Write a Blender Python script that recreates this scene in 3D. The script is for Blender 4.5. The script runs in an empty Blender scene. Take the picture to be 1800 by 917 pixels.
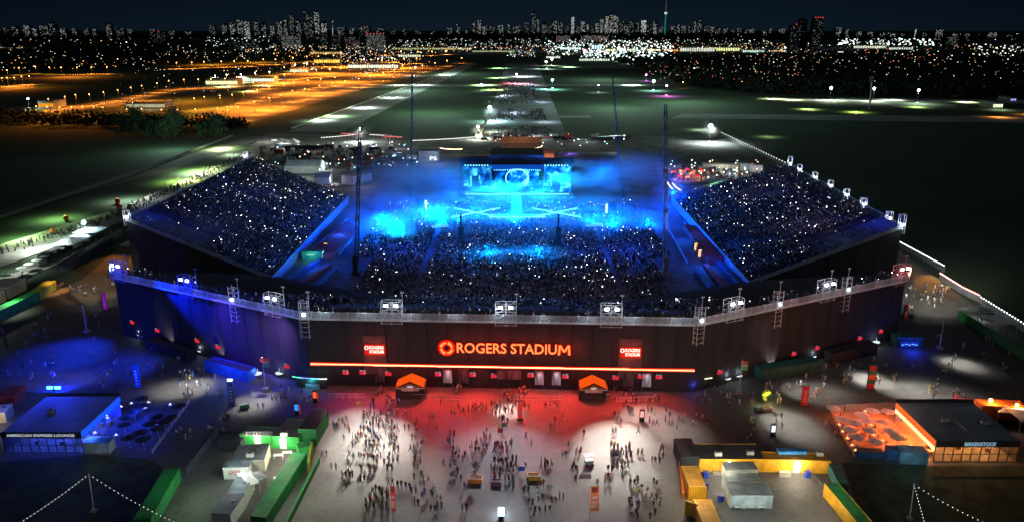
import bpy, bmesh, math, random
import numpy as np
from mathutils import noise as mnoise
from mathutils import Vector, Matrix, Quaternion
R = random.Random(7)
S = bpy.context.scene
COL = S.collection
# ---------------------------------------------------------------- camera, sky, dim fill sun, exposure
F, HC, HY, CX, CY = 1350.0, 78.0, 52.0, 900.0, 458.5      # focal in photo pixels, height in m, horizon row
PITCH = math.atan((CY - HY) / F)
cam = bpy.data.cameras.new('camera'); camo = bpy.data.objects.new('camera', cam); COL.objects.link(camo)
cam.sensor_width = 36; cam.lens = 36 * F / 1800
cam.clip_start = 1; cam.clip_end = 60000
camo.location = (0, 0, HC); camo.rotation_euler = (math.radians(90) - PITCH, 0, 0)
S.camera = camo
S.view_settings.view_transform = 'Standard'; S.view_settings.look = 'None'
S.view_settings.exposure = 0; S.view_settings.gamma = 1
S.cycles.use_light_tree = True
S.cycles.max_bounces = 4; S.cycles.diffuse_bounces = 2; S.cycles.glossy_bounces = 2
S.cycles.volume_bounces = 0; S.cycles.transparent_max_bounces = 8
S.cycles.sample_clamp_indirect = 4; S.cycles.volume_step_rate = 1.0; S.cycles.volume_max_steps = 64
w = bpy.data.worlds.new('World'); S.world = w; w.use_nodes = True
nt = w.node_tree; nt.nodes.clear()
out = nt.nodes.new('ShaderNodeOutputWorld'); bg = nt.nodes.new('ShaderNodeBackground')
tc = nt.nodes.new('ShaderNodeTexCoord'); sp = nt.nodes.new('ShaderNodeSeparateXYZ')
nt.links.new(tc.outputs['Generated'], sp.inputs[0])
ramp = nt.nodes.new('ShaderNodeValToRGB')                 # city sky glow: deep navy, a little paler toward the horizon
e = ramp.color_ramp.elements
e[0].position = 0.0; e[0].color = (0.0038, 0.0086, 0.0155, 1)
e[1].position = 0.30; e[1].color = (0.0007, 0.0017, 0.0042, 1)
k = e.new(0.05); k.color = (0.0023, 0.0055, 0.0112, 1)
nt.links.new(sp.outputs['Z'], ramp.inputs[0])
# glow is strongest over the downtown, straight ahead (+Y)
mr = nt.nodes.new('ShaderNodeMapRange'); mr.inputs['From Min'].default_value = 0.75; mr.inputs['From Max'].default_value = 1.0
mr.inputs['To Min'].default_value = 0.42; mr.inputs['To Max'].default_value = 1.15
nt.links.new(sp.outputs['Y'], mr.inputs['Value'])
nt.links.new(ramp.outputs[0], bg.inputs['Color']); nt.links.new(mr.outputs[0], bg.inputs['Strength'])
nt.links.new(bg.outputs[0], out.inputs[0])
fill_sun = bpy.data.lights.new('fill_sun', 'SUN'); fill_sun.energy = 0.13; fill_sun.angle = math.radians(0.5); fill_sun.color = (0.75, 0.88, 1.0)  # dim cool sun added as ambient fill
mo = bpy.data.objects.new('fill_sun', fill_sun); COL.objects.link(mo); mo.rotation_euler = (math.radians(38), 0, math.radians(25))

# ---------------------------------------------------------------- photo pixel -> place
def ray(x, y):
    u = (x - CX) / F; v = (CY - y) / F
    return Vector((u, math.cos(PITCH) + v * math.sin(PITCH), -math.sin(PITCH) + v * math.cos(PITCH)))
def W(x, y, z=0.0):
    d = ray(x, y); t = (z - HC) / d.z
    return Vector((d.x * t, d.y * t, z))
def at_depth(x, y, D):                                     # the point on the pixel's ray at ground distance D
    d = ray(x, y); t = D / d.y
    return Vector((d.x * t, D, HC + d.z * t))
def on_wall(x, y, A, B, off=0.0):                          # the pixel's ray meets the upright wall through A, B
    n = Vector((B.y - A.y, -(B.x - A.x), 0)).normalized()
    if n.y > 0: n = -n
    A2 = A + n * off
    d = ray(x, y); o = Vector((0, 0, HC))
    t = (A2 - o).dot(n) / d.dot(n)
    return o + d * t, n
def depth(p): return p.y * math.cos(PITCH) - (p.z - HC) * math.sin(PITCH)
def PXL(p):
    d = depth(p); v = (p.y * math.sin(PITCH) + (p.z - HC) * math.cos(PITCH)) / d
    return CX + F * p.x / d, CY - F * v

# ---------------------------------------------------------------- materials
MATS = {}
def mat(name, col, rough=0.8, noise=0.18, scale=0.6, metallic=0.0, bump=0.0, kind=None, col2=None):
    if name in MATS: return MATS[name]
    m = bpy.data.materials.new(name); m.use_nodes = True; MATS[name] = m
    t = m.node_tree; b = t.nodes['Principled BSDF']
    b.inputs['Roughness'].default_value = rough; b.inputs['Metallic'].default_value = metallic
    c = (*col, 1)
    co = t.nodes.new('ShaderNodeTexCoord'); no = t.nodes.new('ShaderNodeTexNoise')
    no.inputs['Scale'].default_value = scale; no.inputs['Detail'].default_value = 4
    src = co.outputs['Object']
    if kind == 'stretch':
        mp = t.nodes.new('ShaderNodeMapping'); mp.inputs['Scale'].default_value = (1, 1, 0.12); t.links.new(src, mp.inputs[0]); src = mp.outputs[0]
    t.links.new(src, no.inputs['Vector'])
    mx = t.nodes.new('ShaderNodeMix'); mx.data_type = 'RGBA'
    k2 = col2 or tuple(min(1, v * (1 + 1.6 * noise)) for v in col)
    k1 = col if col2 else tuple(v * (1 - noise * 1.3) for v in col)
    mx.inputs[6].default_value = (*k1, 1); mx.inputs[7].default_value = (*k2, 1)
    mr = t.nodes.new('ShaderNodeMapRange'); mr.inputs[1].default_value = 0.35; mr.inputs[2].default_value = 0.65
    t.links.new(no.outputs['Fac'], mr.inputs[0]); t.links.new(mr.outputs[0], mx.inputs[0])
    t.links.new(mx.outputs[2], b.inputs['Base Color'])
    if bump:
        bu = t.nodes.new('ShaderNodeBump'); bu.inputs['Strength'].default_value = bump; bu.inputs['Distance'].default_value = 0.1
        t.links.new(no.outputs['Fac'], bu.inputs['Height']); t.links.new(bu.outputs[0], b.inputs['Normal'])
    return m
def emi(name, col, strength, sample=False):
    if name in MATS: return MATS[name]
    m = bpy.data.materials.new(name); m.use_nodes = True; MATS[name] = m
    t = m.node_tree; t.nodes.clear()
    o = t.nodes.new('ShaderNodeOutputMaterial'); x = t.nodes.new('ShaderNodeEmission')
    x.inputs[0].default_value = (*col, 1); x.inputs[1].default_value = strength
    t.links.new(x.outputs[0], o.inputs[0])
    m.cycles.emission_sampling = 'AUTO' if sample else 'NONE'
    return m
def attr_mat(name, emission=0.0, rough=0.8):
    if name in MATS: return MATS[name]
    m = bpy.data.materials.new(name); m.use_nodes = True; MATS[name] = m
    t = m.node_tree; a = t.nodes.new('ShaderNodeAttribute'); a.attribute_name = 'Col'
    if emission:
        t.nodes.clear(); a = t.nodes.new('ShaderNodeAttribute'); a.attribute_name = 'Col'
        o = t.nodes.new('ShaderNodeOutputMaterial'); x = t.nodes.new('ShaderNodeEmission')
        x.inputs[1].default_value = emission
        t.links.new(a.outputs['Color'], x.inputs[0]); t.links.new(x.outputs[0], o.inputs[0]); m.cycles.emission_sampling = 'NONE'
    else:
        b = t.nodes['Principled BSDF']; b.inputs['Roughness'].default_value = rough
        t.links.new(a.outputs['Color'], b.inputs['Base Color'])
    return m
asphalt = mat('asphalt', (0.080, 0.077, 0.075), 0.75, 0.0, 0.10, bump=0.0, col2=(0.125, 0.12, 0.115))
t_ = asphalt.node_tree; b_ = t_.nodes['Principled BSDF']; src_ = b_.inputs['Base Color'].links[0].from_socket   # stains, patches and fine grit in the surface itself
co_ = t_.nodes.new('ShaderNodeTexCoord'); prev_ = src_
for sc_, lo_, hi_, dk_ in ((0.9, .50, .62, .72), (6.0, .45, .60, .86), (0.035, .42, .58, .80)):
    n_ = t_.nodes.new('ShaderNodeTexNoise'); n_.inputs['Scale'].default_value = sc_; n_.inputs['Detail'].default_value = 6; n_.inputs['Distortion'].default_value = 1.2
    m_ = t_.nodes.new('ShaderNodeMapRange'); m_.inputs[1].default_value = lo_; m_.inputs[2].default_value = hi_; m_.inputs[3].default_value = 1.0; m_.inputs[4].default_value = dk_
    x_ = t_.nodes.new('ShaderNodeVectorMath'); x_.operation = 'SCALE'
    t_.links.new(co_.outputs['Object'], n_.inputs['Vector']); t_.links.new(n_.outputs['Fac'], m_.inputs[0]); t_.links.new(prev_, x_.inputs[0]); t_.links.new(m_.outputs[0], x_.inputs['Scale']); prev_ = x_.outputs[0]
t_.links.new(prev_, b_.inputs['Base Color'])
concrete = mat('concrete', (0.30, 0.29, 0.27), 0.85, 0.25, 0.08)
steel = mat('galvanised_steel', (0.62, 0.63, 0.66), 0.45, 0.15, 2.0, metallic=0.2)
dark_steel = mat('dark_steel', (0.06, 0.06, 0.065), 0.5, 0.2, 2.0)
white_p = mat('white_paint', (0.78, 0.78, 0.75), 0.5, 0.08, 1.0)
black_fab = mat('black_fabric', (0.033, 0.032, 0.037), 0.8, 0.2, 0.35, bump=0.5, kind='stretch')
black_p = mat('black_paint', (0.03, 0.03, 0.033), 0.5, 0.2, 1.0)
roof_grey = mat('grey_roof_sheet', (0.13, 0.15, 0.16), 0.6, 0.15, 0.5)
grass = mat('grass_turf', (0.016, 0.042, 0.020), 0.95, 0.4, 0.02, col2=(0.030, 0.058, 0.026))
dirt = mat('packed_dirt', (0.16, 0.105, 0.06), 0.95, 0.3, 0.05)
foliage = mat('foliage', (0.035, 0.07, 0.03), 0.9, 0.35, 0.4)
bark = mat('bark', (0.08, 0.06, 0.045), 0.9, 0.3, 2.0)
canvas = mat('white_canvas', (0.7, 0.7, 0.68), 0.7, 0.08, 0.5)

# ---------------------------------------------------------------- mesh helper
class MB:
    def __init__(s): s.v = []; s.f = []; s.m = []
    def face(s, idx, m=0): s.f.append(idx); s.m.append(m)
    def quad(s, a, b, c, d, m=0):
        n = len(s.v); s.v += [tuple(a), tuple(b), tuple(c), tuple(d)]; s.face((n, n+1, n+2, n+3), m); return s
    def poly(s, pts, m=0):
        n = len(s.v); s.v += [tuple(p) for p in pts]; s.face(tuple(range(n, n+len(pts))), m); return s
    def box(s, cx, cy, cz, sx, sy, sz, m=0, rz=0.0):       # centre x, y; cz is the BOTTOM
        n = len(s.v); c, q = math.cos(rz), math.sin(rz)
        for z in (cz, cz + sz):
            for dx, dy in ((-1,-1),(1,-1),(1,1),(-1,1)):
                x, y = dx*sx/2, dy*sy/2
                s.v.append((cx + x*c - y*q, cy + x*q + y*c, z))
        for f in ((0,3,2,1),(4,5,6,7),(0,1,5,4),(1,2,6,5),(2,3,7,6),(3,0,4,7)): s.face(tuple(n+i for i in f), m)
        return s
    def tube(s, p, q, r, k=4, m=0, r2=None):
        p = Vector(p); q = Vector(q); d = q - p
        if d.length < 1e-6: return s
        rot = d.to_track_quat('Z', 'Y'); n = len(s.v); r2 = r if r2 is None else r2
        for (c, rr) in ((p, r), (q, r2)):
            for i in range(k):
                a = 2*math.pi*(i+0.5)/k
                s.v.append(tuple(c + rot @ Vector((rr*math.cos(a), rr*math.sin(a), 0))))
        for i in range(k): s.face((n+i, n+(i+1)%k, n+k+(i+1)%k, n+k+i), m)
        s.face(tuple(n+i for i in reversed(range(k))), m); s.face(tuple(n+k+i for i in range(k)), m)
        return s
    def cone(s, c, r, h, k=8, m=0, drop=0.0):              # a parasol or tent cap, closed below
        n = len(s.v)
        for i in range(k):
            a = 2*math.pi*i/k; s.v.append((c[0]+r*math.cos(a), c[1]+r*math.sin(a), c[2]))
        s.v.append((c[0], c[1], c[2]+h)); s.v.append((c[0], c[1], c[2]+h*0.6))
        for i in range(k):
            s.face((n+i, n+(i+1)%k, n+k), m); s.face((n+(i+1)%k, n+i, n+k+1), m)
        return s
    def ball(s, c, r, m=0, k=6, j=4, sz=1.0):
        n = len(s.v); s.v.append((c[0], c[1], c[2]-r*sz))
        for a in range(1, j):
            t = math.pi*a/j - math.pi/2
            for b in range(k):
                p = 2*math.pi*b/k; s.v.append((c[0]+r*math.cos(t)*math.cos(p), c[1]+r*math.cos(t)*math.sin(p), c[2]+r*sz*math.sin(t)))
        s.v.append((c[0], c[1], c[2]+r*sz)); top = len(s.v)-1
        for b in range(k):
            s.face((n, n+1+(b+1)%k, n+1+b), m)
            for a in range(j-2):
                i = n+1+a*k; s.face((i+b, i+(b+1)%k, i+k+(b+1)%k, i+k+b), m)
            i = n+1+(j-2)*k; s.face((i+b, i+(b+1)%k, top), m)
        return s
    def corr(s, p, q, h, pitch=0.28, amp=0.045, m=0, z=0.0):     # corrugated upright sheet from p to q, facing right of p->q
        p = Vector((p[0], p[1], z)); q = Vector((q[0], q[1], z)); d = q-p; L = d.length; d.normalize()
        nrm = Vector((d.y, -d.x, 0)); k = max(2, int(L/pitch)); prev = None
        pts = []
        for i in range(k):
            a = L*i/k; st = L/k
            for t, o in ((0, 0), (0.25, 0), (0.5, amp), (0.75, amp)): pts.append(p + d*(a+st*t) - nrm*o)
        pts.append(q)
        n = len(s.v)
        for a in pts: s.v.append(tuple(a)); s.v.append((a.x, a.y, z+h))
        for i in range(len(pts)-1): s.face((n+2*i, n+2*i+2, n+2*i+3, n+2*i+1), m)
        return s
    def mesh(s, name, mats):
        me = bpy.data.meshes.new(name); me.from_pydata(s.v, [], s.f)
        for m in mats: me.materials.append(m)
        if len(mats) > 1: me.polygons.foreach_set('material_index', s.m)
        me.update(); return me
def link(name, me, parent=None, loc=None, rz=0.0):
    o = bpy.data.objects.new(name, me); COL.objects.link(o)
    if parent: o.parent = parent
    if loc is not None: o.location = loc
    if rz: o.rotation_euler[2] = rz
    return o
def tag(o, label=None, cat=None, group=None, kind=None):
    if label: o['label'] = label
    if cat: o['category'] = cat
    if group: o['group'] = group
    if kind: o['kind'] = kind
    return o
def empty(name, label, cat, loc, rz=0.0, group=None):
    o = bpy.data.objects.new(name, None); COL.objects.link(o); o.empty_display_size = 0.5
    o.location = loc; o.rotation_euler[2] = rz
    return tag(o, label, cat, group)
def part(name, mb, mats, parent, **kw):                    # mb is in the parent's own coordinates
    if not isinstance(mats, (list, tuple)): mats = [mats]
    o = link(name, mb.mesh(name, mats), parent); tag(o, **kw); return o
def thing(name, mb, mats, label, cat, loc=(0,0,0), rz=0.0, group=None):
    if not isinstance(mats, (list, tuple)): mats = [mats]
    o = link(name, mb.mesh(name, mats), None, loc, rz); return tag(o, label, cat, group)
def copy_tree(o, parent=None):
    c = o.copy(); COL.objects.link(c); c.parent = parent
    for ch in list(o.children): copy_tree(ch, c)
    return c
def sheet(name, pts, m, z, kind='structure', label=None):
    mb = MB(); mb.poly([(p[0], p[1], z) for p in pts]); o = link(name, mb.mesh(name, [m])); tag(o, label=label, kind=kind); return o
def pxs(name, px, m, z, **k): return sheet(name, [W(x, y) for x, y in px], m, z, **k)
def frame2(a, b, z=0.0):                                   # ground frame from two pixels: origin, angle, length
    A = W(*a, z) if len(a) == 2 else a; B = W(*b, z) if len(b) == 2 else b; d = B - A
    return A, math.atan2(d.y, d.x), d.length
def down(loc, power, col, angle=150):                      # spot straight down, for cut-off luminaires and added fills
    return lamp('SPOT', loc, power, col, aim=Vector(loc)-Vector((0, 0.001, 1)), angle=angle, blend=1.0)
def axis(near, far, wd, z=0):                                   # front edge (two ground points) of a box whose long axis runs near -> far
    N, Q = W(*near, z), W(*far, z); N.z = Q.z = 0; d = (Q-N).normalized(); r = Vector((d.y, -d.x, 0))
    return N - r*wd/2, N + r*wd/2, (Q-N).length
def lamp(kind, loc, power, col, aim=None, angle=60, blend=0.5, size=0.0, parent=None, name='lamp_light', sx=None, sy=None):
    l = bpy.data.lights.new(name, kind); l.energy = power; l.color = col
    if kind == 'AREA':
        l.shape = 'RECTANGLE'; l.size = sx or .5; l.size_y = sy or .5
    else: l.shadow_soft_size = size
    if kind == 'SPOT': l.spot_size = math.radians(angle); l.spot_blend = blend
    o = bpy.data.objects.new(name, l); COL.objects.link(o); o.location = loc
    if aim is not None: o.rotation_euler = (Vector(aim) - Vector(loc)).to_track_quat('-Z', 'Y').to_euler()
    o.visible_camera = True
    return o
def text(name, s, parent, loc, size, m, rot=(math.pi/2, 0, 0), width=None, bold=0.0, ext=0.03, align='CENTER'):
    c = bpy.data.curves.new(name, 'FONT'); c.body = s; c.size = size; c.extrude = ext; c.offset = bold
    c.align_x = align; c.align_y = 'CENTER'; c.materials.append(m); c.resolution_u = 3
    o = bpy.data.objects.new(name, c); COL.objects.link(o)
    bpy.context.view_layer.update()
    if width:
        k = width / max(o.dimensions.x, 1e-3); o.scale = (k, 1, 1)
    if parent: o.parent = parent
    o.location = loc; o.rotation_euler = rot
    return o
ORD = ['', 'second ', 'third ', 'fourth ', 'fifth ', 'sixth ', 'seventh ', 'eighth ', 'ninth ', 'tenth ', 'eleventh ', 'twelfth ']
_T = {2: 'twent', 3: 'thirt', 4: 'fort', 5: 'fift', 6: 'sixt', 7: 'sevent'}
_O = ['first', 'second', 'third', 'fourth', 'fifth', 'sixth', 'seventh', 'eighth', 'ninth', 'tenth', 'eleventh', 'twelfth', 'thirteenth', 'fourteenth', 'fifteenth', 'sixteenth', 'seventeenth', 'eighteenth', 'nineteenth']
def ordinal(n):
    if n <= len(ORD): return ORD[n-1]
    if n < 20: return _O[n-1] + ' '
    if n < 80: return _T[n//10] + ('ieth ' if n % 10 == 0 else 'y-' + _O[n % 10 - 1] + ' ')
    return '%d%s ' % (n, 'th' if 10 <= n % 100 <= 20 else {1: 'st', 2: 'nd', 3: 'rd'}.get(n % 10, 'th'))
WHITE = (1.0, 0.95, 0.86); COOL = (0.75, 0.92, 1.0); ORANGE = (1.0, 0.36, 0.06); BLUE = (0.01, 0.07, 1.0); CYAN = (0.0, 0.45, 1.0); RED = (1.0, 0.05, 0.03)
# ================================================================ THE GROUND
sheet('ground', [(-30000, -200), (30000, -200), (30000, 45000), (-30000, 45000)], grass, -0.6)
pxs('grass_field', [(-900, 700), (-600, 300), (230, 112), (1400, 112), (2600, 330), (2600, 900)], grass, -0.3)
pxs('asphalt_plaza', [(-500, 1100), (-500, 640), (0, 556), (190, 470), (440, 275), (1380, 290), (1600, 455), (1800, 600), (2300, 800), (2300, 1100)], asphalt, 0.0)
pxs('backstage_ground', [(395, 300), (470, 232), (620, 238), (860, 246), (1290, 236), (1385, 286), (1385, 340), (395, 340)], mat('gravel_ground', (0.10, 0.10, 0.095), 0.95, 0.35, 0.1), 0.006)
dark_lawn = mat('dark_lawn', (0.028, 0.04, 0.02), 0.95, 0.35, 0.3)
pxs('lawn', [(-400, 808), (0, 812), (150, 798), (262, 806), (300, 830), (268, 1000), (-400, 1000)], dark_lawn, 0.012)
pxs('lawn', [(1480, 812), (1640, 818), (1800, 818), (2300, 830), (2300, 1100), (1545, 1000)], dark_lawn, 0.012)
pxs('dirt_yard', [(60, 545), (140, 495), (215, 430), (232, 440), (205, 520)], dirt, 0.014)
pxs('dirt_yard', [(1590, 455), (1680, 520), (1690, 535), (1610, 500)], dirt, 0.014)
# pale paved paths
pxs('path', [(-300, 520), (-300, 566), (0, 470), (222, 387), (440, 277), (432, 270), (205, 368), (0, 430)], concrete, 0.016)
pxs('road', [(-300, 600), (-300, 650), (0, 508), (215, 415), (215, 402), (0, 486)], mat('worn_asphalt', (0.16, 0.16, 0.15), 0.9, 0.2, 0.1), 0.018)
pxs('road', [(1165, 330), (1385, 330), (1370, 300), (1150, 285)], mat('worn_asphalt', (0.16, 0.16, 0.15), 0.9), 0.018)
# service road and perimeter along the left field
pxs('taxiway', [(505, 232), (600, 232), (840, 112), (820, 112)], mat('taxiway_concrete', (0.24, 0.25, 0.24), 0.9, 0.2, 0.02), -0.16)
pxs('taxiway', [(300, 300), (470, 240), (440, 240), (0, 368), (0, 376)], mat('old_taxiway', (0.10, 0.10, 0.09), 0.9, 0.2, 0.02), -0.16)
runway_m = mat('runway_concrete', (0.22, 0.24, 0.25), 0.9, 0.2, 0.02)
pxs('runway', [(846, 247), (1000, 247), (944, 112), (890, 112)], runway_m, -0.14)
for (a, b, c, d) in (((850, 208), (1040, 208), (1038, 203), (852, 203)), ((560, 156), (900, 152), (900, 147), (640, 149)), ((960, 152), (1170, 151), (1160, 148), (960, 148)),
                     ((1180, 208), (1800, 216), (1800, 205), (1200, 200)), ((1330, 176), (1800, 182), (1800, 176), (1330, 172))):
    pxs('taxiway', [a, b, c, d], runway_m, -0.12)
# sealed joints and tyre arcs on the plaza
seal = mat('joint_seal', (0.022, 0.022, 0.024), 0.6)
def seam(px, wd=0.16, z=0.008):
    P = [W(*q) for q in px]; mb = MB()
    for a, b in zip(P[:-1], P[1:]):
        d = (b-a).normalized(); n = Vector((-d.y, d.x, 0))*wd/2
        mb.quad((*(a-n).xy, z), (*(b-n).xy, z), (*(b+n).xy, z), (*(a+n).xy, z))
    return mb
mb = MB(); jn = [[(826, 690), (812, 917)], [(978, 685), (985, 760), (1000, 917)], [(760, 690), (735, 917)], [(1060, 735), (1090, 917)], [(700, 715), (640, 917)], [(1010, 740), (1030, 800)], [(560, 730), (1230, 745)], [(600, 800), (1180, 806)], [(330, 720), (560, 722)], [(1230, 722), (1480, 708)], [(880, 690), (878, 917)],
     [(720, 706), (800, 714), (880, 712), (950, 712), (1010, 708)], [(1020, 715), (1035, 725), (1075, 732)], [(982, 750), (990, 775), (1000, 830)], [(940, 790), (975, 830), (1010, 850)], [(0, 690), (330, 694), (560, 702)], [(1240, 706), (1500, 690), (1780, 672)], [(300, 830), (390, 745)], [(1650, 600), (1790, 680)]]
for j in jn:
    m_ = seam(j); n0 = len(mb.v); mb.v += m_.v; mb.f += [tuple(i+n0 for i in f) for f in m_.f]; mb.m += m_.m
tag(link('joint_lines', mb.mesh('joint_lines', [seal])), kind='structure')
# perimeter fence stripe drawn as a real low kerb
def kerb(px, name, label, m, wdt=1.2, h=0.5, cat='barrier', z=0.0):
    mb = MB(); P = [W(*p) for p in px]
    o0 = P[0]
    for a, b in zip(P[:-1], P[1:]):
        d = b-a; mb.box((a.x+b.x)/2-o0.x, (a.y+b.y)/2-o0.y, 0, d.length, wdt, h, rz=math.atan2(d.y, d.x))
    return thing(name, mb, [m], label, cat, o0 + Vector((0, 0, z)))
kerb([(513, 226), (830, 112)], 'perimeter_barrier', 'long pale barrier between the orange yard and the dark airfield', mat('pale_block', (0.55, 0.5, 0.35), 0.8), 1.6, 0.9, z=-0.16)
kerb([(0, 385), (225, 310), (410, 240)], 'perimeter_fence', 'thin grey fence crossing the dark grass at left', mat('fence_grey', (0.09, 0.10, 0.09), 0.8), 0.25, 1.6)
# orange lit yards and highway at left
yard = mat('yard_asphalt', (0.13, 0.12, 0.11), 0.9, 0.35, 0.02)
pxs('yard', [(300, 222), (430, 219), (610, 165), (830, 108), (640, 96), (560, 106), (520, 122), (440, 150), (420, 180)], yard, -0.20)
for q in ([(0, 162), (0, 152), (60, 146), (60, 154)], [(45, 220), (200, 220), (190, 203), (60, 200)], [(70, 193), (200, 175), (300, 152), (430, 146), (430, 156), (300, 164), (210, 186), (90, 200)],
          [(0, 142), (60, 134), (200, 128), (200, 132), (60, 140)], [(290, 122), (450, 114), (600, 104), (600, 108), (450, 120), (290, 126)], [(190, 220), (420, 222), (430, 216), (200, 212)]):
    pxs('highway', q, yard, -0.18)
pxs('street', [(600, 102), (1000, 92), (1500, 90), (1500, 84), (1000, 85), (600, 92)], mat('mall_lot', (0.2, 0.2, 0.19), 0.9, 0.3, 0.02), -0.2)

# ================================================================ THE STADIUM
HS = 16.6
P0, P1, P2, P3 = [W(x, y, HS) for x, y in ((200, 484), (533, 556), (1228, 567), (1592, 490))]
for p in (P0, P1, P2, P3): p.z = 0
INNER = [Vector((-77, 238, 0)), Vector((-33, 215, 0)), Vector((29, 211, 0)), Vector((76, 233, 0))]
OUT = [P0, P1, P2, P3]
facade = empty('grandstand', 'long black fabric clad front grandstand with red light line and letters', 'grandstand', (P1+P2)/2)
FO = facade.location.copy()
concourse = mat('dark_deck', (0.035, 0.033, 0.036), 0.85, 0.3, 0.5)
steel_deck = mat('pale_walkway', (0.55, 0.56, 0.6), 0.6, 0.1, 0.5)
for si in range(3):
    A, B = OUT[si], OUT[si+1]; d = B-A; L = d.length; rz = math.atan2(d.y, d.x); n = max(1, round(L/4.6)); wd = L/n
    base = None
    for i in range(n):
        off = R.uniform(-0.05, 0.05); c = A + d*((i+0.5)/n)
        if base is None:
            mb = MB(); k = 10
            for j in range(k):                              # softly rippled cloth panel, 0.2 m thick
                x0 = -wd/2+0.04+(wd-0.08)*j/k; x1 = -wd/2+0.04+(wd-0.08)*(j+1)/k; o0 = 0.025*math.sin(j*2.4); o1 = 0.025*math.sin((j+1)*2.4)
                mb.quad((x0, o0, 0), (x1, o1, 0), (x1, o1, HS-0.5), (x0, o0, HS-0.5))
            mb.box(0, 0.2, 0, wd-0.06, 0.2, HS-0.55)
            base = mb.mesh('fabric_panel', [black_fab])
        link('fabric_panel', base, facade, c - FO + Vector((off*math.sin(rz), -off*math.cos(rz), 0)), rz)
    # walkway slab at the top
    mb = MB(); nrm = Vector((d.y, -d.x, 0)).normalized()
    mid = (A+B)/2-FO
    mb.box(mid.x + nrm.x*0.25, mid.y + nrm.y*0.25, HS-0.42, L+0.4*(si == 1), 1.5, 0.36, rz=rz)
    part('walkway', mb, steel_deck, facade)
    # rail panels
    n2 = round(L/2.05); w2 = L/n2; mb = MB()
    mb.box(0, 0, 1.42, w2, 0.10, 0.09); mb.box(0, 0, 0.0, w2, 0.10, 0.10); mb.box(-w2/2+0.05, 0, 0, 0.1, 0.14, 1.62)
    for j in range(8): mb.box(-w2/2+w2*(j+0.7)/8.2, 0, 0.1, 0.045, 0.05, 1.33)
    mb.box(0, 0.06, 0.12, w2-0.12, 0.02, 1.22, m=1)
    rm = mb.mesh('rail_panel', [steel, mat('mesh_banner', (0.26, 0.31, 0.38), 0.8, 0.3, 1.5)])
    for i in range(n2):
        c = A + d*((i+0.5)/n2) - FO + nrm*0.8; c.z = HS-0.06
        link('rail_panel', rm, facade, c, rz)
# seating deck of the three facets
def ranks(mb, A, B, C, D, zt, zb, rows, back=0.0, m=0):     # A-B the high outer edge, D-C the low inner edge
    for r in range(rows):
        t0, t1 = r/rows, (r+1)/rows; z = zt + (zb-zt)*t0; z1 = zt+(zb-zt)*t1
        a0, b0, a1, b1 = A.lerp(D, t0), B.lerp(C, t0), A.lerp(D, t1), B.lerp(C, t1)
        mb.quad((*a0.xy, z), (*b0.xy, z), (*b1.xy, z), (*a1.xy, z), m)
        mb.quad((*a1.xy, z), (*b1.xy, z), (*b1.xy, z1), (*a1.xy, z1), m)
    return mb
for si in range(3):
    mb = MB(); A, B, C, D = [p - FO for p in (OUT[si], OUT[si+1], INNER[si+1], INNER[si])]
    for p in (A, B, C, D): p.z = 0
    back = 0.13                                              # flat concourse behind the rail
    A2, B2 = A.lerp(D, back), B.lerp(C, back)
    mb.quad((*A.xy, HS-0.5), (*B.xy, HS-0.5), (*B2.xy, HS-0.5), (*A2.xy, HS-0.5))
    ranks(mb, A2, B2, C, D, HS-0.9, 1.0, 36)
    part('seating_deck', mb, concourse, facade, label='dark stepped seating deck behind the rail')
# crowd + seats generators ------------------------------------------------
def mass(name, pts, tmplV, tmplF, cols, m, label, parent=None, kind='stuff', cat=None, scl=None, rots=None, mats=None):
    """one joined mesh of many small figures: numpy, fast"""
    N = len(pts)
    P = np.array(pts, float); V = np.array(tmplV, float); Fc = np.array(tmplF, int)
    th = np.array(rots if rots is not None else np.zeros(N)); c, s_ = np.cos(th), np.sin(th)
    sc = np.array(scl if scl is not None else np.ones(N))
    X = (V[None,:,0]*c[:,None] - V[None,:,1]*s_[:,None])*sc[:,None] + P[:,0:1]
    Y = (V[None,:,0]*s_[:,None] + V[None,:,1]*c[:,None])*sc[:,None] + P[:,1:2]
    Z = V[None,:,2]*sc[:,None] + P[:,2:3]
    co = np.stack([X, Y, Z], -1).reshape(-1, 3)
    idx = (Fc[None] + (np.arange(N)*len(V))[:,None,None]).reshape(-1)
    k = Fc.shape[1]; nf = N*len(Fc)
    me = bpy.data.meshes.new(name); me.vertices.add(len(co)); me.vertices.foreach_set('co', co.ravel())
    me.loops.add(len(idx)); me.loops.foreach_set('vertex_index', idx.astype(np.int32))
    me.polygons.add(nf); me.polygons.foreach_set('loop_start', (np.arange(nf)*k).astype(np.int32))
    me.update(calc_edges=True); me.validate()
    if cols is not None:
        a = me.attributes.new('Col', 'FLOAT_COLOR', 'POINT')
        cc = np.array(cols, float)                            # N x nv x 3 or N x 3
        if cc.ndim == 2: cc = np.repeat(cc[:,None,:], len(V), 1)
        cc = np.concatenate([cc, np.ones((*cc.shape[:2], 1))], -1)
        a.data.foreach_set('color', cc.ravel())
    me.materials.append(m)
    o = link(name, me, parent); tag(o, label=label, kind=kind); return o
def boxes(bl):                                                # template of boxes without bottoms
    V = []; Fq = []
    for (cx, cy, z0, sx, sy, sz, tp) in bl:
        n = len(V)
        for z, k in ((z0, 1.0), (z0+sz, tp)):
            for dx, dy in ((-1,-1),(1,-1),(1,1),(-1,1)): V.append((cx+dx*sx/2*k, cy+dy*sy/2*k, z))
        for f in ((4,5,6,7),(0,1,5,4),(1,2,6,5),(2,3,7,6),(3,0,4,7)): Fq.append([n+i for i in f])
    return V, Fq
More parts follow.
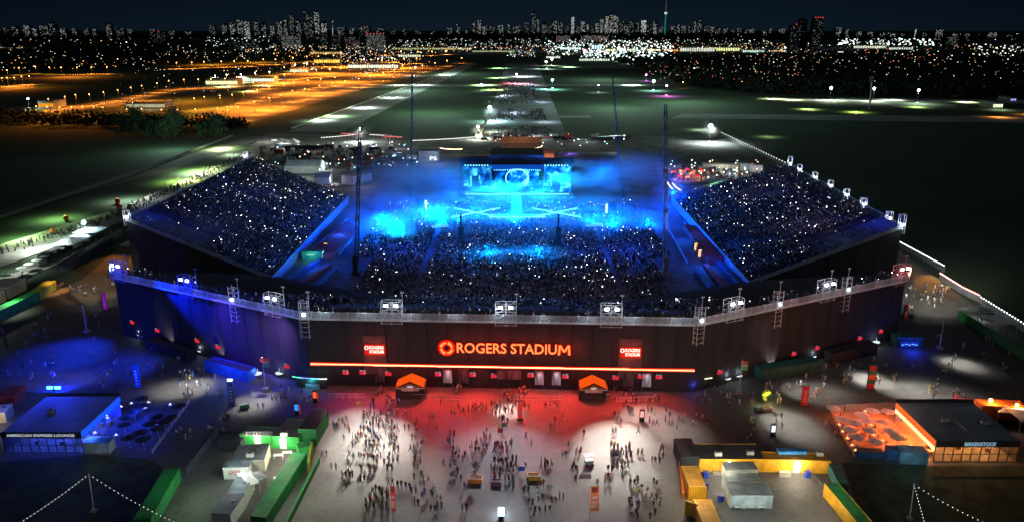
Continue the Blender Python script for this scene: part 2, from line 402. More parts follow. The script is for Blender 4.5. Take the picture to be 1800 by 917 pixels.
figV, figF = boxes([(0, 0, 0.0, .34, .26, .75, .95), (0, 0, .72, .36, .24, .62, 1.25), (0, 0, 1.40, .17, .2, .24, .8)])
CLOTH = [(.02,.02,.022)]*9 + [(.05,.05,.06)]*5 + [(.28,.27,.26)]*2 + [(.12,.04,.03), (.05,.08,.16), (.2,.17,.13), (.10,.02,.02), (.4,.4,.4), (.15,.16,.18)]
SKIN = [(.42,.27,.19), (.33,.2,.13), (.18,.1,.065), (.5,.34,.26)]
def fig_cols(n, dark=0.0):
    c = np.zeros((n, len(figV), 3))
    for i in range(n):
        c[i, :8] = R.choice(CLOTH[:14]); c[i, 8:16] = R.choice(CLOTH); h = R.choice(SKIN) if R.random() < .35 else (.02,.015,.012); c[i, 16:] = h
    return c
crowd_m = attr_mat('crowd_clothes')
seatV, seatF = boxes([(0, 0, .0, .44, .4, .42, 1.0), (0, .2, .42, .44, .06, .40, 1.0)])
phones = []
def fill(A, B, C, D, zt, zb, rows, name, label, density, pitch=0.55, skip=0.0, phone=0.05, seats=True, parent=None, dens=None, off=None):
    pts = []; rot = []; st = []; sr = []
    o = off or Vector((0,0,0))
    for r in range(rows):
        t = (r+0.5)/rows; z = zt+(zb-zt)*r/rows
        a, b = A.lerp(D, t), B.lerp(C, t); d = b-a; L = d.length; n = int(L/pitch); ang = math.atan2(d.y, d.x)
        for i in range(n):
            u = (i+0.5)/n
            if (i % 26) < 3: continue                        # aisles
            p = a + d*u
            if seats: st.append((p.x-o.x, p.y-o.y, z)); sr.append(ang if True else 0)
            dd = density if dens is None else density*dens(u, t)
            dd *= max(0.0, min(1.25, 1.0+1.6*mnoise.noise(Vector((p.x*.07, p.y*.07, 1)))))
            if R.random() < dd:
                pts.append((p.x-o.x+R.uniform(-.12,.12), p.y-o.y+R.uniform(-.1,.1), z)); rot.append(ang+R.uniform(-.5,.5))
                if R.random() < phone: phones.append((p.x, p.y, z+R.uniform(1.3, 1.75)))
    if seats and st:
        mass('seat_rows', st, seatV, seatF, None, mat('blue_seat', (0.03, 0.045, 0.14), 0.5, 0.2, 1.0), 'rows of small blue stadium seats', parent, rots=[x+math.pi for x in sr])
    ob = mass(name, pts, figV, figF, fig_cols(len(pts)), crowd_m, label, None if parent is None else parent, rots=rot,
         scl=[R.uniform(.92, 1.1) for _ in pts])
    return ob
def place_crowd(ob): ob.parent = None
for si in range(3):
    A, B, C, D = OUT[si], OUT[si+1], INNER[si+1], INNER[si]
    A2, B2 = A.lerp(D, .13), B.lerp(C, .13)
    if si == 1: dn = lambda u, t: 0.12 + 1.4*t*t
    elif si == 0: dn = lambda u, t: (.5 if (u > .8 and t < .5) else 0.0)
    else: dn = lambda u, t: (.5 if (u < .2 and t < .5) else 0.0)
    cr = fill(A2, B2, C, D, HS-0.85, 1.05, 36, 'crowd', ['spectators along the left wing of the front grandstand', 'spectators standing on the middle of the front grandstand', 'spectators along the right wing of the front grandstand'][si],
         .62, phone=.03, dens=dn, seats=(si == 1))
    for o in list(bpy.data.objects):
        if o.name.startswith('seat_rows') and o.parent is None: o.parent = facade; o.location = -FO
    # people leaning at the rail
    pts = []; d = B-A; nrm = Vector((-d.y, d.x, 0)).normalized()
    for i in range(int(d.length*1.5)):
        p = A + d*R.random() + nrm*R.uniform(.6, 5.5); pts.append((p.x, p.y, HS-.5))
        if R.random() < (.22 if si != 1 else .06): phones.append((p.x, p.y, HS+R.uniform(.8, 1.3)))
    mass('crowd', pts, figV, figF, fig_cols(len(pts)), crowd_m, ['people leaning along the blue lit rail', 'people along the middle white rail', 'people along the right pinkish rail'][si], rots=[R.uniform(0, 6.3) for _ in pts])
# side stands -------------------------------------------------------------
HL = 17.0
SL = [W(222, 388, HL), W(440, 279, HL), W(612, 350, 2), W(478, 494, 2)]       # outer near, outer far, inner far, inner near
SR = [W(1585, 402, HL), W(1385, 292, HL), W(1180, 350, 2), W(1316, 502, 2)]
blue_lit_tone = mat('blue_lit_hoarding', (0.22, 0.32, 0.50), 0.6, 0.15, 0.5)  # blue light on the hoarding put into its colour
def side_stand(Q, sgn, lab, clab):
    for p in Q: p.z = 0
    root = empty('grandstand', lab, 'grandstand', Q[0]); o = root.location.copy()
    A, B, C, D = [q - o for q in Q]
    part('seating_deck', ranks(MB(), A, B, C, D, HL, 2.0, 46), concourse, root)
    # end wall, tapering, of separate cloth panels
    n = 12
    for i in range(n):
        mb = MB(); t0, t1 = i/n, (i+1)/n; a, b = A.lerp(D, t0), A.lerp(D, t1); z0, z1 = HL+(2.4-HL)*t0, HL+(2.4-HL)*t1
        dd = (b-a).normalized()*0.03; nn = Vector((0, -0.12 - 0.05*(i % 2), 0))
        a = a+dd+nn; b = b-dd+nn
        k = nn*-1.0
        mb.quad((*a.xy, 0), (*b.xy, 0), (*b.xy, z1), (*a.xy, z0)); a2, b2 = a+k, b+k
        mb.quad((*b2.xy, 0), (*a2.xy, 0), (*a2.xy, z0), (*b2.xy, z1)); mb.quad((*a.xy, z0), (*b.xy, z1), (*b2.xy, z1), (*a2.xy, z0))
        part('fabric_panel', mb, black_fab, root)
    n = 24
    for i in range(n):                                       # outer long wall
        mb = MB(); a, b = A.lerp(B, (i+.01)/n), A.lerp(B, (i+.99)/n); c = (a+b)/2
        d = b-a; mb.box(c.x - sgn*(-.15), c.y, 0, d.length, .2, HL, rz=math.atan2(d.y, d.x)); part('fabric_panel', mb, black_fab, root)
    # raking rail on the end wall: tilted panels
    n = 26
    for i in range(n):
        t0, t1 = i/n, (i+1)/n; a, b = A.lerp(D, t0), A.lerp(D, t1); z0, z1 = HL+(2.4-HL)*t0, HL+(2.4-HL)*t1
        mb = MB(); off = Vector((0, -.25, 0)); a = a+off; b = b+off
        P_ = Vector((*a.xy, z0)); Q_ = Vector((*b.xy, z1)); up = Vector((0, 0, 1.25))
        mb.tube(P_+up, Q_+up, .06); mb.tube(P_+up*.08, Q_+up*.08, .07); mb.tube(P_, P_+up, .07)
        for j in range(1, 6): s_ = P_.lerp(Q_, j/6); mb.tube(s_, s_+up, .03, 3)
        u2 = up*.95; k = Vector((0, .08, 0)); mb.quad(P_+k, Q_+k, Q_+k+u2, P_+k+u2, 1)
        part('rail_panel', mb, [steel, MATS['mesh_banner']], root)
    n = 46
    for i in range(n):                                       # rail along the high outer edge
        mb = MB(); a, b = A.lerp(B, i/n), A.lerp(B, (i+1)/n); P_ = Vector((*a.xy, HL)); Q_ = Vector((*b.xy, HL)); up = Vector((0, 0, 1.4))
        mb.tube(P_+up, Q_+up, .08); mb.tube(P_+up*.5, Q_+up*.5, .05); mb.tube(P_, P_+up, .07); mb.box(((P_+Q_)/2).x, ((P_+Q_)/2).y, HL-.3, .9, (Q_-P_).length, .3, 1)
        part('rail_panel', mb, [steel, steel_deck], root)
    # hoarding along the low inner edge
    n = 40
    for i in range(n):
        mb = MB(); a, b = D.lerp(C, (i+.02)/n), D.lerp(C, (i+.98)/n); c = (a+b)/2; d = b-a
        mb.box(c.x, c.y, 0, d.length, .12, 3.4, rz=math.atan2(d.y, d.x)); mb.box(c.x, c.y, 3.4, d.length, .2, .12, rz=math.atan2(d.y, d.x))
        part('hoarding_panel', mb, blue_lit_tone, root)
    gap = (lambda u, t: (0.05 if (u < .16 and t < .55) or (t < .05) else (1.0 if u > .05 else .3)))
    cr = fill(Q[0], Q[1], Q[2], Q[3], HL+.05, 2.05, 46, 'crowd', clab, .74, phone=.075, dens=gap)
    for ob in list(bpy.data.objects):
        if ob.name.startswith('seat_rows') and ob.parent is None: ob.parent = root; ob.location = -o
    return root
side_stand(SL, 1, 'left side grandstand, packed with spectators, sloping down toward the floor', 'mass of spectators seated on the left side grandstand')
side_stand(SR, -1, 'right side grandstand, packed with spectators, beside the dark field', 'mass of spectators seated on the right side grandstand')
# floor and floor crowd
pxs('arena_floor', [(470, 530), (1325, 535), (1165, 345), (640, 345)], mat('floor_cover', (0.10, 0.11, 0.13), 0.8, 0.2, 0.3), 0.02)
pts = []; rot = []
for _ in range(16500):
    x = R.uniform(-57, 57); y = R.uniform(216, 352)
    px, py = PXL(Vector((x, y, 0)))
    if abs(x-2) < 2.4 and y > 330: continue
    if 318 < y < 324 and abs(x-2) < 13: continue
    if R.random() > 1.0+1.5*mnoise.noise(Vector((x*.08, y*.08, 3))): continue
    if R.random() > (1.0 if y > 235 else .55): continue
    if abs(x) > 49 and y < 262: continue
    if (abs(x+30) < 1.0 or abs(x-34) < 1.0) : continue
    pts.append((x, y, 0.02)); rot.append(R.uniform(0, 6.3))
    if R.random() < .055: phones.append((x, y, R.uniform(1.5, 2.0)))
mass('crowd', pts, figV, figF, fig_cols(len(pts)), crowd_m, 'dense standing crowd on the blue lit floor before the stage', rots=rot)
pts = [(R.uniform(-22, 30), R.uniform(354, 363), .02) for _ in range(900)]
mass('crowd', pts, figV, figF, fig_cols(len(pts)), crowd_m, 'front rows of the crowd against the stage, lit cyan', rots=[R.uniform(0, 6.3) for _ in pts])
# ================================================================ TOWERS, SIGNS ON THE FRONT
flood_head = emi('flood_glass', (0.85, 0.93, 1.0), 14.0)
def scaffold(px, py, wide, label, tint=None, seg=None):
    s_ = 0 if px < 533 else (2 if px > 1228 else 1)
    if seg is not None: s_ = seg
    A, B = OUT[s_], OUT[s_+1]; p, n = on_wall(px, py, A, B, .9); p.z = HS; d = B-A
    r = empty('scaffold_tower', label, 'scaffold', p, math.atan2(d.y, d.x), 'scaffold towers on the front rail')
    m = steel if tint is None else mat('steel_lit_'+tint, {'blue': (0.05, 0.12, 0.75), 'red': (0.75, 0.16, 0.14)}[tint], 0.5, 0.1)
    if wide: w_, z0, z1, dy = 4.6, -1.2, 4.1, 1.6
    else: w_, z0, z1, dy = 1.9, -5.0, 4.0, 1.2
    for sx in (-1, 1):
        for sy in (0, 1):
            part('post', MB().tube((sx*w_/2, sy*dy, z0), (sx*w_/2, sy*dy, z1), .085, 4), m, r)
    if wide:
        for sy in (0, 1): part('post', MB().tube((0, sy*dy, z0), (0, sy*dy, z1), .07, 4), m, r)
    lv = [z0+.2, 0.2, 1.6, 2.9, z1] if wide else [z0+.5+1.15*i for i in range(8)]
    for z in lv:
        mb = MB()
        for sy in (0, 1): mb.tube((-w_/2, sy*dy, z), (w_/2, sy*dy, z), .06, 4)
        for sx in (-1, 1): mb.tube((sx*w_/2, 0, z), (sx*w_/2, dy, z), .05, 4)
        part('ledger', mb, m, r)
    for a, b in zip(lv[1:-1], lv[2:]):
        mb = MB()
        if wide:
            mb.tube((-w_/2, 0, a), (0, 0, b), .045, 3); mb.tube((w_/2, 0, a), (0, 0, b), .045, 3); mb.tube((-w_/2, dy, b), (0, dy, a), .045, 3); mb.tube((w_/2, dy, b), (0, dy, a), .045, 3)
        else: mb.tube((-w_/2, dy, a), (w_/2, dy, b), .04, 3)
        part('brace', mb, m, r)
    part('mast_arm', MB().tube((w_/2, dy, z1), (w_/2, dy, z1+1.6), .06, 4).box(w_/2, dy, z1+1.6, .8, .3, .3), m, r)
    for sx in ((-1, 1) if wide else (0,)):
        part('flood_lamp', MB().box(sx*1.1, -.1, 3.0 if wide else .6, 0.8 if wide else .6, .3, .5), flood_head, r)
    return r, p
SC = {}
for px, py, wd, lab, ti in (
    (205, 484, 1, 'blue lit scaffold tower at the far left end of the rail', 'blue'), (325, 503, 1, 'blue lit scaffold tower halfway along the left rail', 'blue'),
    (407, 520, 0, 'narrow ladder scaffold between two wide towers on the left rail', None), (478, 540, 1, 'bright wide scaffold tower left of the grandstand corner', None),
    (534, 557, 0, 'narrow ladder scaffold at the left corner of the grandstand', None), (688, 557, 1, 'wide lit scaffold tower above the left small red sign', None),
    (889, 559, 1, 'wide lit scaffold tower above the long red letters', None), (1075, 562, 1, 'wide scaffold tower with two bright lamps above the right small red sign', None),
    (1233, 566, 0, 'narrow ladder scaffold at the right corner of the grandstand', None), (1293, 550, 1, 'very bright scaffold tower just right of the right corner', None),
    (1371, 532, 0, 'narrow ladder scaffold on the right rail nearest the corner tower', None), (1456, 519, 1, 'wide lit scaffold tower midway on the right rail', None),
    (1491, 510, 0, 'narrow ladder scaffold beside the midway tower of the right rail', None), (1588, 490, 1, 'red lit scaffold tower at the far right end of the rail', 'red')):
    SC[px] = scaffold(px, py, wd, lab, ti)[1]
for p in SC.values():                                        # the lamps' own light on rail and towers
    lamp('POINT', p + Vector((0, -2.6, 3.4)), 130, (.85, .92, 1) if p != SC[205] and p != SC[325] else (.1, .2, 1), size=0)
for i in range(9):
    for s_, c in ((0, (.12, .16, 1)), (1, (.8, .9, 1)), (2, (1, .62, .66))):
        A, B = OUT[s_], OUT[s_+1]; q = A.lerp(B, (i+.5)/9); n = Vector(((B-A).y, -(B-A).x, 0)).normalized()
        q = q + n*1.7; lamp('SPOT', (q.x, q.y, HS+3.4), {0: 520, 1: 560, 2: 150}[s_], c, aim=(q.x-n.x*2.2, q.y-n.y*2.2, HS+.4), angle=150, blend=1)
def out_tower(px, py, label, h=3.2):
    p = W(px, py, HL); r = empty('scaffold_tower', label, 'scaffold', p, 0, 'scaffold towers on the outer stand edges')
    for dx in (-.9, .9):
        for dy in (-.6, .6): part('post', MB().tube((dx, dy, -2), (dx, dy, h), .08, 4), steel, r)
    for z in (-1.5, 0, 1.5, h):
        part('ledger', MB().tube((-.9, -.6, z), (.9, -.6, z), .06).tube((-.9, .6, z), (.9, .6, z), .06), steel, r)
    part('flood_lamp', MB().box(0, -.7, .9, .9, .25, .45), flood_head, r)
    lamp('POINT', p + Vector((0, -1.8, 1.6)), 500, (.8, .9, 1))
for px, py, lab in ((432, 279, 'bright scaffold tower at the far corner of the left stand'), (1388, 292, 'bright scaffold tower at the far corner of the right stand'),
    (1405, 302, 'scaffold tower next to the far corner on the right stand edge'), (1432, 316, 'second scaffold tower from the far corner of the right stand'),
    (1459, 331, 'third scaffold tower from the far corner of the right stand'), (1487, 347, 'fourth scaffold tower from the far corner of the right stand'),
    (1517, 364, 'fifth scaffold tower from the far corner of the right stand'), (1562, 389, 'scaffold tower nearest the near corner on the right stand'),
    (1584, 401, 'large scaffold tower on the near corner of the right stand'), (224, 387, 'scaffold tower on the near corner of the left stand')):
    out_tower(px, py, lab, 4.4 if px in (1584, 1388) else 3.2)
# letters ---------------------------------------------------------------
letter = emi('letter_face', (1.0, 0.25, 0.07), 1.7); halo = emi('letter_halo', (1.0, 0.012, 0.002), 1.0)
def wall_pt(px, py, off=.5, s_=1):
    p, n = on_wall(px, py, OUT[s_], OUT[s_+1], off); return p
d = OUT[2]-OUT[1]; RZ1 = math.atan2(d.y, d.x)
def swirl(r0, r1, k=24):
    mb = MB()
    for i in range(k):
        if i % 6 == 5: continue
        a0, a1 = 2*math.pi*i/k, 2*math.pi*(i+1)/k
        t0 = (i % 6)/5; t1 = (i % 6+1)/5; ra, rb = r1*(.84+.16*t0), r1*(.84+.16*t1); qa, qb = r0*(1.12-.12*t0), r0*(1.12-.12*t1)
        for y, sgn in ((-.05, 1), (.05, -1)):
            mb.quad((ra*math.cos(a0), y, ra*math.sin(a0)), (rb*math.cos(a1), y, rb*math.sin(a1)), (qb*math.cos(a1), y, qb*math.sin(a1)), (qa*math.cos(a0), y, qa*math.sin(a0)))
        mb.quad((ra*math.cos(a0), -.05, ra*math.sin(a0)), (ra*math.cos(a0), .05, ra*math.sin(a0)), (rb*math.cos(a1), .05, rb*math.sin(a1)), (rb*math.cos(a1), -.05, rb*math.sin(a1)))
    return mb
def ring_plate(r0, r1, k=28):
    mb = MB()
    for i in range(k):
        a0, a1 = 2*math.pi*i/k, 2*math.pi*(i+1)/k
        mb.quad((r1*math.cos(a0), 0, r1*math.sin(a0)), (r1*math.cos(a1), 0, r1*math.sin(a1)), (r0*math.cos(a1), 0, r0*math.sin(a1)), (r0*math.cos(a0), 0, r0*math.sin(a0)))
    return mb
a = wall_pt(803, 612); b = wall_pt(1001, 614); mid = (a+b)/2; wdt = (b-a).length
sg = empty('wall_sign', 'long row of glowing red and orange letters with a round swirl emblem', 'sign', mid, RZ1)
mw = wdt*.092                                             # the last letter is built from four strokes
text('lettering', 'ROGERS STADIU', sg, (-mw*.62, -.12, 0), 3.3, letter, width=wdt-mw*1.24, bold=.03, ext=.05)
text('letter_glow', 'ROGERS STADIU', sg, (-mw*.62, .06, 0), 3.3, halo, width=(wdt-mw*1.24)*1.012, bold=.13, ext=.02)  # red halo on the wall put into glowing plates behind the letters
for nm_, sw, y_, m_, e_ in (('lettering', .20, -.12, letter, 0), ('letter_glow', .40, .06, halo, .10)):
    x0, x1, zb, zt_ = wdt/2-mw, wdt/2, -1.16-e_, 1.16+e_; mb = MB()
    for (xa, za), (xb, zb_) in (((x0, zb), (x0+.18, zt_)), ((x0+.18, zt_), ((x0+x1)/2, zb+.7)), (((x0+x1)/2, zb+.7), (x1-.18, zt_)), ((x1-.18, zt_), (x1, zb))):
        for yy in (y_-.05, y_+.05): mb.quad((xa-sw, yy, za), (xa+sw, yy, za), (xb+sw, yy, zb_), (xb-sw, yy, zb_))
    part(nm_, mb, m_, sg)
l0 = wall_pt(785, 611); q = l0-mid; lx = -q.length
e1 = part('emblem', swirl(.95, 1.62), letter, sg); e1.location = (lx, -.12, 0)
e2 = part('emblem_glow', ring_plate(.62, 1.98), halo, sg); e2.location = (lx, .06, 0)
for px, py, lab in ((658, 614, 'small square glowing red sign left of the long letters'), (1108, 619, 'small square glowing red sign right of the long letters')):
    p = wall_pt(px, py); r = empty('wall_sign', lab, 'sign', p, RZ1)
    wh = emi('small_letter', (1, .55, .45), 2.6)
    part('backing_panel', MB().box(0, .35, -6.2, 5.1, .12, 9.4), mat('charcoal_cloth', (0.10, 0.08, 0.085), .85, .2), r)
    part('glow_board', MB().box(.1, .1, -1.25, 4.6, .1, 2.5), emi('red_board', (1, .02, .005), .75), r)  # red halo around the small letters put into an emissive board
    part('emblem', swirl(.28, .52), wh, r).location = (-1.75, -.02, .45)
    text('lettering', 'ROGERS', r, (.5, -.05, .5), 1.05, wh, width=3.2, bold=.02); text('lettering', 'STADIUM', r, (.5, -.05, -.5), 1.05, wh, width=3.2, bold=.02)
    lamp('AREA', p + Vector((0, -1.6, -.2)), 220, (1, .04, .01), aim=p, sx=4, sy=1.5)
lamp('AREA', mid + Vector((0, -2.2, .3)), 900, (1, .04, .01), aim=mid, sx=30, sy=1)
for x_ in (-30, -10, 10, 30): lamp('POINT', mid + Vector((x_, -14, -2)), 500, (1, .30, .45))  # soft rose points added in front to lift the wall
a = wall_pt(546, 640); b = wall_pt(1221, 649); mid = (a+b)/2
ll = empty('light_line', 'long straight glowing orange red light line across the dark wall', 'light strip', mid, math.atan2((b-a).y, (b-a).x))
L = (b-a).length; n = 19
for i in range(n):
    c = -L/2+L*(i+.5)/n
    part('light_tube', MB().box(c, -.10, -.11, L/n-.01, .12, .22), emi('line_core', (1, .36, .18), 3.2), ll)
    part('glow_strip', MB().box(c, .05, -.36, L/n, .16, .72), emi('line_glow', (1, .03, .005), .85), ll)  # red glow around the tubes put into an emissive band
for i in range(6):
    c = a.lerp(b, (i+.5)/6)
    lamp('AREA', c + Vector((0, -.5, .2)), 800 if i in (2, 3) else (600 if i in (1, 4) else 160), (1, .035, .015), aim=c + Vector((0, -9, -11)), sx=14, sy=.4)
# strong red floods from the wall to the middle of the plaza
for px, pw in ((760, 15000), (835, 19000), (925, 19000), (1000, 18000), (690, 13000), (1090, 13000), (620, 6500), (1160, 6500)):
    c = wall_pt(px, 640, 1.2); lamp('SPOT', c + Vector((0, 0, .5)), pw, (1, .05, .035), aim=W(px, 716), angle=105, blend=1, size=0)
# gates ---------------------------------------------------------------
for i, (px, col, br) in enumerate(((668, 'dim', 0), (787, 'pale', 1), (815, 'dark', 0), (895, 'wide', 0), (948, 'pale', 1), (978, 'pale', 1), (1105, 'dim', 0), (1137, 'pale', 1))):
    p = wall_pt(px, 664, .42); zt = 4.6; w_ = 5.2 if col == 'wide' else 1.9
    r = empty('gate_opening', {0: 'narrow dim gate left of the orange kiosk', 1: 'pale lit gate strip left of the emblem', 2: 'dark gate beside the pale strip under the emblem', 3: 'wide dark middle gate that people stream from',
              4: 'pale tall gate right of the middle gate', 5: 'pale tall gate farthest from the middle on the right', 6: 'dim gate right of the right orange kiosk', 7: 'grey pale gate near the right end of the wall'}[i], 'gate', (p.x, p.y, 0), RZ1)
    part('frame', MB().box(-w_/2-.1, 0, 0, .18, .2, zt+.2).box(w_/2+.1, 0, 0, .18, .2, zt+.2).box(0, 0, zt, w_, .2, .2), dark_steel, r)
    part('interior_panel', MB().box(0, .06, 1.2 if col != 'wide' else 2.4, w_, .05, zt-1.2 - (1.2 if col == 'wide' else 0)), mat('curtain_'+('pale' if br else 'dark'), (.42, .46, .5) if br else (.10, .09, .12), .7, .5, 1.2, kind='stretch'), r)  # panel tone stands in for lit and unlit openings
    if br: lamp('SPOT', p + Vector((0, -1.2, 5.6-p.z)), 380, (.7, .85, 1), aim=(p.x, p.y, 2), angle=60, blend=1)
gred = emi('gate_sign_red', (.9, .03, .06), .75); gwh = emi('gate_sign_text', (.9, .75, .8), .7)
GS = [(607.5, 653, '15', 1), (637.5, 653, '14', 1), (682.5, 655, '', 1), (770, 656, '14', 1), (831, 657, '13', 1), (868.5, 659, '', 1), (933, 658, '10', 1), (994, 660, '12', 1), (1082, 662, '', 1), (1127, 660, '12', 1), (1158.5, 661, '11', 1),
      (232, 565, '', 0), (276, 579, '', 0), (346, 597, '', 0), (383, 608, '', 0), (461, 632, '', 0), (504, 642, '', 0), (1266, 652, '', 2), (1396, 620, '', 2), (1437, 610, '', 2), (1512, 593, '', 2), (1549, 581, '', 2)]
for i, (px, py, s, sg_) in enumerate(GS):
    p = wall_pt(px, py, .35, sg_); dd = OUT[sg_+1]-OUT[sg_]
    side = ['on the blue lit left wing', 'under the long light line', 'on the dark right wing'][sg_]
    r = empty('gate_sign', 'small red gate sign %s, %sfrom the left there' % (side, ordinal([g[3] for g in GS[:i+1]].count(sg_))), 'sign', p, math.atan2(dd.y, dd.x), 'red gate signs')
    if s == '11': pass
    part('sign_board', MB().box(0, 0, -.62, 1.45, .08, .78), gred, r)
    part('header_bar', MB().box(-.1, .01, .2, 1.25, .06, .34), mat('dark_steel', (0.06,)*3), r)
    if s:
        text('gate_number', s, r, (.32, -.05, .36), .5, gwh, ext=.01, bold=.01); text('gate_number', s, r, (.4, -.06, -.22), .5, gwh, ext=.01)
    part('arrow', MB().poly([(-.65, -.04, .36), (-.45, -.04, .5), (-.45, -.04, .22)]).box(-.3, -.04, .32, .5, .02, .08), gwh, r)
# orange gable kiosks ----------------------------------------------------
for (x0, y0, x1, y1, lab) in ((696, 699, 747, 699, 'small black kiosk with a glowing orange gable, left of the red forecourt'), (1018, 702, 1068, 702, 'small black kiosk with a glowing orange gable, right of the red forecourt')):
    A, rz, L = frame2((x0, y0), (x1, y1)); r = empty('gable_kiosk', lab, 'kiosk', A, rz, 'orange gabled kiosks')
    H_, D_ = 2.9, 4.2
    part('body', MB().box(L/2, D_/2, 0, L, D_, H_-.2), black_p, r)
    part('counter', MB().box(L/2, -.15, 0, L*.86, .5, 1.05), dark_steel, r)
    part('menu_board', MB().box(L/2, -.06, 1.75, L*.6, .05, .5), mat('menu', (.45, .5, .5), .5), r)
    part('menu_board', MB().box(L/2, -.1, 2.62, L*.2, .06, .28), emi('pale_label', (.8, .85, .85), .7), r)
    part('fascia_bar', MB().box(L/2, -.1, H_-.55, L, .12, .16), mat('pale_metal', (.6, .62, .62), .5), r)
    orr = emi('gable_orange', (1, .10, .008), .95)
    n = 5
    for s_ in (0, 1):
        for j in range(n):
            t0, t1 = j/n, (j+.96)/n
            def pt(t, y): x = L/2*t if s_ == 0 else L-L/2*t; return (x, y, H_-.3+1.5*t)
            mb = MB(); mb.quad(pt(t0, -.1), pt(t1, -.1), pt(t1, D_), pt(t0, D_)); mb.quad(pt(t0, -.1), pt(t0, D_), (pt(t0, 0)[0], D_, pt(t0, 0)[2]-.1), (pt(t0, 0)[0], -.1, pt(t0, 0)[2]-.1))
            part('roof_panel', mb, orr, r)
    part('gable', MB().poly([(0.3, -.05, H_-.4), (L-.3, -.05, H_-.4), (L/2, -.05, H_+.55)]), mat('grey_gable', (.12, .12, .12), .7), r)
    lamp('POINT', A + Vector((L/2, -2, 3.6)), 160, (1, .15, .03))
# ================================================================ STAGE
YS = 366.0
st = empty('stage', 'concert stage with dark flat roof, glowing cyan deck and three screens', 'stage', (2.5, YS, 0))
part('deck', MB().box(0, 14, 0, 54, 30, 2.0), black_p, st)
part('apron_light', MB().box(0, -1.2, 1.75, 50, .3, .28), emi('cyan_tube', (.25, .85, 1), 2.6), st)
part('roof', MB().box(0, 19, 14.2, 27, 34, 1.2).box(0, 25, 15.4, 27, 24, 3.0), mat('stage_roof', (.10, .11, .16), .7, .15, .2), st)
part('fascia', MB().box(0, 1.85, 13.5, 27, .3, 2.0), emi('blue_fascia', (.01, .13, .9), .50), st)
for x in (-13.2, 13.2):
    for y in (3, 33): part('leg', MB().box(x, y, 2.0, .7, .7, 12.2), dark_steel, st)
part('backdrop', MB().box(0, 33, 2, 60, .5, 12), black_fab, st)
def screen_mat(name, seed, stren):
    m = bpy.data.materials.new(name); m.use_nodes = True; t = m.node_tree; t.nodes.clear()
    o = t.nodes.new('ShaderNodeOutputMaterial'); x = t.nodes.new('ShaderNodeEmission'); x.inputs[1].default_value = stren
    co = t.nodes.new('ShaderNodeTexCoord'); no = t.nodes.new('ShaderNodeTexNoise'); no.inputs['Scale'].default_value = .32; no.inputs['Detail'].default_value = 6
    mp = t.nodes.new('ShaderNodeMapping'); mp.inputs['Location'].default_value = (seed, seed*2, seed)
    rr = t.nodes.new('ShaderNodeValToRGB'); el = rr.color_ramp.elements
    el[0].position = .38; el[0].color = (0, .015, .16, 1); el[1].position = .72; el[1].color = (.15, .95, 1, 1); k = el.new(.54); k.color = (0, .16, .75, 1)
    t.links.new(co.outputs['Object'], mp.inputs[0]); t.links.new(mp.outputs[0], no.inputs['Vector']); t.links.new(no.outputs['Fac'], rr.inputs[0]); t.links.new(rr.outputs[0], x.inputs[0]); t.links.new(x.outputs[0], o.inputs[0])
    return m
scr = {'l': screen_mat('screen_picture_left', 3, .9), 'c': screen_mat('screen_picture_middle', 11, 1.6), 'r': screen_mat('screen_picture_right', 23, 1.5)}
cyan = emi('screen_cyan', (.12, .75, 1), 1.15); dim = emi('screen_shadow', (0, .03, .22), .6)
for k, x, y, w_, h_, lab in (('l', -19.2, 1.5, 13.8, 12.6, 'left screen'), ('c', 0, 8, 21.5, 10.6, 'middle screen'), ('r', 19.6, 1.5, 13, 12.6, 'right screen')):
    s_ = part('video_screen', MB().box(x, y, 2.2, w_, .5, h_), scr[k], st, label='%s showing blue and cyan concert pictures' % lab)
    if k in 'lr':                                            # silhouette of a figure pictured on the side screens
        q = part('pictured_figure', MB().box(x-1, y-.3, 3.2, 4.6, .06, 3.5).box(x-1, y-.3, 6.7, 3.4, .06, 3.6), dim, s_)
        for a in ((x-3.1, 5.2, .7, 5.0), (x+1.0, 8.4, .6, 2.0), (x-5.4, 5.4, 2.2, 1.1), (x+3.6, 4.4, 3, .8), (x+1.6, 6.6, .8, .5)):
            part('pictured_light', MB().box(a[0], y-.34, a[1], a[2], .05, a[3]), cyan, s_)
        part('pictured_light', MB().ball((x-1, y-.3, 11.3), 1.15), cyan, s_)
for i in range(12):
    a0, a1 = math.radians(-50+22*i), math.radians(-50+22*(i+.9))
    part('arch_light', MB().tube((5.6*math.cos(a0), 7.2, 8+4.6*math.sin(a0)), (5.6*math.cos(a1), 7.2, 8+4.6*math.sin(a1)), .28), emi('arch_light', (.3, .95, 1), 2.2), st)
for i in range(22): part('spot_lamp', MB().box(-11+i*1.05, 2.2, 12.7, .35, .35, .35), emi('lamp_cyan', (.2, .7, 1), 3.5), st)
for i in range(9):
    for x0 in (-25, 13.4): part('spot_lamp', MB().box(x0+i*1.35, .6, 15.2, .5, .4, .5), emi('lamp_cyan', (.2, .7, 1), 3.5), st)
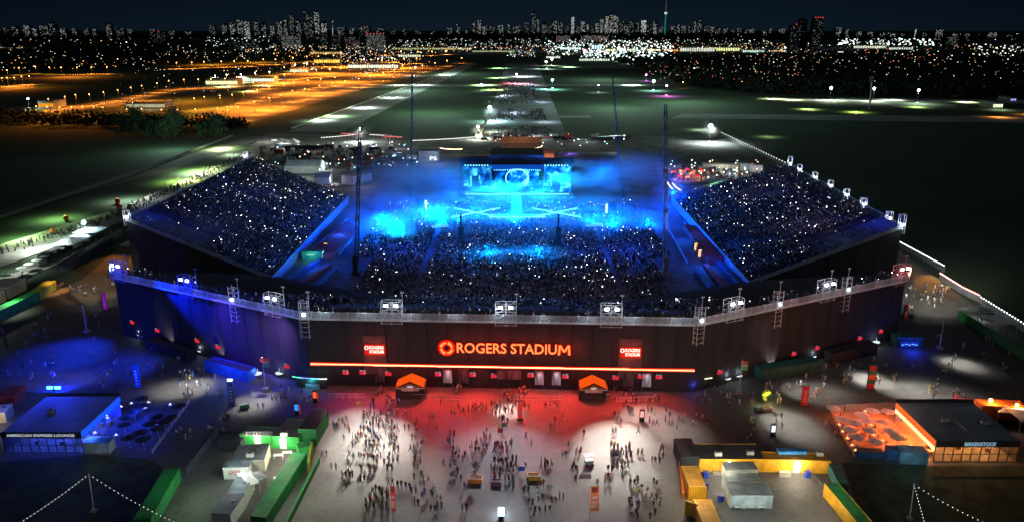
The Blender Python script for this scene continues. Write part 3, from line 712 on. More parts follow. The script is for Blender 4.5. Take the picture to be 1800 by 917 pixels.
# catwalk + satellite deck
part('catwalk', MB().box(-.4, -22, 0, 4.4, 42, 1.5), mat('cyan_deck', (.5, .6, .65), .5), st)
part('catwalk', MB().box(-.4, -44, 0, 24, 5.5, 1.5), MATS['cyan_deck'], st)
part('apron_light', MB().box(-.4, -46.9, 1.3, 24, .2, .22), MATS['cyan_tube'], st)
beam = emi('laser_tube', (.15, .85, 1), 2.6)
for sx, c in ((-1, (837, 383)), (1, (977, 383))):
    p = W(*c); cx, cy = p.x, p.y
    r = empty('light_bar_cross', 'crossed cyan light bars over the crowd, %s of the satellite deck' % ('left' if sx < 0 else 'right'), 'stage lights', (cx, cy, 2.4), 0, 'crossed light bars')
    for s_ in (-1, 1): part('light_bar', MB().tube((-10, s_*8.5, 0), (10, -s_*8.5, 0), .26, 5), beam, r)
    lamp('POINT', (cx, cy, 5), 3500, CYAN)
for i, (px, py) in enumerate(((775, 408), (1047, 406))):
    p = W(px, py); r = empty('light_rack', 'rack of three short cyan light bars on the %s of the floor' % ['left', 'right'][i], 'stage lights', (p.x, p.y, 2), .2)
    for j in range(3): part('light_bar', MB().tube((-3.4, j*1.6, 0), (3.4, j*1.6+.8, 0), .16), emi('rack_cyan', (.1, .5, 1), 1.5), r)
# light towers, speaker towers, masts
for i, (px, py, lab) in enumerate(((743, 385, 'dark light tower firing blue beams at the left of the floor'), (1072, 392, 'dark light tower firing blue beams at the right of the floor'))):
    p = W(px, py); r = empty('light_tower', lab, 'light tower', (p.x, p.y, 0))
    for dx in (-.9, .9):
        for dy in (-.9, .9): part('leg', MB().box(dx, dy, 0, .16, .16, 8.5), dark_steel, r)
    part('platform', MB().box(0, 0, 5.2, 3, 3, .2), dark_steel, r); part('shroud', MB().box(.8 if i else -.8, .2, 5.4, 3, 2.6, 3.2), black_p, r)
    for j in range(4): part('spot_lamp', MB().box(-1.7 if i else 1.7, -.8, 4.6+j*1.0, .5, .5, .5), emi('tower_lamp', (.35, .9, 1), 9), r)
for px, lab in ((811, 'tall thin black speaker tower left of centre in the crowd'), (981, 'tall thin black speaker tower right of centre in the crowd')):
    p = W(px, 437); r = empty('speaker_tower', lab, 'speaker tower', (p.x, p.y, 0), 0, 'speaker towers in the crowd')
    part('mast', MB().box(0, .5, 0, .6, .6, 13.0), MATS['far_mast'] if 'far_mast' in MATS else mat('far_mast', (.015, .015, .016), .7), r); part('base', MB().box(0, .5, 0, 2.6, 2.6, .6), black_p, r)
    for j in range(7): part('speaker_box', MB().box(0, -.35+.03*j*j, 1.4+j*.95, 2.0, 1.0, .88), mat('speaker_black', (.012, .012, .014), .8), r)
def mast(px0, py0, px1, py1, wd, lab, m=dark_steel, lampc=None):
    b = W(px0, py0); t = at_depth(px1, py1, b.y); r = empty('lattice_mast', lab, 'mast', b, 0, 'tall lattice masts')
    v = t-b; n = 12
    off = [(-wd, -wd), (wd, -wd), (wd, wd), (-wd, wd)]
    for o in off: part('chord', MB().tube((o[0], o[1], 0), (v.x+o[0]*.6, o[1]*.6, v.z), .16*wd/.5, 4), m, r)
    for i in range(n):
        a, c = v*(i/n), v*((i+1)/n); mb = MB()
        for j in range(4):
            o, q = off[j], off[(j+1) % 4]; mb.tube((a.x+o[0], o[1], a.z), (c.x+q[0]*.8, q[1]*.8, c.z), .08*wd/.5, 3); mb.tube((a.x+o[0], o[1], a.z), (a.x+q[0], q[1], a.z), .08*wd/.5, 3)
        part('lattice_bay', mb, m, r)
    part('base', MB().box(0, 0, 0, wd*5, wd*5, 1.0).box(0, 0, 1, wd*3, wd*3, 5), m, r)
    for f in (.38, .62, .86): part('collar', MB().box(v.x*f, 0, v.z*f, wd*3, wd*3, .5), mat('pale_collar', (.12,.12,.12), .6), r)
    return r
mid_steel = mat('mid_steel', (.22, .22, .24), .5, .2, metallic=.2)
mast(626, 482, 633, 222, .55, 'dark tall mast in front of the left stand', mat('black_mast', (.03, .03, .032), .6))
mast(1169, 482, 1170, 184, .55, 'grey tall mast in front of the right stand', mid_steel)
mast(722, 345, 725, 130, .38, 'faint thin mast left of the stage', mat('far_mast', (.015, .015, .016), .7))
mast(1095, 345, 1076, 130, .38, 'faint thin mast right of the stage', MATS['far_mast'])
# aisles and ramps between stands and floor
cyrail = mat('blue_rail', (.25, .4, .7), .5)
for i, (pa, pb, lab, h) in enumerate((((595, 452), (620, 424), 'short blue rail at the left of the floor', 1.2), ((540, 452), (612, 390), 'long thin blue rail beside the left stand', 1.4),
                         ((1208, 466), (1176, 408), 'blue rail just right of the right mast', 1.2), ((1237, 452), (1202, 394), 'thin blue rail beside the right stand', 1.4))):
    A, B = W(*pa), W(*pb); r = empty('guard_rail', lab, 'railing', A); v = B-A; n = max(4, int(v.length/2.5))
    for j in range(n):
        a, c = v*(j/n), v*((j+1)/n); mb = MB().tube((a.x, a.y, h), (c.x, c.y, h), .16).tube((a.x, a.y, .5), (c.x, c.y, .5), .1).tube((a.x, a.y, 0), (a.x, a.y, h), .08)
        part('rail_bay', mb, cyrail, r)
redd = mat('red_carpet', (.30, .05, .08), .9, .2, .3); stairm = mat('blue_stair', (.06, .10, .30), .8, .2, .4)
for i, (A4, lab) in enumerate(([[(545, 446), (585, 446), (632, 398), (608, 388)], 'reddish ramp beside the left stand'], [[(1240, 452), (1285, 452), (1233, 398), (1202, 394)], 'reddish ramp beside the right stand'])):
    mb = MB(); Q = [W(*q, 2.5) for q in A4]; o = Vector((Q[0].x, Q[0].y, 0)); n = 14
    for j in range(n):
        a, b = Q[0].lerp(Q[3], j/n)-o, Q[1].lerp(Q[2], j/n)-o; c, d_ = Q[1].lerp(Q[2], (j+.9)/n)-o, Q[0].lerp(Q[3], (j+.9)/n)-o
        z = 2.5; mb.quad((*a.xy, z), (*b.xy, z), (*c.xy, z), (*d_.xy, z)); mb.quad((*a.xy, z-.4), (*b.xy, z-.4), (*b.xy, z), (*a.xy, z))
    a, b, c, d_ = [(q-o) for q in Q]
    mb.quad((*a.xy, 0), (*b.xy, 0), (*b.xy, 2.1), (*a.xy, 2.1)); mb.quad((*b.xy, 0), (*c.xy, 0), (*c.xy, 2.3), (*b.xy, 2.3)); mb.quad((*d_.xy, 0), (*a.xy, 0), (*a.xy, 2.3), (*d_.xy, 2.3))
    thing('access_ramp', mb, [redd], lab, 'ramp', o)
for i, (x0, y0, x1, y1) in enumerate(((498, 497, 565, 452), (520, 506, 578, 462), (545, 512, 590, 470), (1300, 500, 1262, 455), (1277, 512, 1240, 462), (1254, 505, 1225, 472))):
    A, B = W(x0, y0, 1.4), W(x1, y1, 1.4); v = B-A; A.z = 0; mb = MB(); n = 9
    for j in range(n): c = v*((j+.5)/n); mb.box(c.x, c.y, 0, 1.6, v.length/n*.92, 2.2-.12*j, rz=math.atan2(v.y, v.x)-math.pi/2)
    thing('stair_flight', mb, [redd if i in (1, 4) else stairm], '%s narrow stair flight in the gap at the %s stand corner' % (['outermost', 'reddish middle', 'innermost'][i % 3], 'left' if i < 3 else 'right'), 'stairs', A)
# green lit kiosk in the left gap, warm lit booths
A, rz, L = frame2((531, 458), (567, 458)); r = empty('kiosk', 'green lit low kiosk in the gap beside the left stand', 'kiosk', A, rz)
part('body', MB().box(L/2, 1.5, 0, L, 3, 3.2), mat('green_wall', (.05, .30, .20), .7), r); part('name_board', MB().box(L*.45, -.06, 1.9, L*.4, .06, .4), emi('kiosk_board', (.4, .9, .7), .8), r)
part('side_light', MB().box(L+.1, 1, .4, .12, 2, 2.6), emi('side_light', (.4, .9, .9), 1.0), r); lamp('POINT', A + Vector((L/2, -2.5, 3.5)), 420, (.2, 1, .6))
for px, py, lab in ((573, 440, 'warm lit doorway booth beside the left ramp'), (1223, 440, 'warm lit doorway booth beside the right ramp'), (1230, 452, 'lower warm lit doorway booth by the right ramp')):
    p = W(px, py); r = empty('booth', lab, 'booth', p); part('body', MB().box(0, .8, 0, 2.2, 1.6, 3.2), black_p, r); part('doorway', MB().box(0, -.05, .1, 1.2, .08, 2.7), emi('warm_door', (1, .55, .3), 1.3), r)
# concert light -------------------------------------------------------------
for x in (-12, -4, 9, 17):
    lamp('SPOT', (x, YS+1, 13), 90000, (0, .10, 1), aim=(x*2.0, 290, 0), angle=60, blend=1, size=0)
for x in (-18, -8, 13, 23): lamp('POINT', (x, YS-9, 7), 15000, (0.02, .42, 1), size=0)
for x in (-8, 2, 12): lamp('SPOT', (x, YS+3, 13), 60000, (0, .5, 1), aim=(2.2, YS-30, 0), angle=60, blend=1, size=0)
for x, y, z, pw, c in ((-40, 268, 9, 14000, (.02, .09, 1)), (42, 268, 9, 14000, (.02, .09, 1)), (-44, 325, 10, 26000, (0, .08, 1)), (50, 320, 10, 30000, (0, .07, 1)),
        (-18, 270, 14, 13000, (.03, .10, 1)), (22, 270, 14, 13000, (.03, .10, 1)), (0, 305, 14, 36000, (0, .13, 1)), (-30, 312, 9, 18000, (0, .16, 1)), (36, 312, 9, 18000, (0, .16, 1)),
        (-66, 250, 5, 4200, (.01, .12, 1)), (66, 250, 5, 4200, (.01, .12, 1)), (-66, 285, 5, 4200, (.01, .12, 1)), (66, 285, 5, 4200, (.01, .12, 1)),
        (-100, 262, 22, 2600, (.30, .28, 1)), (-100, 320, 22, 2200, (.3, .3, 1)), (100, 262, 22, 2600, (.6, .42, .8)), (100, 320, 22, 2000, (.6, .45, .8)),
        (-120, 256, 20, 1400, (.01, .04, 1)), (118, 246, 20, 1700, (.01, .03, 1)), (0, 222, 24, 2600, (.6, .45, .8)), (-26, 222, 24, 2200, (.6, .45, .8)), (30, 222, 24, 2200, (.6, .45, .8))):
    if z > 16 or abs(x) > 60: lamp('POINT', (x, y, z), pw*.8, c)  # washes added in mid-air over floor and stands
    else: down((x, y, z+7), pw*1.6, c, 135)
# smoke, each cloud lit by point lamps added inside ----------------------------------------------------------------------
def smoke(px, py, z, rx, ry, rz_, dens, D=None, lab='', scale=2.2, seed=0.0):
    c = at_depth(px, py, D)
    bm = bmesh.new(); bmesh.ops.create_icosphere(bm, subdivisions=2, radius=1); me = bpy.data.meshes.new('smoke'); bm.to_mesh(me); bm.free()
    m = bpy.data.materials.new('smoke_air'); m.use_nodes = True; t = m.node_tree; t.nodes.clear()
    o = t.nodes.new('ShaderNodeOutputMaterial'); v = t.nodes.new('ShaderNodeVolumeScatter'); v.inputs['Color'].default_value = (.9, .95, 1, 1)
    co = t.nodes.new('ShaderNodeTexCoord'); no = t.nodes.new('ShaderNodeTexNoise'); no.inputs['Scale'].default_value = scale; no.inputs['Detail'].default_value = 3
    mp = t.nodes.new('ShaderNodeMapping'); mp.inputs['Location'].default_value = (seed, seed, 0)
    ln = t.nodes.new('ShaderNodeVectorMath'); ln.operation = 'LENGTH'
    m1 = t.nodes.new('ShaderNodeMapRange'); m1.inputs[1].default_value = 1.0; m1.inputs[2].default_value = 0.25; m1.inputs[3].default_value = 0; m1.inputs[4].default_value = 1; m1.interpolation_type = 'SMOOTHSTEP'
    m2 = t.nodes.new('ShaderNodeMapRange'); m2.inputs[1].default_value = .40; m2.inputs[2].default_value = .68
    mu = t.nodes.new('ShaderNodeMath'); mu.operation = 'MULTIPLY'; mu2 = t.nodes.new('ShaderNodeMath'); mu2.operation = 'MULTIPLY'; mu2.inputs[1].default_value = dens
    t.links.new(co.outputs['Object'], mp.inputs[0]); t.links.new(mp.outputs[0], no.inputs['Vector']); t.links.new(co.outputs['Object'], ln.inputs[0])
    t.links.new(ln.outputs['Value'], m1.inputs[0]); t.links.new(no.outputs['Fac'], m2.inputs[0]); t.links.new(m1.outputs[0], mu.inputs[0]); t.links.new(m2.outputs[0], mu.inputs[1])
    t.links.new(mu.outputs[0], mu2.inputs[0]); t.links.new(mu2.outputs[0], v.inputs['Density']); t.links.new(v.outputs[0], o.inputs['Volume'])
    me.materials.append(m); ob = link('smoke', me, None, c); ob.scale = (rx, ry, rz_); tag(ob, lab, None, None, 'stuff'); return c
c = smoke(694, 402, 0, 13, 12, 8.5, .16, 292, 'bright cyan smoke cloud low at the left of the floor', 1.3, 1.3)
lamp('POINT', c + Vector((1, -2, 1)), 13500, (0, .42, 1))
c = smoke(750, 382, 0, 21, 14, 9, .09, 318, 'smoke around the left light tower', 1.6, 4.1)
lamp('POINT', c + Vector((0, -4, 2)), 8500, (0, .34, 1)); lamp('POINT', c + Vector((14, -4, 0)), 6000, (0, .34, 1))
c = smoke(672, 388, 0, 30, 18, 15, .035, 300, 'faint blue smoke drifting at far left of the floor', 1.6, 7.7)
lamp('POINT', c + Vector((0, -3, 2)), 70000, (0, .08, 1))
c = smoke(905, 392, 0, 88, 52, 15, .042, 318, 'thin blue haze of smoke low over the whole floor', 5.0, 2.2)
for x_ in (-56, -30, 0, 30, 56): lamp('POINT', c + Vector((x_, -6, 3)), 42000, (0, .075, 1))
c = smoke(1018, 306, 0, 24, 9, 8.5, .09, 360, 'blue smoke drifting off the right end of the stage', 1.4, 9.0)
lamp('POINT', c + Vector((-8, -4, 0)), 34000, (0, .24, 1)); lamp('POINT', c + Vector((10, -3, 1)), 16000, (0, .12, 1))
c = smoke(1105, 405, 0, 22, 20, 10, .045, 300, 'blue smoke lit by the right light tower', 1.3, 5.0)
lamp('POINT', c + Vector((-6, 4, 2)), 42000, (0, .12, 1))
c = smoke(1120, 320, 0, 32, 18, 17, .04, 352, 'dim blue smoke hanging right of the stage', 1.3, 8.0)
lamp('POINT', c + Vector((16, -5, -4)), 30000, (0, .06, 1))
c = smoke(728, 322, 0, 40, 18, 16, .035, 352, 'dim blue smoke hanging left of the stage', 1.3, 12.0)
lamp('POINT', c + Vector((18, -5, -4)), 26000, (0, .06, 1))
c = smoke(905, 334, 0, 30, 9, 7, .06, 360, 'cyan smoke in front of the stage deck', 2.0, 3.0)
for x_ in (-14, 0, 14): lamp('POINT', c + Vector((x_, -3, 1)), 14000, (0, .5, 1))
c = smoke(905, 378, 0, 50, 9, 5, .05, 322, 'cyan smoke along the crossed light bars', 3.0, 14.0)
for x_ in (-34, -16, 0, 16, 34): lamp('POINT', c + Vector((x_, -3, 2)), 9000, (0, .36, 1))
c = smoke(905, 450, 0, 30, 9, 4.5, .085, 262, 'low band of cyan smoke over the rear floor crowd', 1.5, 6.5)
lamp('POINT', c + Vector((-10, 0, 3)), 20000, (0, .26, 1)); lamp('POINT', c + Vector((8, 0, 3)), 16000, (0, .26, 1))
p = W(1072, 392); lamp('SPOT', (p.x-1.7, p.y-1, 8), 300000, (.02, .3, 1), aim=(p.x+16, p.y-52, 0), angle=30, blend=.5); lamp('SPOT', (p.x-1.7, p.y-1, 8), 130000, (.05, .5, 1), aim=(p.x-40, p.y-16, 2), angle=14, blend=.5)
p = W(743, 385); lamp('SPOT', (p.x+1.7, p.y-1, 8), 50000, (.0, .25, 1), aim=(p.x-20, p.y-30, 0), angle=32, blend=.5); lamp('SPOT', (p.x+1.7, p.y-1, 8), 130000, (.05, .5, 1), aim=(p.x+40, p.y-16, 2), angle=14, blend=.5)
for px_, q_ in ((1170, 1233), (626, 534)):
    p = W(px_, 470); lamp('SPOT', (p.x*1.02, p.y-12, 9), 14000 if px_ == 1170 else 5000, (1, .95, .9), aim=(p.x, p.y, 34), angle=50, blend=1)  # white spots added to lighten the two near masts
# phones in the crowd
phV, phF = boxes([(0, 0, 0, .16, .16, .2, 1.0)])
sel = phones
cols = []
for _ in sel: t = R.random()**3*2.2+.12; c = R.choice([(1, .93, .9), (.85, .88, 1), (1, .8, .7), (.75, .8, 1)]); cols.append(tuple(t*v for v in c))
mass('phone_lights', sel, phV, phF, cols, attr_mat('phone_glow', 14.0), 'thousands of tiny white phone lights among the crowd', scl=[R.choice((.35, .42, .5, .65, .95)) for _ in sel])
# ================================================================ PLAZA LIGHT: floods on the front rail throw pools on the ground
POOLS = [  # from tower px (on rail), target px, power, cone
    (688, (655, 775), 105000, 30, WHITE), (688, (620, 745), 50000, 26, WHITE), (688, (640, 880), 36000, 40, WHITE), (889, (893, 722), 62000, 20, WHITE),
    (1075, (1085, 785), 92000, 30, WHITE), (1075, (1060, 890), 26000, 44, WHITE), (1075, (1150, 745), 36000, 34, WHITE), (478, (330, 682), 62000, 26, WHITE), (478, (450, 706), 26000, 30, WHITE),
    (889, (880, 860), 36000, 62, (.85, .9, 1)), (407, (110, 668), 16000, 16, (.9, .9, .9)), (1293, (1390, 745), 40000, 30, WHITE), (1293, (1430, 690), 30000, 30, WHITE),
    (1456, (1530, 668), 70000, 24, WHITE), (1456, (1600, 690), 36000, 26, WHITE), (1588, (1690, 640), 45000, 22, WHITE), (1588, (1645, 520), 60000, 38, WHITE), (205, (175, 500), 42000, 34, WHITE),
    (1491, (1660, 700), 30000, 34, WHITE)]
for px, tg, pw, an, c in POOLS:
    s_ = SC[px] + Vector((R.uniform(-1, 1), -1.0, 3.4)); g = W(*tg)
    lamp('SPOT', s_, pw*.45, (1, .95, .84) if c == WHITE else c, aim=g, angle=an*1.35, blend=1.0); lamp('SPOT', s_ + Vector((.6, 0, 0)), pw*1.95, (1, .96, .84) if c == WHITE else c, aim=g, angle=an*(1.28 if px in (688, 1075) else .95), blend=1.0)
# blue floods on the left
lamp('SPOT', SC[205] + Vector((6, -7, 3.5)), 240000, (.0, .01, 1), aim=wall_pt(380, 560, .3, 0), angle=42, blend=.8, size=0)
lamp('SPOT', SC[325] + Vector((2, -9, 2)), 24000, (.10, .05, 1), aim=wall_pt(420, 590, .3, 0), angle=75, blend=1, size=0)
lamp('SPOT', SC[478] + Vector((2, -9, 0)), 16000, (.40, .2, .9), aim=wall_pt(480, 600, .3, 0), angle=80, blend=1, size=0)
lamp('SPOT', SC[1371] + Vector((-2, -9, 0)), 900, (.6, .5, .55), aim=wall_pt(1340, 600, .3, 2), angle=85, blend=1, size=0)
lamp('SPOT', SC[205] + Vector((-3, -2, 3.5)), 90000, (.01, .04, 1), aim=W(120, 620), angle=62, blend=1, size=0)
lamp('SPOT', SC[325] + Vector((0, -2, 3.5)), 80000, (.01, .04, 1), aim=W(180, 650), angle=60, blend=1, size=0)
for px, py, s_ in ((300, 600, 0), (390, 628, 0), (1365, 648, 2), (1572, 575, 2)):  # small white uplights washing the wall foot
    p = wall_pt(px, py, 1.2, s_); lamp('SPOT', p + Vector((0, 0, -p.z+.8)), 1300, (1, .86, .75), aim=wall_pt(px-8, py-22, .2, s_), angle=70, blend=1, size=0)
# ---------------------------------------------------------------- people
skin_m = mat('skin', (.42, .27, .19), .6); hair_m = mat('hair', (.03, .02, .015), .7)
def person_mesh(name, pose):
    bm = bmesh.new()
    J = {'pel': (0, 0, .95, .135), 'wst': (0, 0, 1.12, .12), 'chs': (0, .01, 1.34, .155), 'nck': (0, .0, 1.49, .06), 'hd0': (0, -.015, 1.58, .085), 'hd1': (0, -.01, 1.68, .098), 'hd2': (0, 0, 1.75, .06)}
    E_ = [('pel','wst'),('wst','chs'),('chs','nck'),('nck','hd0'),('hd0','hd1'),('hd1','hd2')]
    st = {'walk': .26, 'walk_fast': .36, 'stand': .02, 'phone': .04, 'wave': .05, 'wide': .0}[pose]
    for s_, t in ((-1, 'L'), (1, 'R')):
        f = s_*st; w_ = .10 if pose != 'wide' else .17
        J['hip'+t] = (s_*.095, 0, .88, .095); J['kne'+t] = (s_*w_, -f*.75, .50, .065); J['ank'+t] = (s_*w_, -f*1.05+(.10 if f < -.1 else 0), .09, .045); J['toe'+t] = (s_*w_*1.1, -f*1.05-.15+(.08 if f < -.1 else 0), .04, .04)
        E_ += [('pel','hip'+t),('hip'+t,'kne'+t),('kne'+t,'ank'+t),('ank'+t,'toe'+t)]
        J['sho'+t] = (s_*.185, 0, 1.40, .065)
        if pose == 'phone' and s_ == 1: el, ha = (.24, -.05, 1.13, .045), (.12, -.30, 1.30, .035)
        elif pose == 'wave' and s_ == -1: el, ha = (-.30, -.04, 1.62, .045), (-.27, -.06, 1.90, .035)
        elif pose == 'wide': el, ha = (s_*.30, .03, 1.14, .045), (s_*.16, -.14, 1.03, .035)
        else: el, ha = (s_*.23, f*.35, 1.13, .045), (s_*.22, f*.9-.04, .88, .034)
        J['elb'+t] = el; J['wri'+t] = ha
        d = (Vector(ha[:3])-Vector(el[:3])).normalized(); h = Vector(ha[:3])+d*.07
        J['plm'+t] = (*h, .030)
        E_ += [('chs','sho'+t),('sho'+t,'elb'+t),('elb'+t,'wri'+t),('wri'+t,'plm'+t)]
        sd = d.cross(Vector((0, 1, 0.3))).normalized()
        for k in range(4):
            q = h + sd*(k-1.5)*.02 + d*(.085 - .012*abs(k-1.3)); J['fg%d%s' % (k, t)] = (*q, .009); E_.append(('plm'+t, 'fg%d%s' % (k, t)))
        q = Vector(ha[:3]) + d*.03 + sd*(-.055); J['thb'+t] = (*q, .010); E_.append(('plm'+t, 'thb'+t))
    keys = list(J); vs = {k: bm.verts.new(J[k][:3]) for k in keys}
    for a, b in E_: bm.edges.new((vs[a], vs[b]))
    me = bpy.data.meshes.new('tmp'); bm.to_mesh(me); bm.free()
    o = bpy.data.objects.new('tmp', me); COL.objects.link(o)
    md = o.modifiers.new('s', 'SKIN'); md.use_smooth_shade = True
    for i, k in enumerate(keys):
        v = me.skin_vertices[0].data[i]; r = J[k][3]
        v.radius = (r*1.25, r*.85) if k in ('chs', 'wst', 'pel') else (r, r); v.use_root = (k == 'pel')
    sb = o.modifiers.new('u', 'SUBSURF'); sb.levels = 1
    dg = bpy.context.evaluated_depsgraph_get(); out_ = bpy.data.meshes.new_from_object(o.evaluated_get(dg))
    out_.name = name; bpy.data.objects.remove(o)
    out_.materials.clear()
    for m in (skin_m, MATS['black_paint'], MATS['black_paint'], hair_m, MATS['black_paint']): out_.materials.append(m)
    for p in out_.polygons:
        c = p.center; arm = abs(c.x) > .205 or (c.y < -.16 and c.z > 1) or c.z > 1.80
        if c.z > 1.64 and not arm or (c.z > 1.55 and c.y > .02 and not arm): k = 3
        elif c.z > 1.50 and not arm: k = 0
        elif c.z > 1.0 and not (arm and c.z < 1.2) and not (c.z > 1.66): k = 1
        elif arm: k = 0
        elif c.z > .10: k = 2
        else: k = 4
        p.material_index = k
    return out_
POSES = {p: person_mesh('person', p) for p in ('walk', 'walk_fast', 'stand', 'phone', 'wave', 'wide')}
TOPS = {'white': (.75, .75, .73), 'black': (.02, .02, .022), 'grey': (.2, .2, .2), 'red': (.5, .03, .03), 'blue': (.03, .08, .38), 'pale blue': (.35, .5, .62), 'tan': (.42, .32, .2), 'green': (.05, .22, .12), 'navy': (.02, .03, .09), 'pink': (.6, .22, .28), 'yellow': (.65, .5, .06)}
TM = {k: mat('cloth_'+k.replace(' ', '_'), v, .85, .1, 4) for k, v in TOPS.items()}
BOT = {'black': (.02, .02, .022), 'denim': (.06, .10, .2), 'white': (.6, .6, .58), 'khaki': (.3, .24, .15)}
BM = {k: mat('trousers_'+k, v, .85, .1, 4) for k, v in BOT.items()}
SKM = [mat('skin_%d' % i, c, .6) for i, c in enumerate(SKIN)]; HM = [mat('hair_%d' % i, c, .7) for i, c in enumerate([(.02,.015,.01), (.06,.035,.02), (.25,.17,.08), (.02,.02,.02)])]
# (cx, cy, rx, ry, count)
CL = [(860, 800, 230, 85, 60), (640, 762, 48, 22, 52), (668, 716, 28, 24, 34), (705, 730, 12, 26, 10), (622, 835, 16, 40, 16), (655, 800, 12, 36, 16), (690, 790, 12, 40, 18), (668, 890, 24, 22, 30), (750, 878, 34, 34, 24), (735, 815, 10, 22, 6),
      (845, 726, 45, 8, 16), (892, 722, 26, 22, 30), (905, 692, 16, 14, 26), (872, 780, 24, 20, 24), (893, 830, 26, 18, 30), (815, 822, 30, 34, 24), (790, 790, 12, 10, 6), (945, 875, 22, 34, 20), (958, 822, 10, 10, 8), (1010, 800, 14, 44, 8), (980, 720, 12, 6, 3),
      (1092, 714, 22, 26, 28), (1092, 795, 14, 42, 30), (1130, 880, 26, 34, 34), (1150, 730, 18, 26, 14), (1212, 744, 34, 16, 12), (1160, 820, 10, 30, 8), (742, 760, 22, 34, 12), (1062, 855, 10, 14, 5),
      (355, 680, 42, 22, 34), (300, 655, 40, 20, 10), (478, 705, 40, 22, 16), (540, 700, 20, 12, 6), (90, 600, 90, 40, 26), (200, 600, 60, 50, 16), (60, 655, 50, 18, 14), (235, 668, 60, 16, 10), (136, 512, 34, 9, 22), (196, 490, 10, 20, 12), (380, 745, 20, 16, 5), (325, 765, 14, 10, 5),
      (1275, 700, 45, 16, 22), (1380, 688, 34, 20, 14), (1450, 660, 30, 20, 10), (1500, 668, 26, 22, 14), (1560, 655, 40, 20, 12), (1645, 688, 18, 12, 10), (1690, 695, 16, 10, 8), (1670, 640, 16, 26, 8), (1630, 520, 32, 18, 44), (1600, 560, 24, 24, 6), (1720, 610, 60, 50, 16), (1345, 750, 40, 26, 12), (1470, 745, 18, 30, 12), (1440, 700, 16, 10, 6),
      (770, 690, 50, 6, 8), (560, 745, 12, 10, 3), (1760, 640, 30, 30, 6)]
LAND = {'the left orange gable kiosk': (722, 700), 'the right orange gable kiosk': (1042, 703), 'the wide middle gate': (895, 682), 'the red banner flag': (685, 917), 'the orange banner flag': (1040, 917), 'the low blue white lamp': (881, 905),
        'the orange planter': (836, 845), 'the yellow planter': (938, 838), 'the grey cart on the forecourt': (1033, 815), 'the red totem': (916, 735), 'the red signs on posts': (880, 770), 'the green container compound': (560, 790), 'the yellow container compound': (1190, 790),
        'the white topped pylon': (408, 712), 'the blue pylon': (243, 680), 'the blue lit lounge': (130, 705), 'the blue wall container': (400, 650), 'the small screen totem': (523, 728), 'the striped red and green totem': (1530, 685), 'the red pylon': (1413, 712),
        'the orange lit patio': (1520, 740), 'the yellow lit tree': (1345, 700), 'the white screen totem': (1358, 765), 'the blue lit bar': (1600, 610), 'the right light pole': (1652, 610), 'the middle right light pole': (1300, 690), 'the left light pole': (153, 583), 'the middle left light pole': (468, 685),
        'the long green container': (40, 540), 'the white peaked tents': (1700, 550), 'the left rainbow booth': (545, 682), 'the right rainbow booth': (1215, 684), 'the purple pylon': (186, 540), 'the right corner of the plaza': (1720, 700)}
LP = {k: W(*v) for k, v in LAND.items()}
BLOCK = []                                                  # boxes people keep out of (world x0,x1,y0,y1)
ppl = []
for cx, cy, rx, ry, n in CL:
    k = 0; tries = 0
    while k < n and tries < n*12:
        tries += 1
        a = R.random()*2*math.pi; r = math.sqrt(R.random()); p = W(cx + 1.25*rx*r*math.cos(a), cy + 1.2*ry*r*math.sin(a))
        if any((p-q).length < .55 for q in ppl[-70:]): continue
        if any((p-LP[q]).length < 2.6 for q in LP): continue
        A, B = OUT[1], OUT[2]
        if p.y > A.y-1.2 and abs(p.x) < 46: continue
        ppl.append(p); k += 1
        if R.random() < .42 and k < n:                        # people come in pairs and threes
            q = p + Vector((R.uniform(.6, .85)*R.choice((-1, 1)), R.uniform(-.3, .3), 0)); ppl.append(q); k += 1
ppl.sort(key=lambda p: (p - Vector((0, 0, HC))).length)
near, far = ppl[:298], ppl[298:]
info = []
for p in near:
    t = R.choices(list(TOPS), [9, 24, 6, 2, 1.4, 2, 2, .8, 6, .8, .4])[0]; b = R.choices(list(BOT), [6, 5, 1.2, 1.5])[0]
    pose = R.choices(list(POSES), [6, 3, 5, 2, .5, 2])[0]
    lm = min(LP, key=lambda q: (LP[q]-p).length)
    info.append([p, t, b, pose, lm, (LP[lm]-p).length])
bykey = {}
for i in info: bykey.setdefault((i[1], i[2], i[4]), []).append(i)
verb = {'walk': 'walking', 'walk_fast': 'striding', 'stand': 'standing', 'phone': 'holding a phone', 'wave': 'waving one arm', 'wide': 'standing with bent arms'}
for key, L_ in bykey.items():
    L_.sort(key=lambda i: i[5])
    for n, i in enumerate(L_):
        o = bpy.data.objects.new('person', POSES[i[3]]); COL.objects.link(o); o.location = i[0]
        walking = i[3].startswith('walk'); o.rotation_euler[2] = (R.choice((0, math.pi)) + R.gauss(0, .5)) if walking else R.uniform(0, 6.28)
        s_ = R.uniform(.93, 1.06); o.scale = (s_, s_, s_)
        for si, m in ((0, R.choice(SKM)), (1, TM[i[1]]), (2, BM[i[2]]), (3, R.choice(HM)), (4, R.choice((BM['black'], BM['white'])))):
            o.material_slots[si].link = 'OBJECT'; o.material_slots[si].material = m
        pr = 'near' if len(L_) == 1 else '%snearest' % ordinal(n+1)
        tag(o, 'person in %s top and %s trousers, %s %s' % (i[1], i[2], pr, i[4]), 'person', 'people on the plaza')
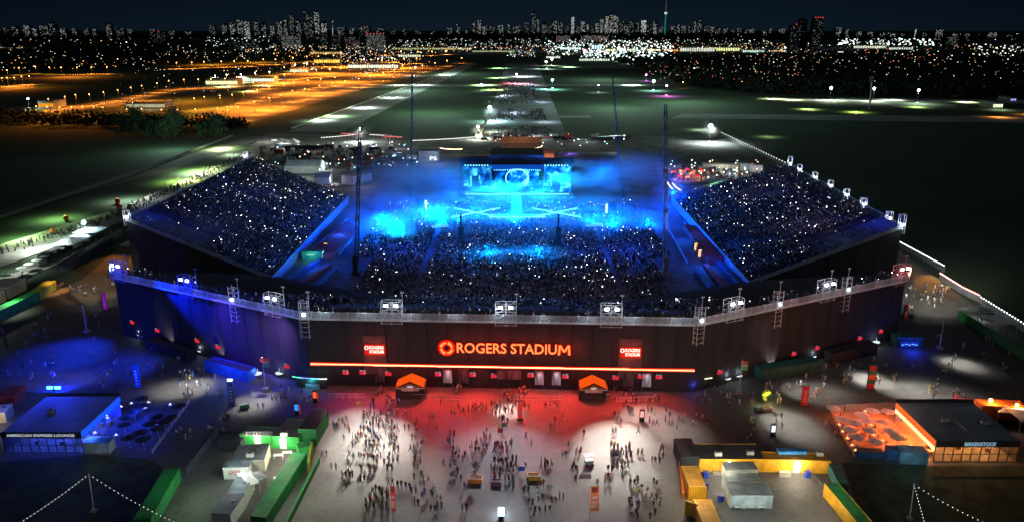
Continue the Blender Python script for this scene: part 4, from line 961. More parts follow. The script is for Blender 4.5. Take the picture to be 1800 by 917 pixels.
# farther people: one crowd, same bodies joined
def low(me):
    bm = bmesh.new(); bm.from_mesh(me); V = [tuple(v.co) for v in bm.verts]; bm.free(); return V
for pn in ('walk', 'stand'):
    me = POSES[pn]; V = [tuple(v.co) for v in me.vertices]; Fq = [list(p.vertices) for p in me.polygons if len(p.vertices) == 4]
    Pn = [tuple(p) for i, p in enumerate(far) if (i % 2 == 0) == (pn == 'walk')]
    mi = np.zeros(len(V), int)
    for p in me.polygons:
        for v in p.vertices: mi[v] = p.material_index
    cc = np.zeros((len(Pn), len(V), 3))
    for i in range(len(Pn)):
        pal = np.array([R.choice(SKIN), R.choice(list(TOPS.values())), R.choice(list(BOT.values())), (.02,.015,.01), (.03,.03,.03)]); cc[i] = pal[mi]
    mass('crowd', Pn, V, Fq, cc, crowd_m, 'farther visitors %s in loose groups along the wall and side yards' % ('walking' if pn == 'walk' else 'standing'), rots=[R.uniform(0, 6.28) for _ in Pn])
# visitors on the pale path and the ring behind the stands
pts = []
for _ in range(420):
    t = R.random(); a = Vector((215, 378)).lerp(Vector((442, 272)), t) if R.random() < .75 else Vector((0, 448)).lerp(Vector((215, 380)), t)
    pts.append(tuple(W(a.x+R.gauss(0, 4)-3, a.y+R.gauss(0, 3)-2)))
mass('crowd', pts, figV, figF, fig_cols(len(pts)), crowd_m, 'visitors strolling along the pale path outside the left stand', rots=[R.uniform(0, 6) for _ in pts])

# ---------------------------------------------------------------- containers
def container(a, b, dep, h, cm, label, rm=None, group=None, door=None, z=0.0, cat='container', name='shipping_container', rails=None):
    A, rz, L = frame2(a, b, z); r = empty(name, label, cat, A, rz, group)
    rm = rm or roof_grey
    part('side_wall', MB().corr((0, 0), (L, 0), h-.1), cm, r); part('side_wall', MB().corr((L, dep), (0, dep), h-.1), cm, r)
    part('end_wall', MB().corr((L, 0), (L, dep), h-.1), cm, r); part('end_wall', MB().corr((0, dep), (0, 0), h-.1), cm, r)
    mb = MB(); n = max(4, int(L/.6))
    for i in range(n):
        x0, x1 = L*i/n, L*(i+.5)/n; x2 = L*(i+1)/n
        mb.quad((x0, 0, h), (x1, 0, h), (x1, dep, h), (x0, dep, h)); mb.quad((x1, 0, h-.05), (x2, 0, h-.05), (x2, dep, h-.05), (x1, dep, h-.05))
        mb.quad((x1, 0, h-.05), (x1, dep, h-.05), (x1, dep, h), (x1, 0, h)); mb.quad((x2, 0, h-.05), (x2, dep, h-.05), (x2, dep, h), (x2, 0, h))
    part('roof', mb, rm, r)
    for x in (0, L):
        for y in (0, dep): part('corner_post', MB().box(x, y, 0, .16, .16, h+.02), rails or cm, r)
    for y in (0, dep): part('top_rail', MB().box(L/2, y, h-.12, L-.2, .13, .15), rails or cm, r)
    if door is not None:
        part('door', MB().box(L*door, -.08, .05, 1.3, .08, 2.1), white_p, r)
        part('wall_lamp', MB().box(L*door, -.15, h-.42, .4, .2, .16), emi('warm_lamp', (1, .85, .6), 12), r)
        c = A + Vector((math.cos(rz)*L*door, math.sin(rz)*L*door, h-.3)) + Vector((math.sin(rz), -math.cos(rz), 0))*1.0
        lamp('POINT', c, 520, (1, .88, .65), size=0)
    return r
green = mat('green_container_paint', (.04, .42, .09), .6, .15, .6); dgreen = mat('dark_green_paint', (.02, .20, .06), .6, .15, .6); olive = mat('olive_paint', (.32, .34, .06), .6, .2, .6)
yellow = mat('yellow_container_paint', (.80, .42, .03), .55, .12, .6); charcoal = mat('charcoal_paint', (.035, .045, .055), .6, .2, .6); teal = mat('dark_teal_paint', (.02, .10, .09), .6, .2, .6)
orange_p = mat('orange_paint', (.75, .18, .02), .6, .1); beige = mat('beige_panel', (.62, .56, .42), .7, .1); navy = mat('navy_paint', (.015, .03, .22), .5, .15, .6); ybr = mat('amber_roof', (.45, .22, .02), .6, .15)
# left compound
container((424, 783), (480, 787), 3.2, 2.7, green, 'bright green container with a lit white door, left end of the green row', roof_grey, 'green container row', .55)
container((481, 787), (526, 790), 7.0, 2.7, green, 'bright green container with a wall lamp beside the dark double block', roof_grey, 'green container row', .4)
container((527, 782), (557, 783), 8.0, 3.6, dgreen, 'tall dark roofed green container at the corner of the compound', charcoal, 'green container row')
container((384, 790), (424, 792), 2.4, 2.0, charcoal, 'low dark container between hedge planter and bright green container', charcoal)
container((527, 806), (552, 800), 2.2, 2.2, green, 'short green box under the tall corner container', dgreen)
container((545, 838), (551, 800), .25, 3.0, olive, 'yellow green hoarding at the compound gate', olive, cat='hoarding', name='hoarding')
container((470, 932), (540, 817), 2.6, 2.6, dgreen, 'long dark green container running to the bottom edge of the picture', dgreen)
container((500, 940), (562, 815), .3, 1.4, dgreen, 'low green rail wall beside the long dark green container', dgreen, cat='hoarding', name='hoarding')
container((268, 935), (318, 845), 2.6, 2.6, dgreen, 'green container standing alone at the lawn edge', dgreen)
container((40, 0), (60, 0), 1, 1, dgreen, 'x') if False else None
A, rz, L = frame2((430, 762), (478, 762), 2.75); r = empty('roof_rack', 'pale metal rack lying on the green container roof', 'rack', A, rz)
for i in range(8): part('rack_bay', MB().box(L*(i+.5)/8, 0, .02, L/8*.9, 1.4, .06).box(L*i/8, -.7, 0, .06, .06, .9).box(L*(i+.5)/8, -.7, .86, L/8, .05, .05), steel, r)
def cabin(a, b, dep, h, wm, rm, label, name='cabin', cat='cabin', sign=None, over=.15):
    A, rz, L = frame2(a, b); r = empty(name, label, cat, A, rz)
    part('wall', MB().box(L/2, dep/2, 0, L, dep, h-.12), wm, r)
    mb = MB(); n = max(2, int(L/1.3))
    for i in range(n): part('roof_panel', MB().box(L*(i+.5)/n, dep/2, h-.1+.01*(i % 2), L/n-.04+over/n, dep+over, .12), rm, r)
    part('trim', MB().box(L/2, -.05, h-.22, L+.1, .08, .12), white_p, r)
    part('vent', MB().box(L*.7, dep*.6, h+.02, .5, .5, .25), mid_steel, r)
    if sign:
        part('sign_plate', MB().box(L*.42, -.04, h*.42, L*.42, .06, .72), mat('sign_red', (.7, .05, .05), .5), r)
        text('lettering', sign, r, (L*.42, -.09, h*.42+.36), .8, mat('sign_white', (.85, .85, .85), .5), width=L*.36, bold=.02)
    return r
cabin((409, 832), (467, 828), 5.6, 2.6, beige, mat('slate_roof', (.10, .13, .15), .7, .2, .4), 'cream cabin with grey roof behind the white cabin')
cabin((394, 842), (440, 840), 2.6, 2.5, white_p, mat('slate_roof', (.10, .13, .15), .7), 'white cabin with red lettered sign in the left compound', sign='PODS')
_a, _b, _l = axis((388, 902), (414, 867), 3.2, 2.6)
r = cabin(_a, _b, _l, 2.6, white_p, mat('purple_grey_roof', (.10, .10, .15), .7, .2, .4), 'long white trailer with dark purple grey roof', 'trailer', 'trailer')
_a, _b, _l = axis((415, 866), (431, 836), 3.0, 2.6)
cabin(_a, _b, _l-.2, 2.6, white_p, mat('blue_grey_cloth', (.18, .24, .28), .8, .2, .5), 'shorter trailer with rumpled blue grey roof, butting the long white trailer', 'trailer', 'trailer')
def canopy(a, b, dep, h, rise, cm, label, cat='tent', peaks=1):
    A, rz, L = frame2(a, b); r = empty('tent', label, cat, A, rz)
    for k in range(peaks):
        x0, x1 = L*k/peaks, L*(k+1)/peaks; ap = ((x0+x1)/2, dep/2, h+rise); c = [(x0, 0, h), (x1, 0, h), (x1, dep, h), (x0, dep, h)]
        for i in range(4): part('roof_panel', MB().poly([c[i], c[(i+1) % 4], ap]), cm, r)
        part('valance', MB().box((x0+x1)/2, 0, h-.25, x1-x0-.02, .04, .24).box((x0+x1)/2, dep, h-.25, x1-x0-.02, .04, .24), cm, r)
        for x in (x0, x1):
            for y in (0, dep): part('leg', MB().box(x, y, 0, .08, .08, h), steel, r)
    return r
canopy((434, 876), (458, 868), 5, 2.4, .9, canvas, 'crumpled white canopy beside the trailers')
canopy((446, 868), (472, 858), 3.5, 2.3, .5, mat('grey_cloth', (.3, .33, .36), .8), 'grey shade cloth against the white canopy')
def stall_goods(px, py, label, n=6):
    p = W(px, py); r = empty('table', label, 'table', p, R.uniform(-.4, .4)); part('top', MB().box(0, 0, .74, 1.8, .8, .05), white_p, r)
    for x in (-.8, .8):
        for y in (-.3, .3): part('leg', MB().box(x, y, 0, .06, .06, .73), steel, r)
    return r
for k, (px, py, lab) in enumerate(((505, 800, 'white table by the green corner box'), (515, 812, 'white table in front of the yellow green hoarding'), (490, 805, 'white table nearest the cream cabin'), (490, 845, 'white table beside the long dark green container'), (488, 858, 'white table below the crumpled canopy'))): stall_goods(px, py, lab)
lamp('POINT', W(500, 820) + Vector((0, 0, 4)), 1600, (1, .92, .75), size=0); lamp('POINT', W(450, 850) + Vector((0, -4, 6)), 350, (.95, .95, .9), size=0)
lamp('POINT', W(420, 850) + Vector((0, 0, 5)), 900, (.9, .95, .9), size=0); lamp('POINT', W(345, 880) + Vector((0, 0, 5)), 900, (.6, 1, .6), size=0); lamp('POINT', W(520, 870) + Vector((2, 0, 9)), 1800, (.8, 1, .7), size=0)
# right compound
container((1228, 829), (1341, 829), 5.4, 2.7, yellow, 'long yellow container wall with dark roof and a lit white door', charcoal, 'yellow container row', .46)
container((1342, 829), (1457, 832), 2.6, 2.7, yellow, 'yellow container with amber roof and blue rack on top', ybr, 'yellow container row', .5)
container((1196, 829), (1227, 829), 6.5, 3.2, charcoal, 'dark tall container block at the corner of the yellow compound', charcoal)
container((1210, 878), (1240, 878), 6.6, 2.6, yellow, 'yellow container with slatted amber roof going toward the camera', ybr)
container((1232, 940), (1265, 940), 6.0, 2.6, yellow, 'yellow container with amber roof at the bottom edge', ybr)
container((1202, 876), (1193, 795), .3, 1.2, orange_p, 'thin orange rail wall outside the yellow compound', orange_p, cat='hoarding', name='hoarding')
container((1204, 905), (1224, 912), .2, 2.8, yellow, 'yellow hoarding leaf standing open between the two amber roofs', yellow, cat='hoarding', name='hoarding')
container((1447, 872), (1510, 950), 2.4, 2.6, yellow, 'yellow container with dark green roof at the right edge of the compound', dgreen)
container((1455, 832), (1472, 868), 1.6, 2.2, teal, 'small green grey container by the fence', teal)
A, rz, L = frame2((1368, 797), (1418, 797), 2.75); r = empty('roof_rack', 'bright blue folded rack on the amber container roof', 'rack', A, rz)
for i in range(9): part('rack_bay', MB().box(L*(i+.5)/9, .5, .02, L/9*.85, 1.4, .5).box(L*i/9, -.3, 0, .08, .08, .8), mat('blue_rack', (.05, .30, .75), .5), r)
for a, b, lab in (((1283, 893), (1357, 893), 'front white trailer with grey ribbed roof'), ((1276, 868), (1336, 866), 'middle white trailer behind the front one'), ((1274, 846), (1330, 845), 'rear small white trailer under the yellow wall')):
    r = cabin(a, b, 3.6 if a[1] > 880 else 2.4, 2.7 if a[1] > 880 else 2.5, mat('trailer_white', (.62, .68, .66), .5), mat('ribbed_grey', (.15, .18, .18), .6, .2, .5), lab, 'trailer', 'trailer')
    if a[1] > 880:
        for x in (1.2, 3.3, 5.2): part('hatch', MB().box(x, -.35, .55, 1.3, .6, .08), steel, r)
        for x in (1.5, 5.5):
            w_ = part('wheel', MB().tube((x, -.08, .35), (x, .12, .35), .35, 12), black_p, r)
for px, py, lab in ((1240, 838, 'blue bin under the left yellow wall'), (1419, 838, 'blue bin right of the second lit door'), (1240, 858, 'blue bin beside the yellow side container'), (1266, 880, 'blue barrel left of the front trailer'), (1345, 866, 'cyan box by the front trailer')):
    p = W(px, py); r = empty('bin', lab, 'bin', p, 0, 'blue bins in the yellow compound'); part('body', MB().box(0, 0, .08, .8, .8, 1.0), mat('bin_blue', (.02, .08, .55), .5), r); part('lid', MB().box(0, 0, 1.09, .86, .86, .08), navy, r)
for px, py, lab, n in ((1378, 836, 'pale stacked sacks left of the second lit door', 6), (1262, 832, 'pale upright roll beside the first lit door', 2), (1290, 828, 'grey crate stack right of the first lit door', 3)):
    p = W(px, py); r = empty('goods_stack', lab, 'stack', p)
    for i in range(n): part('sack', MB().box((i % 3)*.75-.7, 0, .5*(i//3), .7, .8, .48), mat('sack_cloth', (.4, .38, .34), .9), r)
lamp('POINT', W(1395, 850) + Vector((0, 0, 3.5)), 1500, (1, .85, .6), size=0); lamp('POINT', W(1262, 850) + Vector((0, 0, 4)), 1500, (1, .9, .7), size=0); lamp('POINT', W(1320, 905) + Vector((0, -3, 6)), 1500, (.85, 1, .95), size=0); lamp('POINT', W(1222, 890) + Vector((-1, 0, 6.5)), 1800, (1, .85, .5), size=0)
lamp('POINT', W(1480, 900) + Vector((-4, 0, 5)), 1100, (1, .85, .6), size=0)
# ---------------------------------------------------------------- lounges
def pane_mat(col, k):
    n = 'pane_%d_%d' % (int(col[2]*100), int(k*100))
    if n in MATS: return MATS[n]
    m = bpy.data.materials.new(n); m.use_nodes = True; MATS[n] = m; t = m.node_tree; t.nodes.clear()
    o = t.nodes.new('ShaderNodeOutputMaterial'); mx = t.nodes.new('ShaderNodeMixShader'); a = t.nodes.new('ShaderNodeBsdfTransparent'); g = t.nodes.new('ShaderNodeBsdfGlossy')
    a.inputs[0].default_value = (*col, 1); g.inputs['Roughness'].default_value = .05; mx.inputs[0].default_value = .12
    t.links.new(a.outputs[0], mx.inputs[1]); t.links.new(g.outputs[0], mx.inputs[2]); t.links.new(mx.outputs[0], o.inputs[0]); return m
def lounge(a, b, dep, h, label, sign, side, warm, signm, tx, tw, ts):
    A, rz, L = frame2(a, b); r = empty('lounge_pavilion', label, 'pavilion', A, rz)
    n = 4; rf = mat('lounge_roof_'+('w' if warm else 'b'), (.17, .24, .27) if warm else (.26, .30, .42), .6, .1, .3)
    for i in range(n): part('roof_panel', MB().box(L*(i+.5)/n, dep/2, h-.1, L/n-.06, dep, .16), rf, r)
    part('parapet', MB().box(L/2, dep+.15, h-.2, L+.4, .3, .9), black_p, r)
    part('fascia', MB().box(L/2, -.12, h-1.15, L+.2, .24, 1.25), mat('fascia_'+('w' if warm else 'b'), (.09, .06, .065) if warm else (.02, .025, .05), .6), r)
    sx = L if side > 0 else 0
    gl = emi('side_band_'+('w' if warm else 'b'), (1, .16, .03) if warm else (.01, .10, 1), .95)
    n = 16
    for i in range(n): part('side_slat', MB().box(sx+.15*side, dep*(i+.5)/n, h-1.15, .2, dep/n*.82, 1.15), gl, r)
    if warm:
        for i in range(10): part('side_window', MB().box(sx+.12*side, dep*(i+.5)/10, h-2.1, .12, dep/10*.8, .85), emi('side_glow', (1, .62, .28), 2.0), r)
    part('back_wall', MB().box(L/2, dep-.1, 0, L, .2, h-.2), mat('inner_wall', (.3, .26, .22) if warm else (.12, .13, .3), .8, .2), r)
    part('end_wall', MB().box(L-sx, dep/2, 0, .2, dep, h-.2), black_p, r); part('floor', MB().box(L/2, dep/2, 0, L, dep, .12), mat('board_floor', (.22, .15, .09), .7, .2, .5), r)
    n = 9; hh = h-1.2
    for i in range(n):
        x = L*(i+.5)/n
        for k in (0, 1): part('pane', MB().box(x, 0, .12+hh*.5*k, L/n-.12, .03, hh*.5-.08), pane_mat((.75, .75, .75), .1), r)
        part('mullion', MB().box(L*i/n, 0, .1, .12, .16, hh), black_p, r)
    part('transom', MB().box(L/2, -.03, .1+hh*.5-.05, L, .1, .1), black_p, r); part('mullion', MB().box(L, 0, .1, .12, .16, hh), black_p, r)
    for i in range(12):
        x, y = L*(i+.5)/12, R.uniform(1, dep*.7); part('pendant_lamp', MB().ball((x, y, R.uniform(1.6, h-1.6)), .16), emi('pendant_'+('w' if warm else 'b'), (1, .6, .2) if warm else (.25, .45, 1), 9), r)
        part('table', MB().box(x, y+.5, .12, .9, .9, .75), mat('table_wood', (.35, .22, .12), .6), r)
    for i in range(3):
        q = A + Matrix.Rotation(rz, 3, 'Z') @ Vector((L*(i+.5)/3, dep*.35, h-1.0)); lamp('POINT', q, 2200 if warm else 2600, (1, .5, .18) if warm else (.03, .08, 1), size=0)
    text('lettering', sign, r, (L*tx, -.3, h-.52), ts, signm, width=tw*L, bold=.012)
    return r, A, rz, L
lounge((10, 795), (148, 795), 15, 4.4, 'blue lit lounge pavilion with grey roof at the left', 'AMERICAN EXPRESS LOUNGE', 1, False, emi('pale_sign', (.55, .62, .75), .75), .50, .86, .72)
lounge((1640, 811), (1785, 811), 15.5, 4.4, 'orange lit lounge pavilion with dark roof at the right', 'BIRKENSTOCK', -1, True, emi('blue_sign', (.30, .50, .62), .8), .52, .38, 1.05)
lamp('POINT', W(160, 740) + Vector((3, 0, 3.0)), 2400, (.005, .03, 1), size=0); lamp('POINT', W(250, 745) + Vector((0, 0, 3.5)), 1600, (.01, .04, 1), size=0); lamp('POINT', W(165, 785) + Vector((0, -1, 3)), 700, (.1, .2, 1), size=0)
for px, py, pw in ((1545, 740, 2400), (1500, 760, 1300), (1590, 770, 3000), (1560, 780, 1700), (1600, 745, 2400), (1475, 735, 900)):
    lamp('POINT', W(px, py) + Vector((0, 0, 2.0)), pw*.7, (1, .13, .02), size=0)
# blue flood lamps behind the lounge
p = W(97, 697); r = empty('flood_lamp_stand', 'bright blue flood lamp pair behind the left lounge', 'flood lamp', p)
part('pole', MB().box(0, 0, 0, .15, .15, 2.2), dark_steel, r)
for x in (-.8, .9): part('lamp_head', MB().box(x, 0, 2.0, 1.2, .3, .55), emi('blue_head', (.05, .45, 1), 9), r)
part('crossbar', MB().box(0, 0, 2.0, 2.2, .1, .1), dark_steel, r)
lamp('SPOT', p + Vector((0, .6, 2.8)), 26000, (.005, .02, 1), aim=W(130, 640), angle=130, blend=1, size=0)
# decks and patios
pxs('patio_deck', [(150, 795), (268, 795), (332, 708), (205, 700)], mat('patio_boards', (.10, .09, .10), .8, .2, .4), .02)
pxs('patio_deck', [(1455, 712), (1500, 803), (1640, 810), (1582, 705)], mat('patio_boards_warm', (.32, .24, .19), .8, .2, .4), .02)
def parasol(px, py, cm, label, group, rad=1.75, h=2.5, k=8):
    p = W(px, py, h+.3); p.z = 0; r = empty('parasol', label, 'parasol', p, R.uniform(0, 1), group)
    part('canopy', MB().cone((0, 0, h), rad, .55, k), cm, r); part('pole', MB().tube((0, 0, 0), (0, 0, h+.4), .035, 5), steel, r); part('base', MB().tube((0, 0, 0), (0, 0, .12), .35, 8), dark_steel, r)
    for i in range(4): a = i*math.pi/2; part('rib', MB().tube((0, 0, h-.1), (rad*.9*math.cos(a), rad*.9*math.sin(a), h+.02), .02, 3), steel, r)
    return r
lamp('POINT', W(100, 735) + Vector((0, 3, 10)), 2600, (.02, .05, 1)); lamp('POINT', W(40, 745) + Vector((0, 0, 9)), 900, (.03, .06, 1))  # blue points added above the lounge roof to tint it
for px, py in ((1500, 745), (1550, 755), (1530, 722)): lamp('POINT', W(px, py) + Vector((0, 0, 9)), 420, (1, .45, .35))  # rosy points added overhead to light the parasol tops
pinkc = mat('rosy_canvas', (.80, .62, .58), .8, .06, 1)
dn = 0
RP = [(84, 246, 'leftmost, by the patio entrance'), (135, 310, 'leftmost of the second row'), (215, 330, 'second of the third row'), (250, 285, 'pair member nearest the back centre'), (313, 262, 'back row middle'), (402, 265, 'back row right, by the pavilion'),
      (285, 318, 'centre of the patio'), (378, 326, 'right of the centre, second row'), (182, 368, 'left of the third row'), (298, 375, 'middle of the third row'), (418, 378, 'right of the third row'), (220, 412, 'left of the front row'), (455, 415, 'yellowish, front row right by the pavilion'), (330, 437, 'front row middle')]
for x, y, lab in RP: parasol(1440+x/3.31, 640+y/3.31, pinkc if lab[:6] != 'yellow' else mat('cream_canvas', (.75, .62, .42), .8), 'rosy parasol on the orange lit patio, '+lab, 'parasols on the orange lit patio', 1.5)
darkc = mat('dark_canvas', (.02, .022, .03), .85, .1, 1)
BP = [(820, 190, 'by the back fence'), (820, 232, 'second row from the back, left'), (735, 300, 'left by the slats'), (905, 296, 'second from the right edge, upper'), (985, 300, 'right edge upper'), (720, 340, 'left, third row'), (955, 322, 'right edge middle'), (870, 335, 'right of centre'), (915, 362, 'right edge lower'),
      (815, 385, 'centre front'), (830, 425, 'frontmost right'), (745, 415, 'frontmost left'), (1040, 232, 'far right corner by the entrance'), (780, 262, 'left, second row')]
for x, y, lab in BP: parasol(x/3.31, 640+y/3.31, darkc, 'black parasol on the blue lit patio, '+lab, 'parasols on the blue lit patio', 1.5)
def patio_tables(spots, lab, warm, grp):
    for i, (x, y) in enumerate(spots):
        p = W(x, y); r = empty('bistro_table', '%s, %sin from the left' % (lab, ordinal(i+1)), 'table', p, 0, grp)
        part('top', MB().tube((0, 0, .74), (0, 0, .78), .45, 10), white_p, r); part('leg', MB().tube((0, 0, 0), (0, 0, .74), .05, 5), dark_steel, r)
        part('candle_lamp', MB().ball((0, 0, .95), .13), emi('candle_'+('w' if warm else 'b'), (1, .5, .14) if warm else (.45, .5, 1), 6), r)
        for s_ in (-1, 1): part('chair', MB().box(s_*.75, 0, .42, .42, .42, .05).box(s_*.95, 0, .45, .05, .42, .45).box(s_*.6, .16, 0, .04, .04, .42).box(s_*.6, -.16, 0, .04, .04, .42).box(s_*.9, .16, 0, .04, .04, .42).box(s_*.9, -.16, 0, .04, .04, .42), dark_steel, r)
patio_tables(sorted([(1474, 752), (1480, 764), (1488, 776), (1497, 788), (1503, 797), (1530, 752), (1550, 780), (1570, 762), (1560, 728), (1600, 790), (1585, 775), (1520, 728), (1535, 770)]), 'small round table with a warm candle lamp', True, 'bistro tables on the orange patio')
patio_tables(sorted([(168, 766), (190, 740), (214, 720), (216, 752), (232, 714), (256, 722), (275, 750), (292, 738), (280, 760), (205, 770), (240, 765), (262, 712), (300, 716)]), 'small round table with a bluish lamp', False, 'bistro tables on the blue patio')
# warm candle row along the left patio edge and fences
def fence(a, b, h, label, m, pitch=2.2, z=0, rails=2, mesh=False, name='fence'):
    A, B = W(*a), W(*b); r = empty(name, label, 'fence', A); v = B-A; n = max(2, min(60, round(v.length/pitch)))
    rz = math.atan2(v.y, v.x); base = None; Lb = v.length/n
    mb = MB().box(0, 0, 0, .07, .07, h)
    for k in range(rails): mb.box(Lb/2, 0, h*(k+.6)/rails-.04, Lb, .04, .05)
    for k in range(1, 6): mb.box(Lb*k/6, 0, .1, .025, .025, h-.15)
    base = mb.mesh('fence_panel', [m])
    for i in range(n): link('fence_panel', base, r, v*(i/n), rz)
    return r
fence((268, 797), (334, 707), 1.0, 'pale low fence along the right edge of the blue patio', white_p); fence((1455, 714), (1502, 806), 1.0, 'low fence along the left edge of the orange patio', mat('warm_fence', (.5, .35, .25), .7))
fence((330, 835), (385, 762), 1.8, 'tall wire fence left of the green compound', mid_steel); fence((1420, 835), (1447, 868), 1.8, 'wire fence inside the yellow compound', mid_steel)
container((150, 797), (193, 797), 2.4, 2.3, mat('pale_van_body', (.35, .42, .52), .6), 'pale boxy utility container in front of the blue patio', mat('dark_teal_paint', (.02, .1, .09)))
container((1582, 815), (1629, 817), 2.6, 2.5, mat('pale_blue_box', (.16, .34, .48), .6), 'pale blue container in front of the orange patio', mat('pale_blue_box', (.16, .34, .48)))
container((1560, 809), (1578, 810), 1.8, 2.3, mat('deep_blue_box', (.03, .13, .34), .6), 'deep blue narrow box beside the pale blue container', navy)
container((1508, 804), (1553, 806), 1.6, 1.3, mat('deep_blue_box', (.03, .13, .34), .6), 'low blue box at the front of the orange patio', charcoal)
lamp('POINT', W(1595, 830) + Vector((0, 0, 4)), 160, (.5, .9, 1), size=0); lamp('POINT', W(175, 815) + Vector((0, 0, 4)), 110, (.6, .8, 1), size=0)
container((0, 716), (28, 714), 5, 2.6, mat('brick_red_paint', (.45, .08, .05), .6), 'red container at the left edge behind the lounge', mat('brick_red_paint', (.45, .08, .05)))
cabin((-20, 745), (12, 742), 4, 2.3, beige, white_p, 'cream cabin at the left edge below the red container')
lamp('POINT', W(5, 750) + Vector((0, -1, 3)), 300, (1, .8, .6), size=0)
# orange lit containers behind the right lounge
container((1722, 735), (1802, 738), 3, 3.0, orange_p, 'orange container with two glowing lamps behind the right lounge', orange_p)
p = W(1735, 728); r = empty('flood_lamp_stand', 'glowing orange lamp above the orange container', 'flood lamp', p); part('pole', MB().box(0, 0, 0, .1, .1, 3.4), dark_steel, r); part('lamp_head', MB().ball((0, -.3, 3.5), .45), emi('orange_head', (1, .4, .12), 12), r)
lamp('POINT', p + Vector((0, -1, 3.8)), 1500, (1, .3, .06), size=0)
p = W(1781, 735); r = empty('flood_lamp_stand', 'second glowing lamp at the right end of the orange container', 'flood lamp', p); part('pole', MB().box(0, 0, 0, .1, .1, 3.2), dark_steel, r); part('lamp_head', MB().ball((0, -.3, 3.3), .4), MATS['orange_head'], r)
lamp('POINT', p + Vector((0, -1, 3.4)), 1500, (1, .35, .1), size=0)
canopy((1790, 762), (1850, 764), 6, 2.8, .8, mat('grey_white_canvas', (.45, .48, .5), .8), 'grey white canopy at the right edge beside the dark roof')
canopy((1752, 742), (1790, 744), 4, 2.4, .7, mat('grey_white_canvas', (.45, .48, .5), .8), 'small pale canopy under the orange container')
container((1684, 707), (1712, 708), 1.5, 1.0, mat('stall_red', (.6, .05, .05), .6), 'small red stall counter behind the right lounge', charcoal, cat='stall', name='stall')
fence((1788, 700), (1830, 702), 1.6, 'slatted dark fence above the orange container', mid_steel)
# ---------------------------------------------------------------- wall side boxes
def wbox(a, b, dep, h, m, rm, lab, **k): return container(a, b, dep, h, m, lab, rm, **k)
wbox((362, 652), (436, 672), 2.6, 2.8, mat('bar_blue', (.02, .12, .75), .6), charcoal, 'blue lit container bar against the left wing wall', cat='container bar', name='container_bar')
lamp('POINT', W(398, 674) + Vector((-1, -2, 3.2)), 900, (.05, .2, 1), size=0)
wbox((256, 612), (330, 636), 2.6, 2.4, black_p, black_p, 'long black container bar against the left wing wall', cat='container bar', name='container_bar')
wbox((1338, 670), (1440, 655), 2.8, 3.0, teal, teal, 'dark teal container bar against the right wing wall', cat='container bar', name='container_bar')
wbox((1462, 640), (1540, 622), 2.6, 2.8, black_p, black_p, 'black container bar against the right wing wall', cat='container bar', name='container_bar')
wbox((1574, 610), (1620, 611), 3.2, 2.8, teal, teal, 'teal bar with a blue lit front near the right wall end', cat='container bar', name='container_bar')
p = W(1598, 612); r = empty('menu_screen', 'blue glowing menu front of the teal bar', 'screen', p); part('panel', MB().box(0, 0, .5, 4.6, .1, 1.5), emi('blue_menu', (.01, .05, .8), .5), r)
for i in range(5): part('menu_line', MB().box(-1.8+i*.85, -.1, 1.0+.2*(i % 2), .6, .05, .12), emi('menu_line', (.25, .5, 1), 2), r)
lamp('POINT', p + Vector((0, -2, 1.6)), 700, (.01, .04, 1), size=0)
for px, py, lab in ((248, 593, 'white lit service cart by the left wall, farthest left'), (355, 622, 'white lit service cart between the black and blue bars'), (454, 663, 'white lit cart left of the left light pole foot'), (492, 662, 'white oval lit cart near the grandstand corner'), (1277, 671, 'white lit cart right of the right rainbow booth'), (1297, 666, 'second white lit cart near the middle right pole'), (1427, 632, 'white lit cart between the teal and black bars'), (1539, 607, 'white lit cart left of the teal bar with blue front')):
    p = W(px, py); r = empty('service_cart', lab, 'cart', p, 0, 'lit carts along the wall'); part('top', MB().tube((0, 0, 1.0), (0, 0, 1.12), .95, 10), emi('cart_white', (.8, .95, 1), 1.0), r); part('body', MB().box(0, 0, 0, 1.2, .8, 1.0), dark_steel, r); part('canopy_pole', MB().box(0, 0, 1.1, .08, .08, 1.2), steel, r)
    lamp('POINT', p + Vector((0, -1, 2.2)), 60, (.7, .9, 1), size=0)
for (a, b, cols_, lab) in (((516, 680), (577, 684), [(.1, .9, .4), (.2, .3, 1), (.1, .9, 1), (.7, 1, .8)], 'left booth with a curved rainbow light strip roof'), ((1184, 686), (1250, 682), [(1, .2, .1), (.1, .9, .9), (.05, .1, 1), (1, .9, .6)], 'right booth with a curved rainbow light strip roof')):
    A, rz, L = frame2(a, b); r = empty('rainbow_booth', lab, 'booth', A, rz); part('body', MB().box(L/2, 1.4, 0, L*.85, 2.2, 2.1), dark_steel, r); part('counter', MB().box(L*.55, .1, 0, L*.4, .4, 1.0), mat('bright_counter', (.3, .35, .5), .5), r)
    n = 24
    for i in range(n):
        t = i/n; part('light_tube', MB().box(L*(t+.5/n), .2-.9*abs(t-.5), 2.35+1.5*(t-.5)**2, L/n*.8, .16, .14), emi('strip_%s_%d' % (lab[0], int(t*4)), cols_[int(t*4)], 2.4), r)
    lamp('POINT', A + Vector((L*.5, -1, 1.8)), 120, cols_[2], size=0)
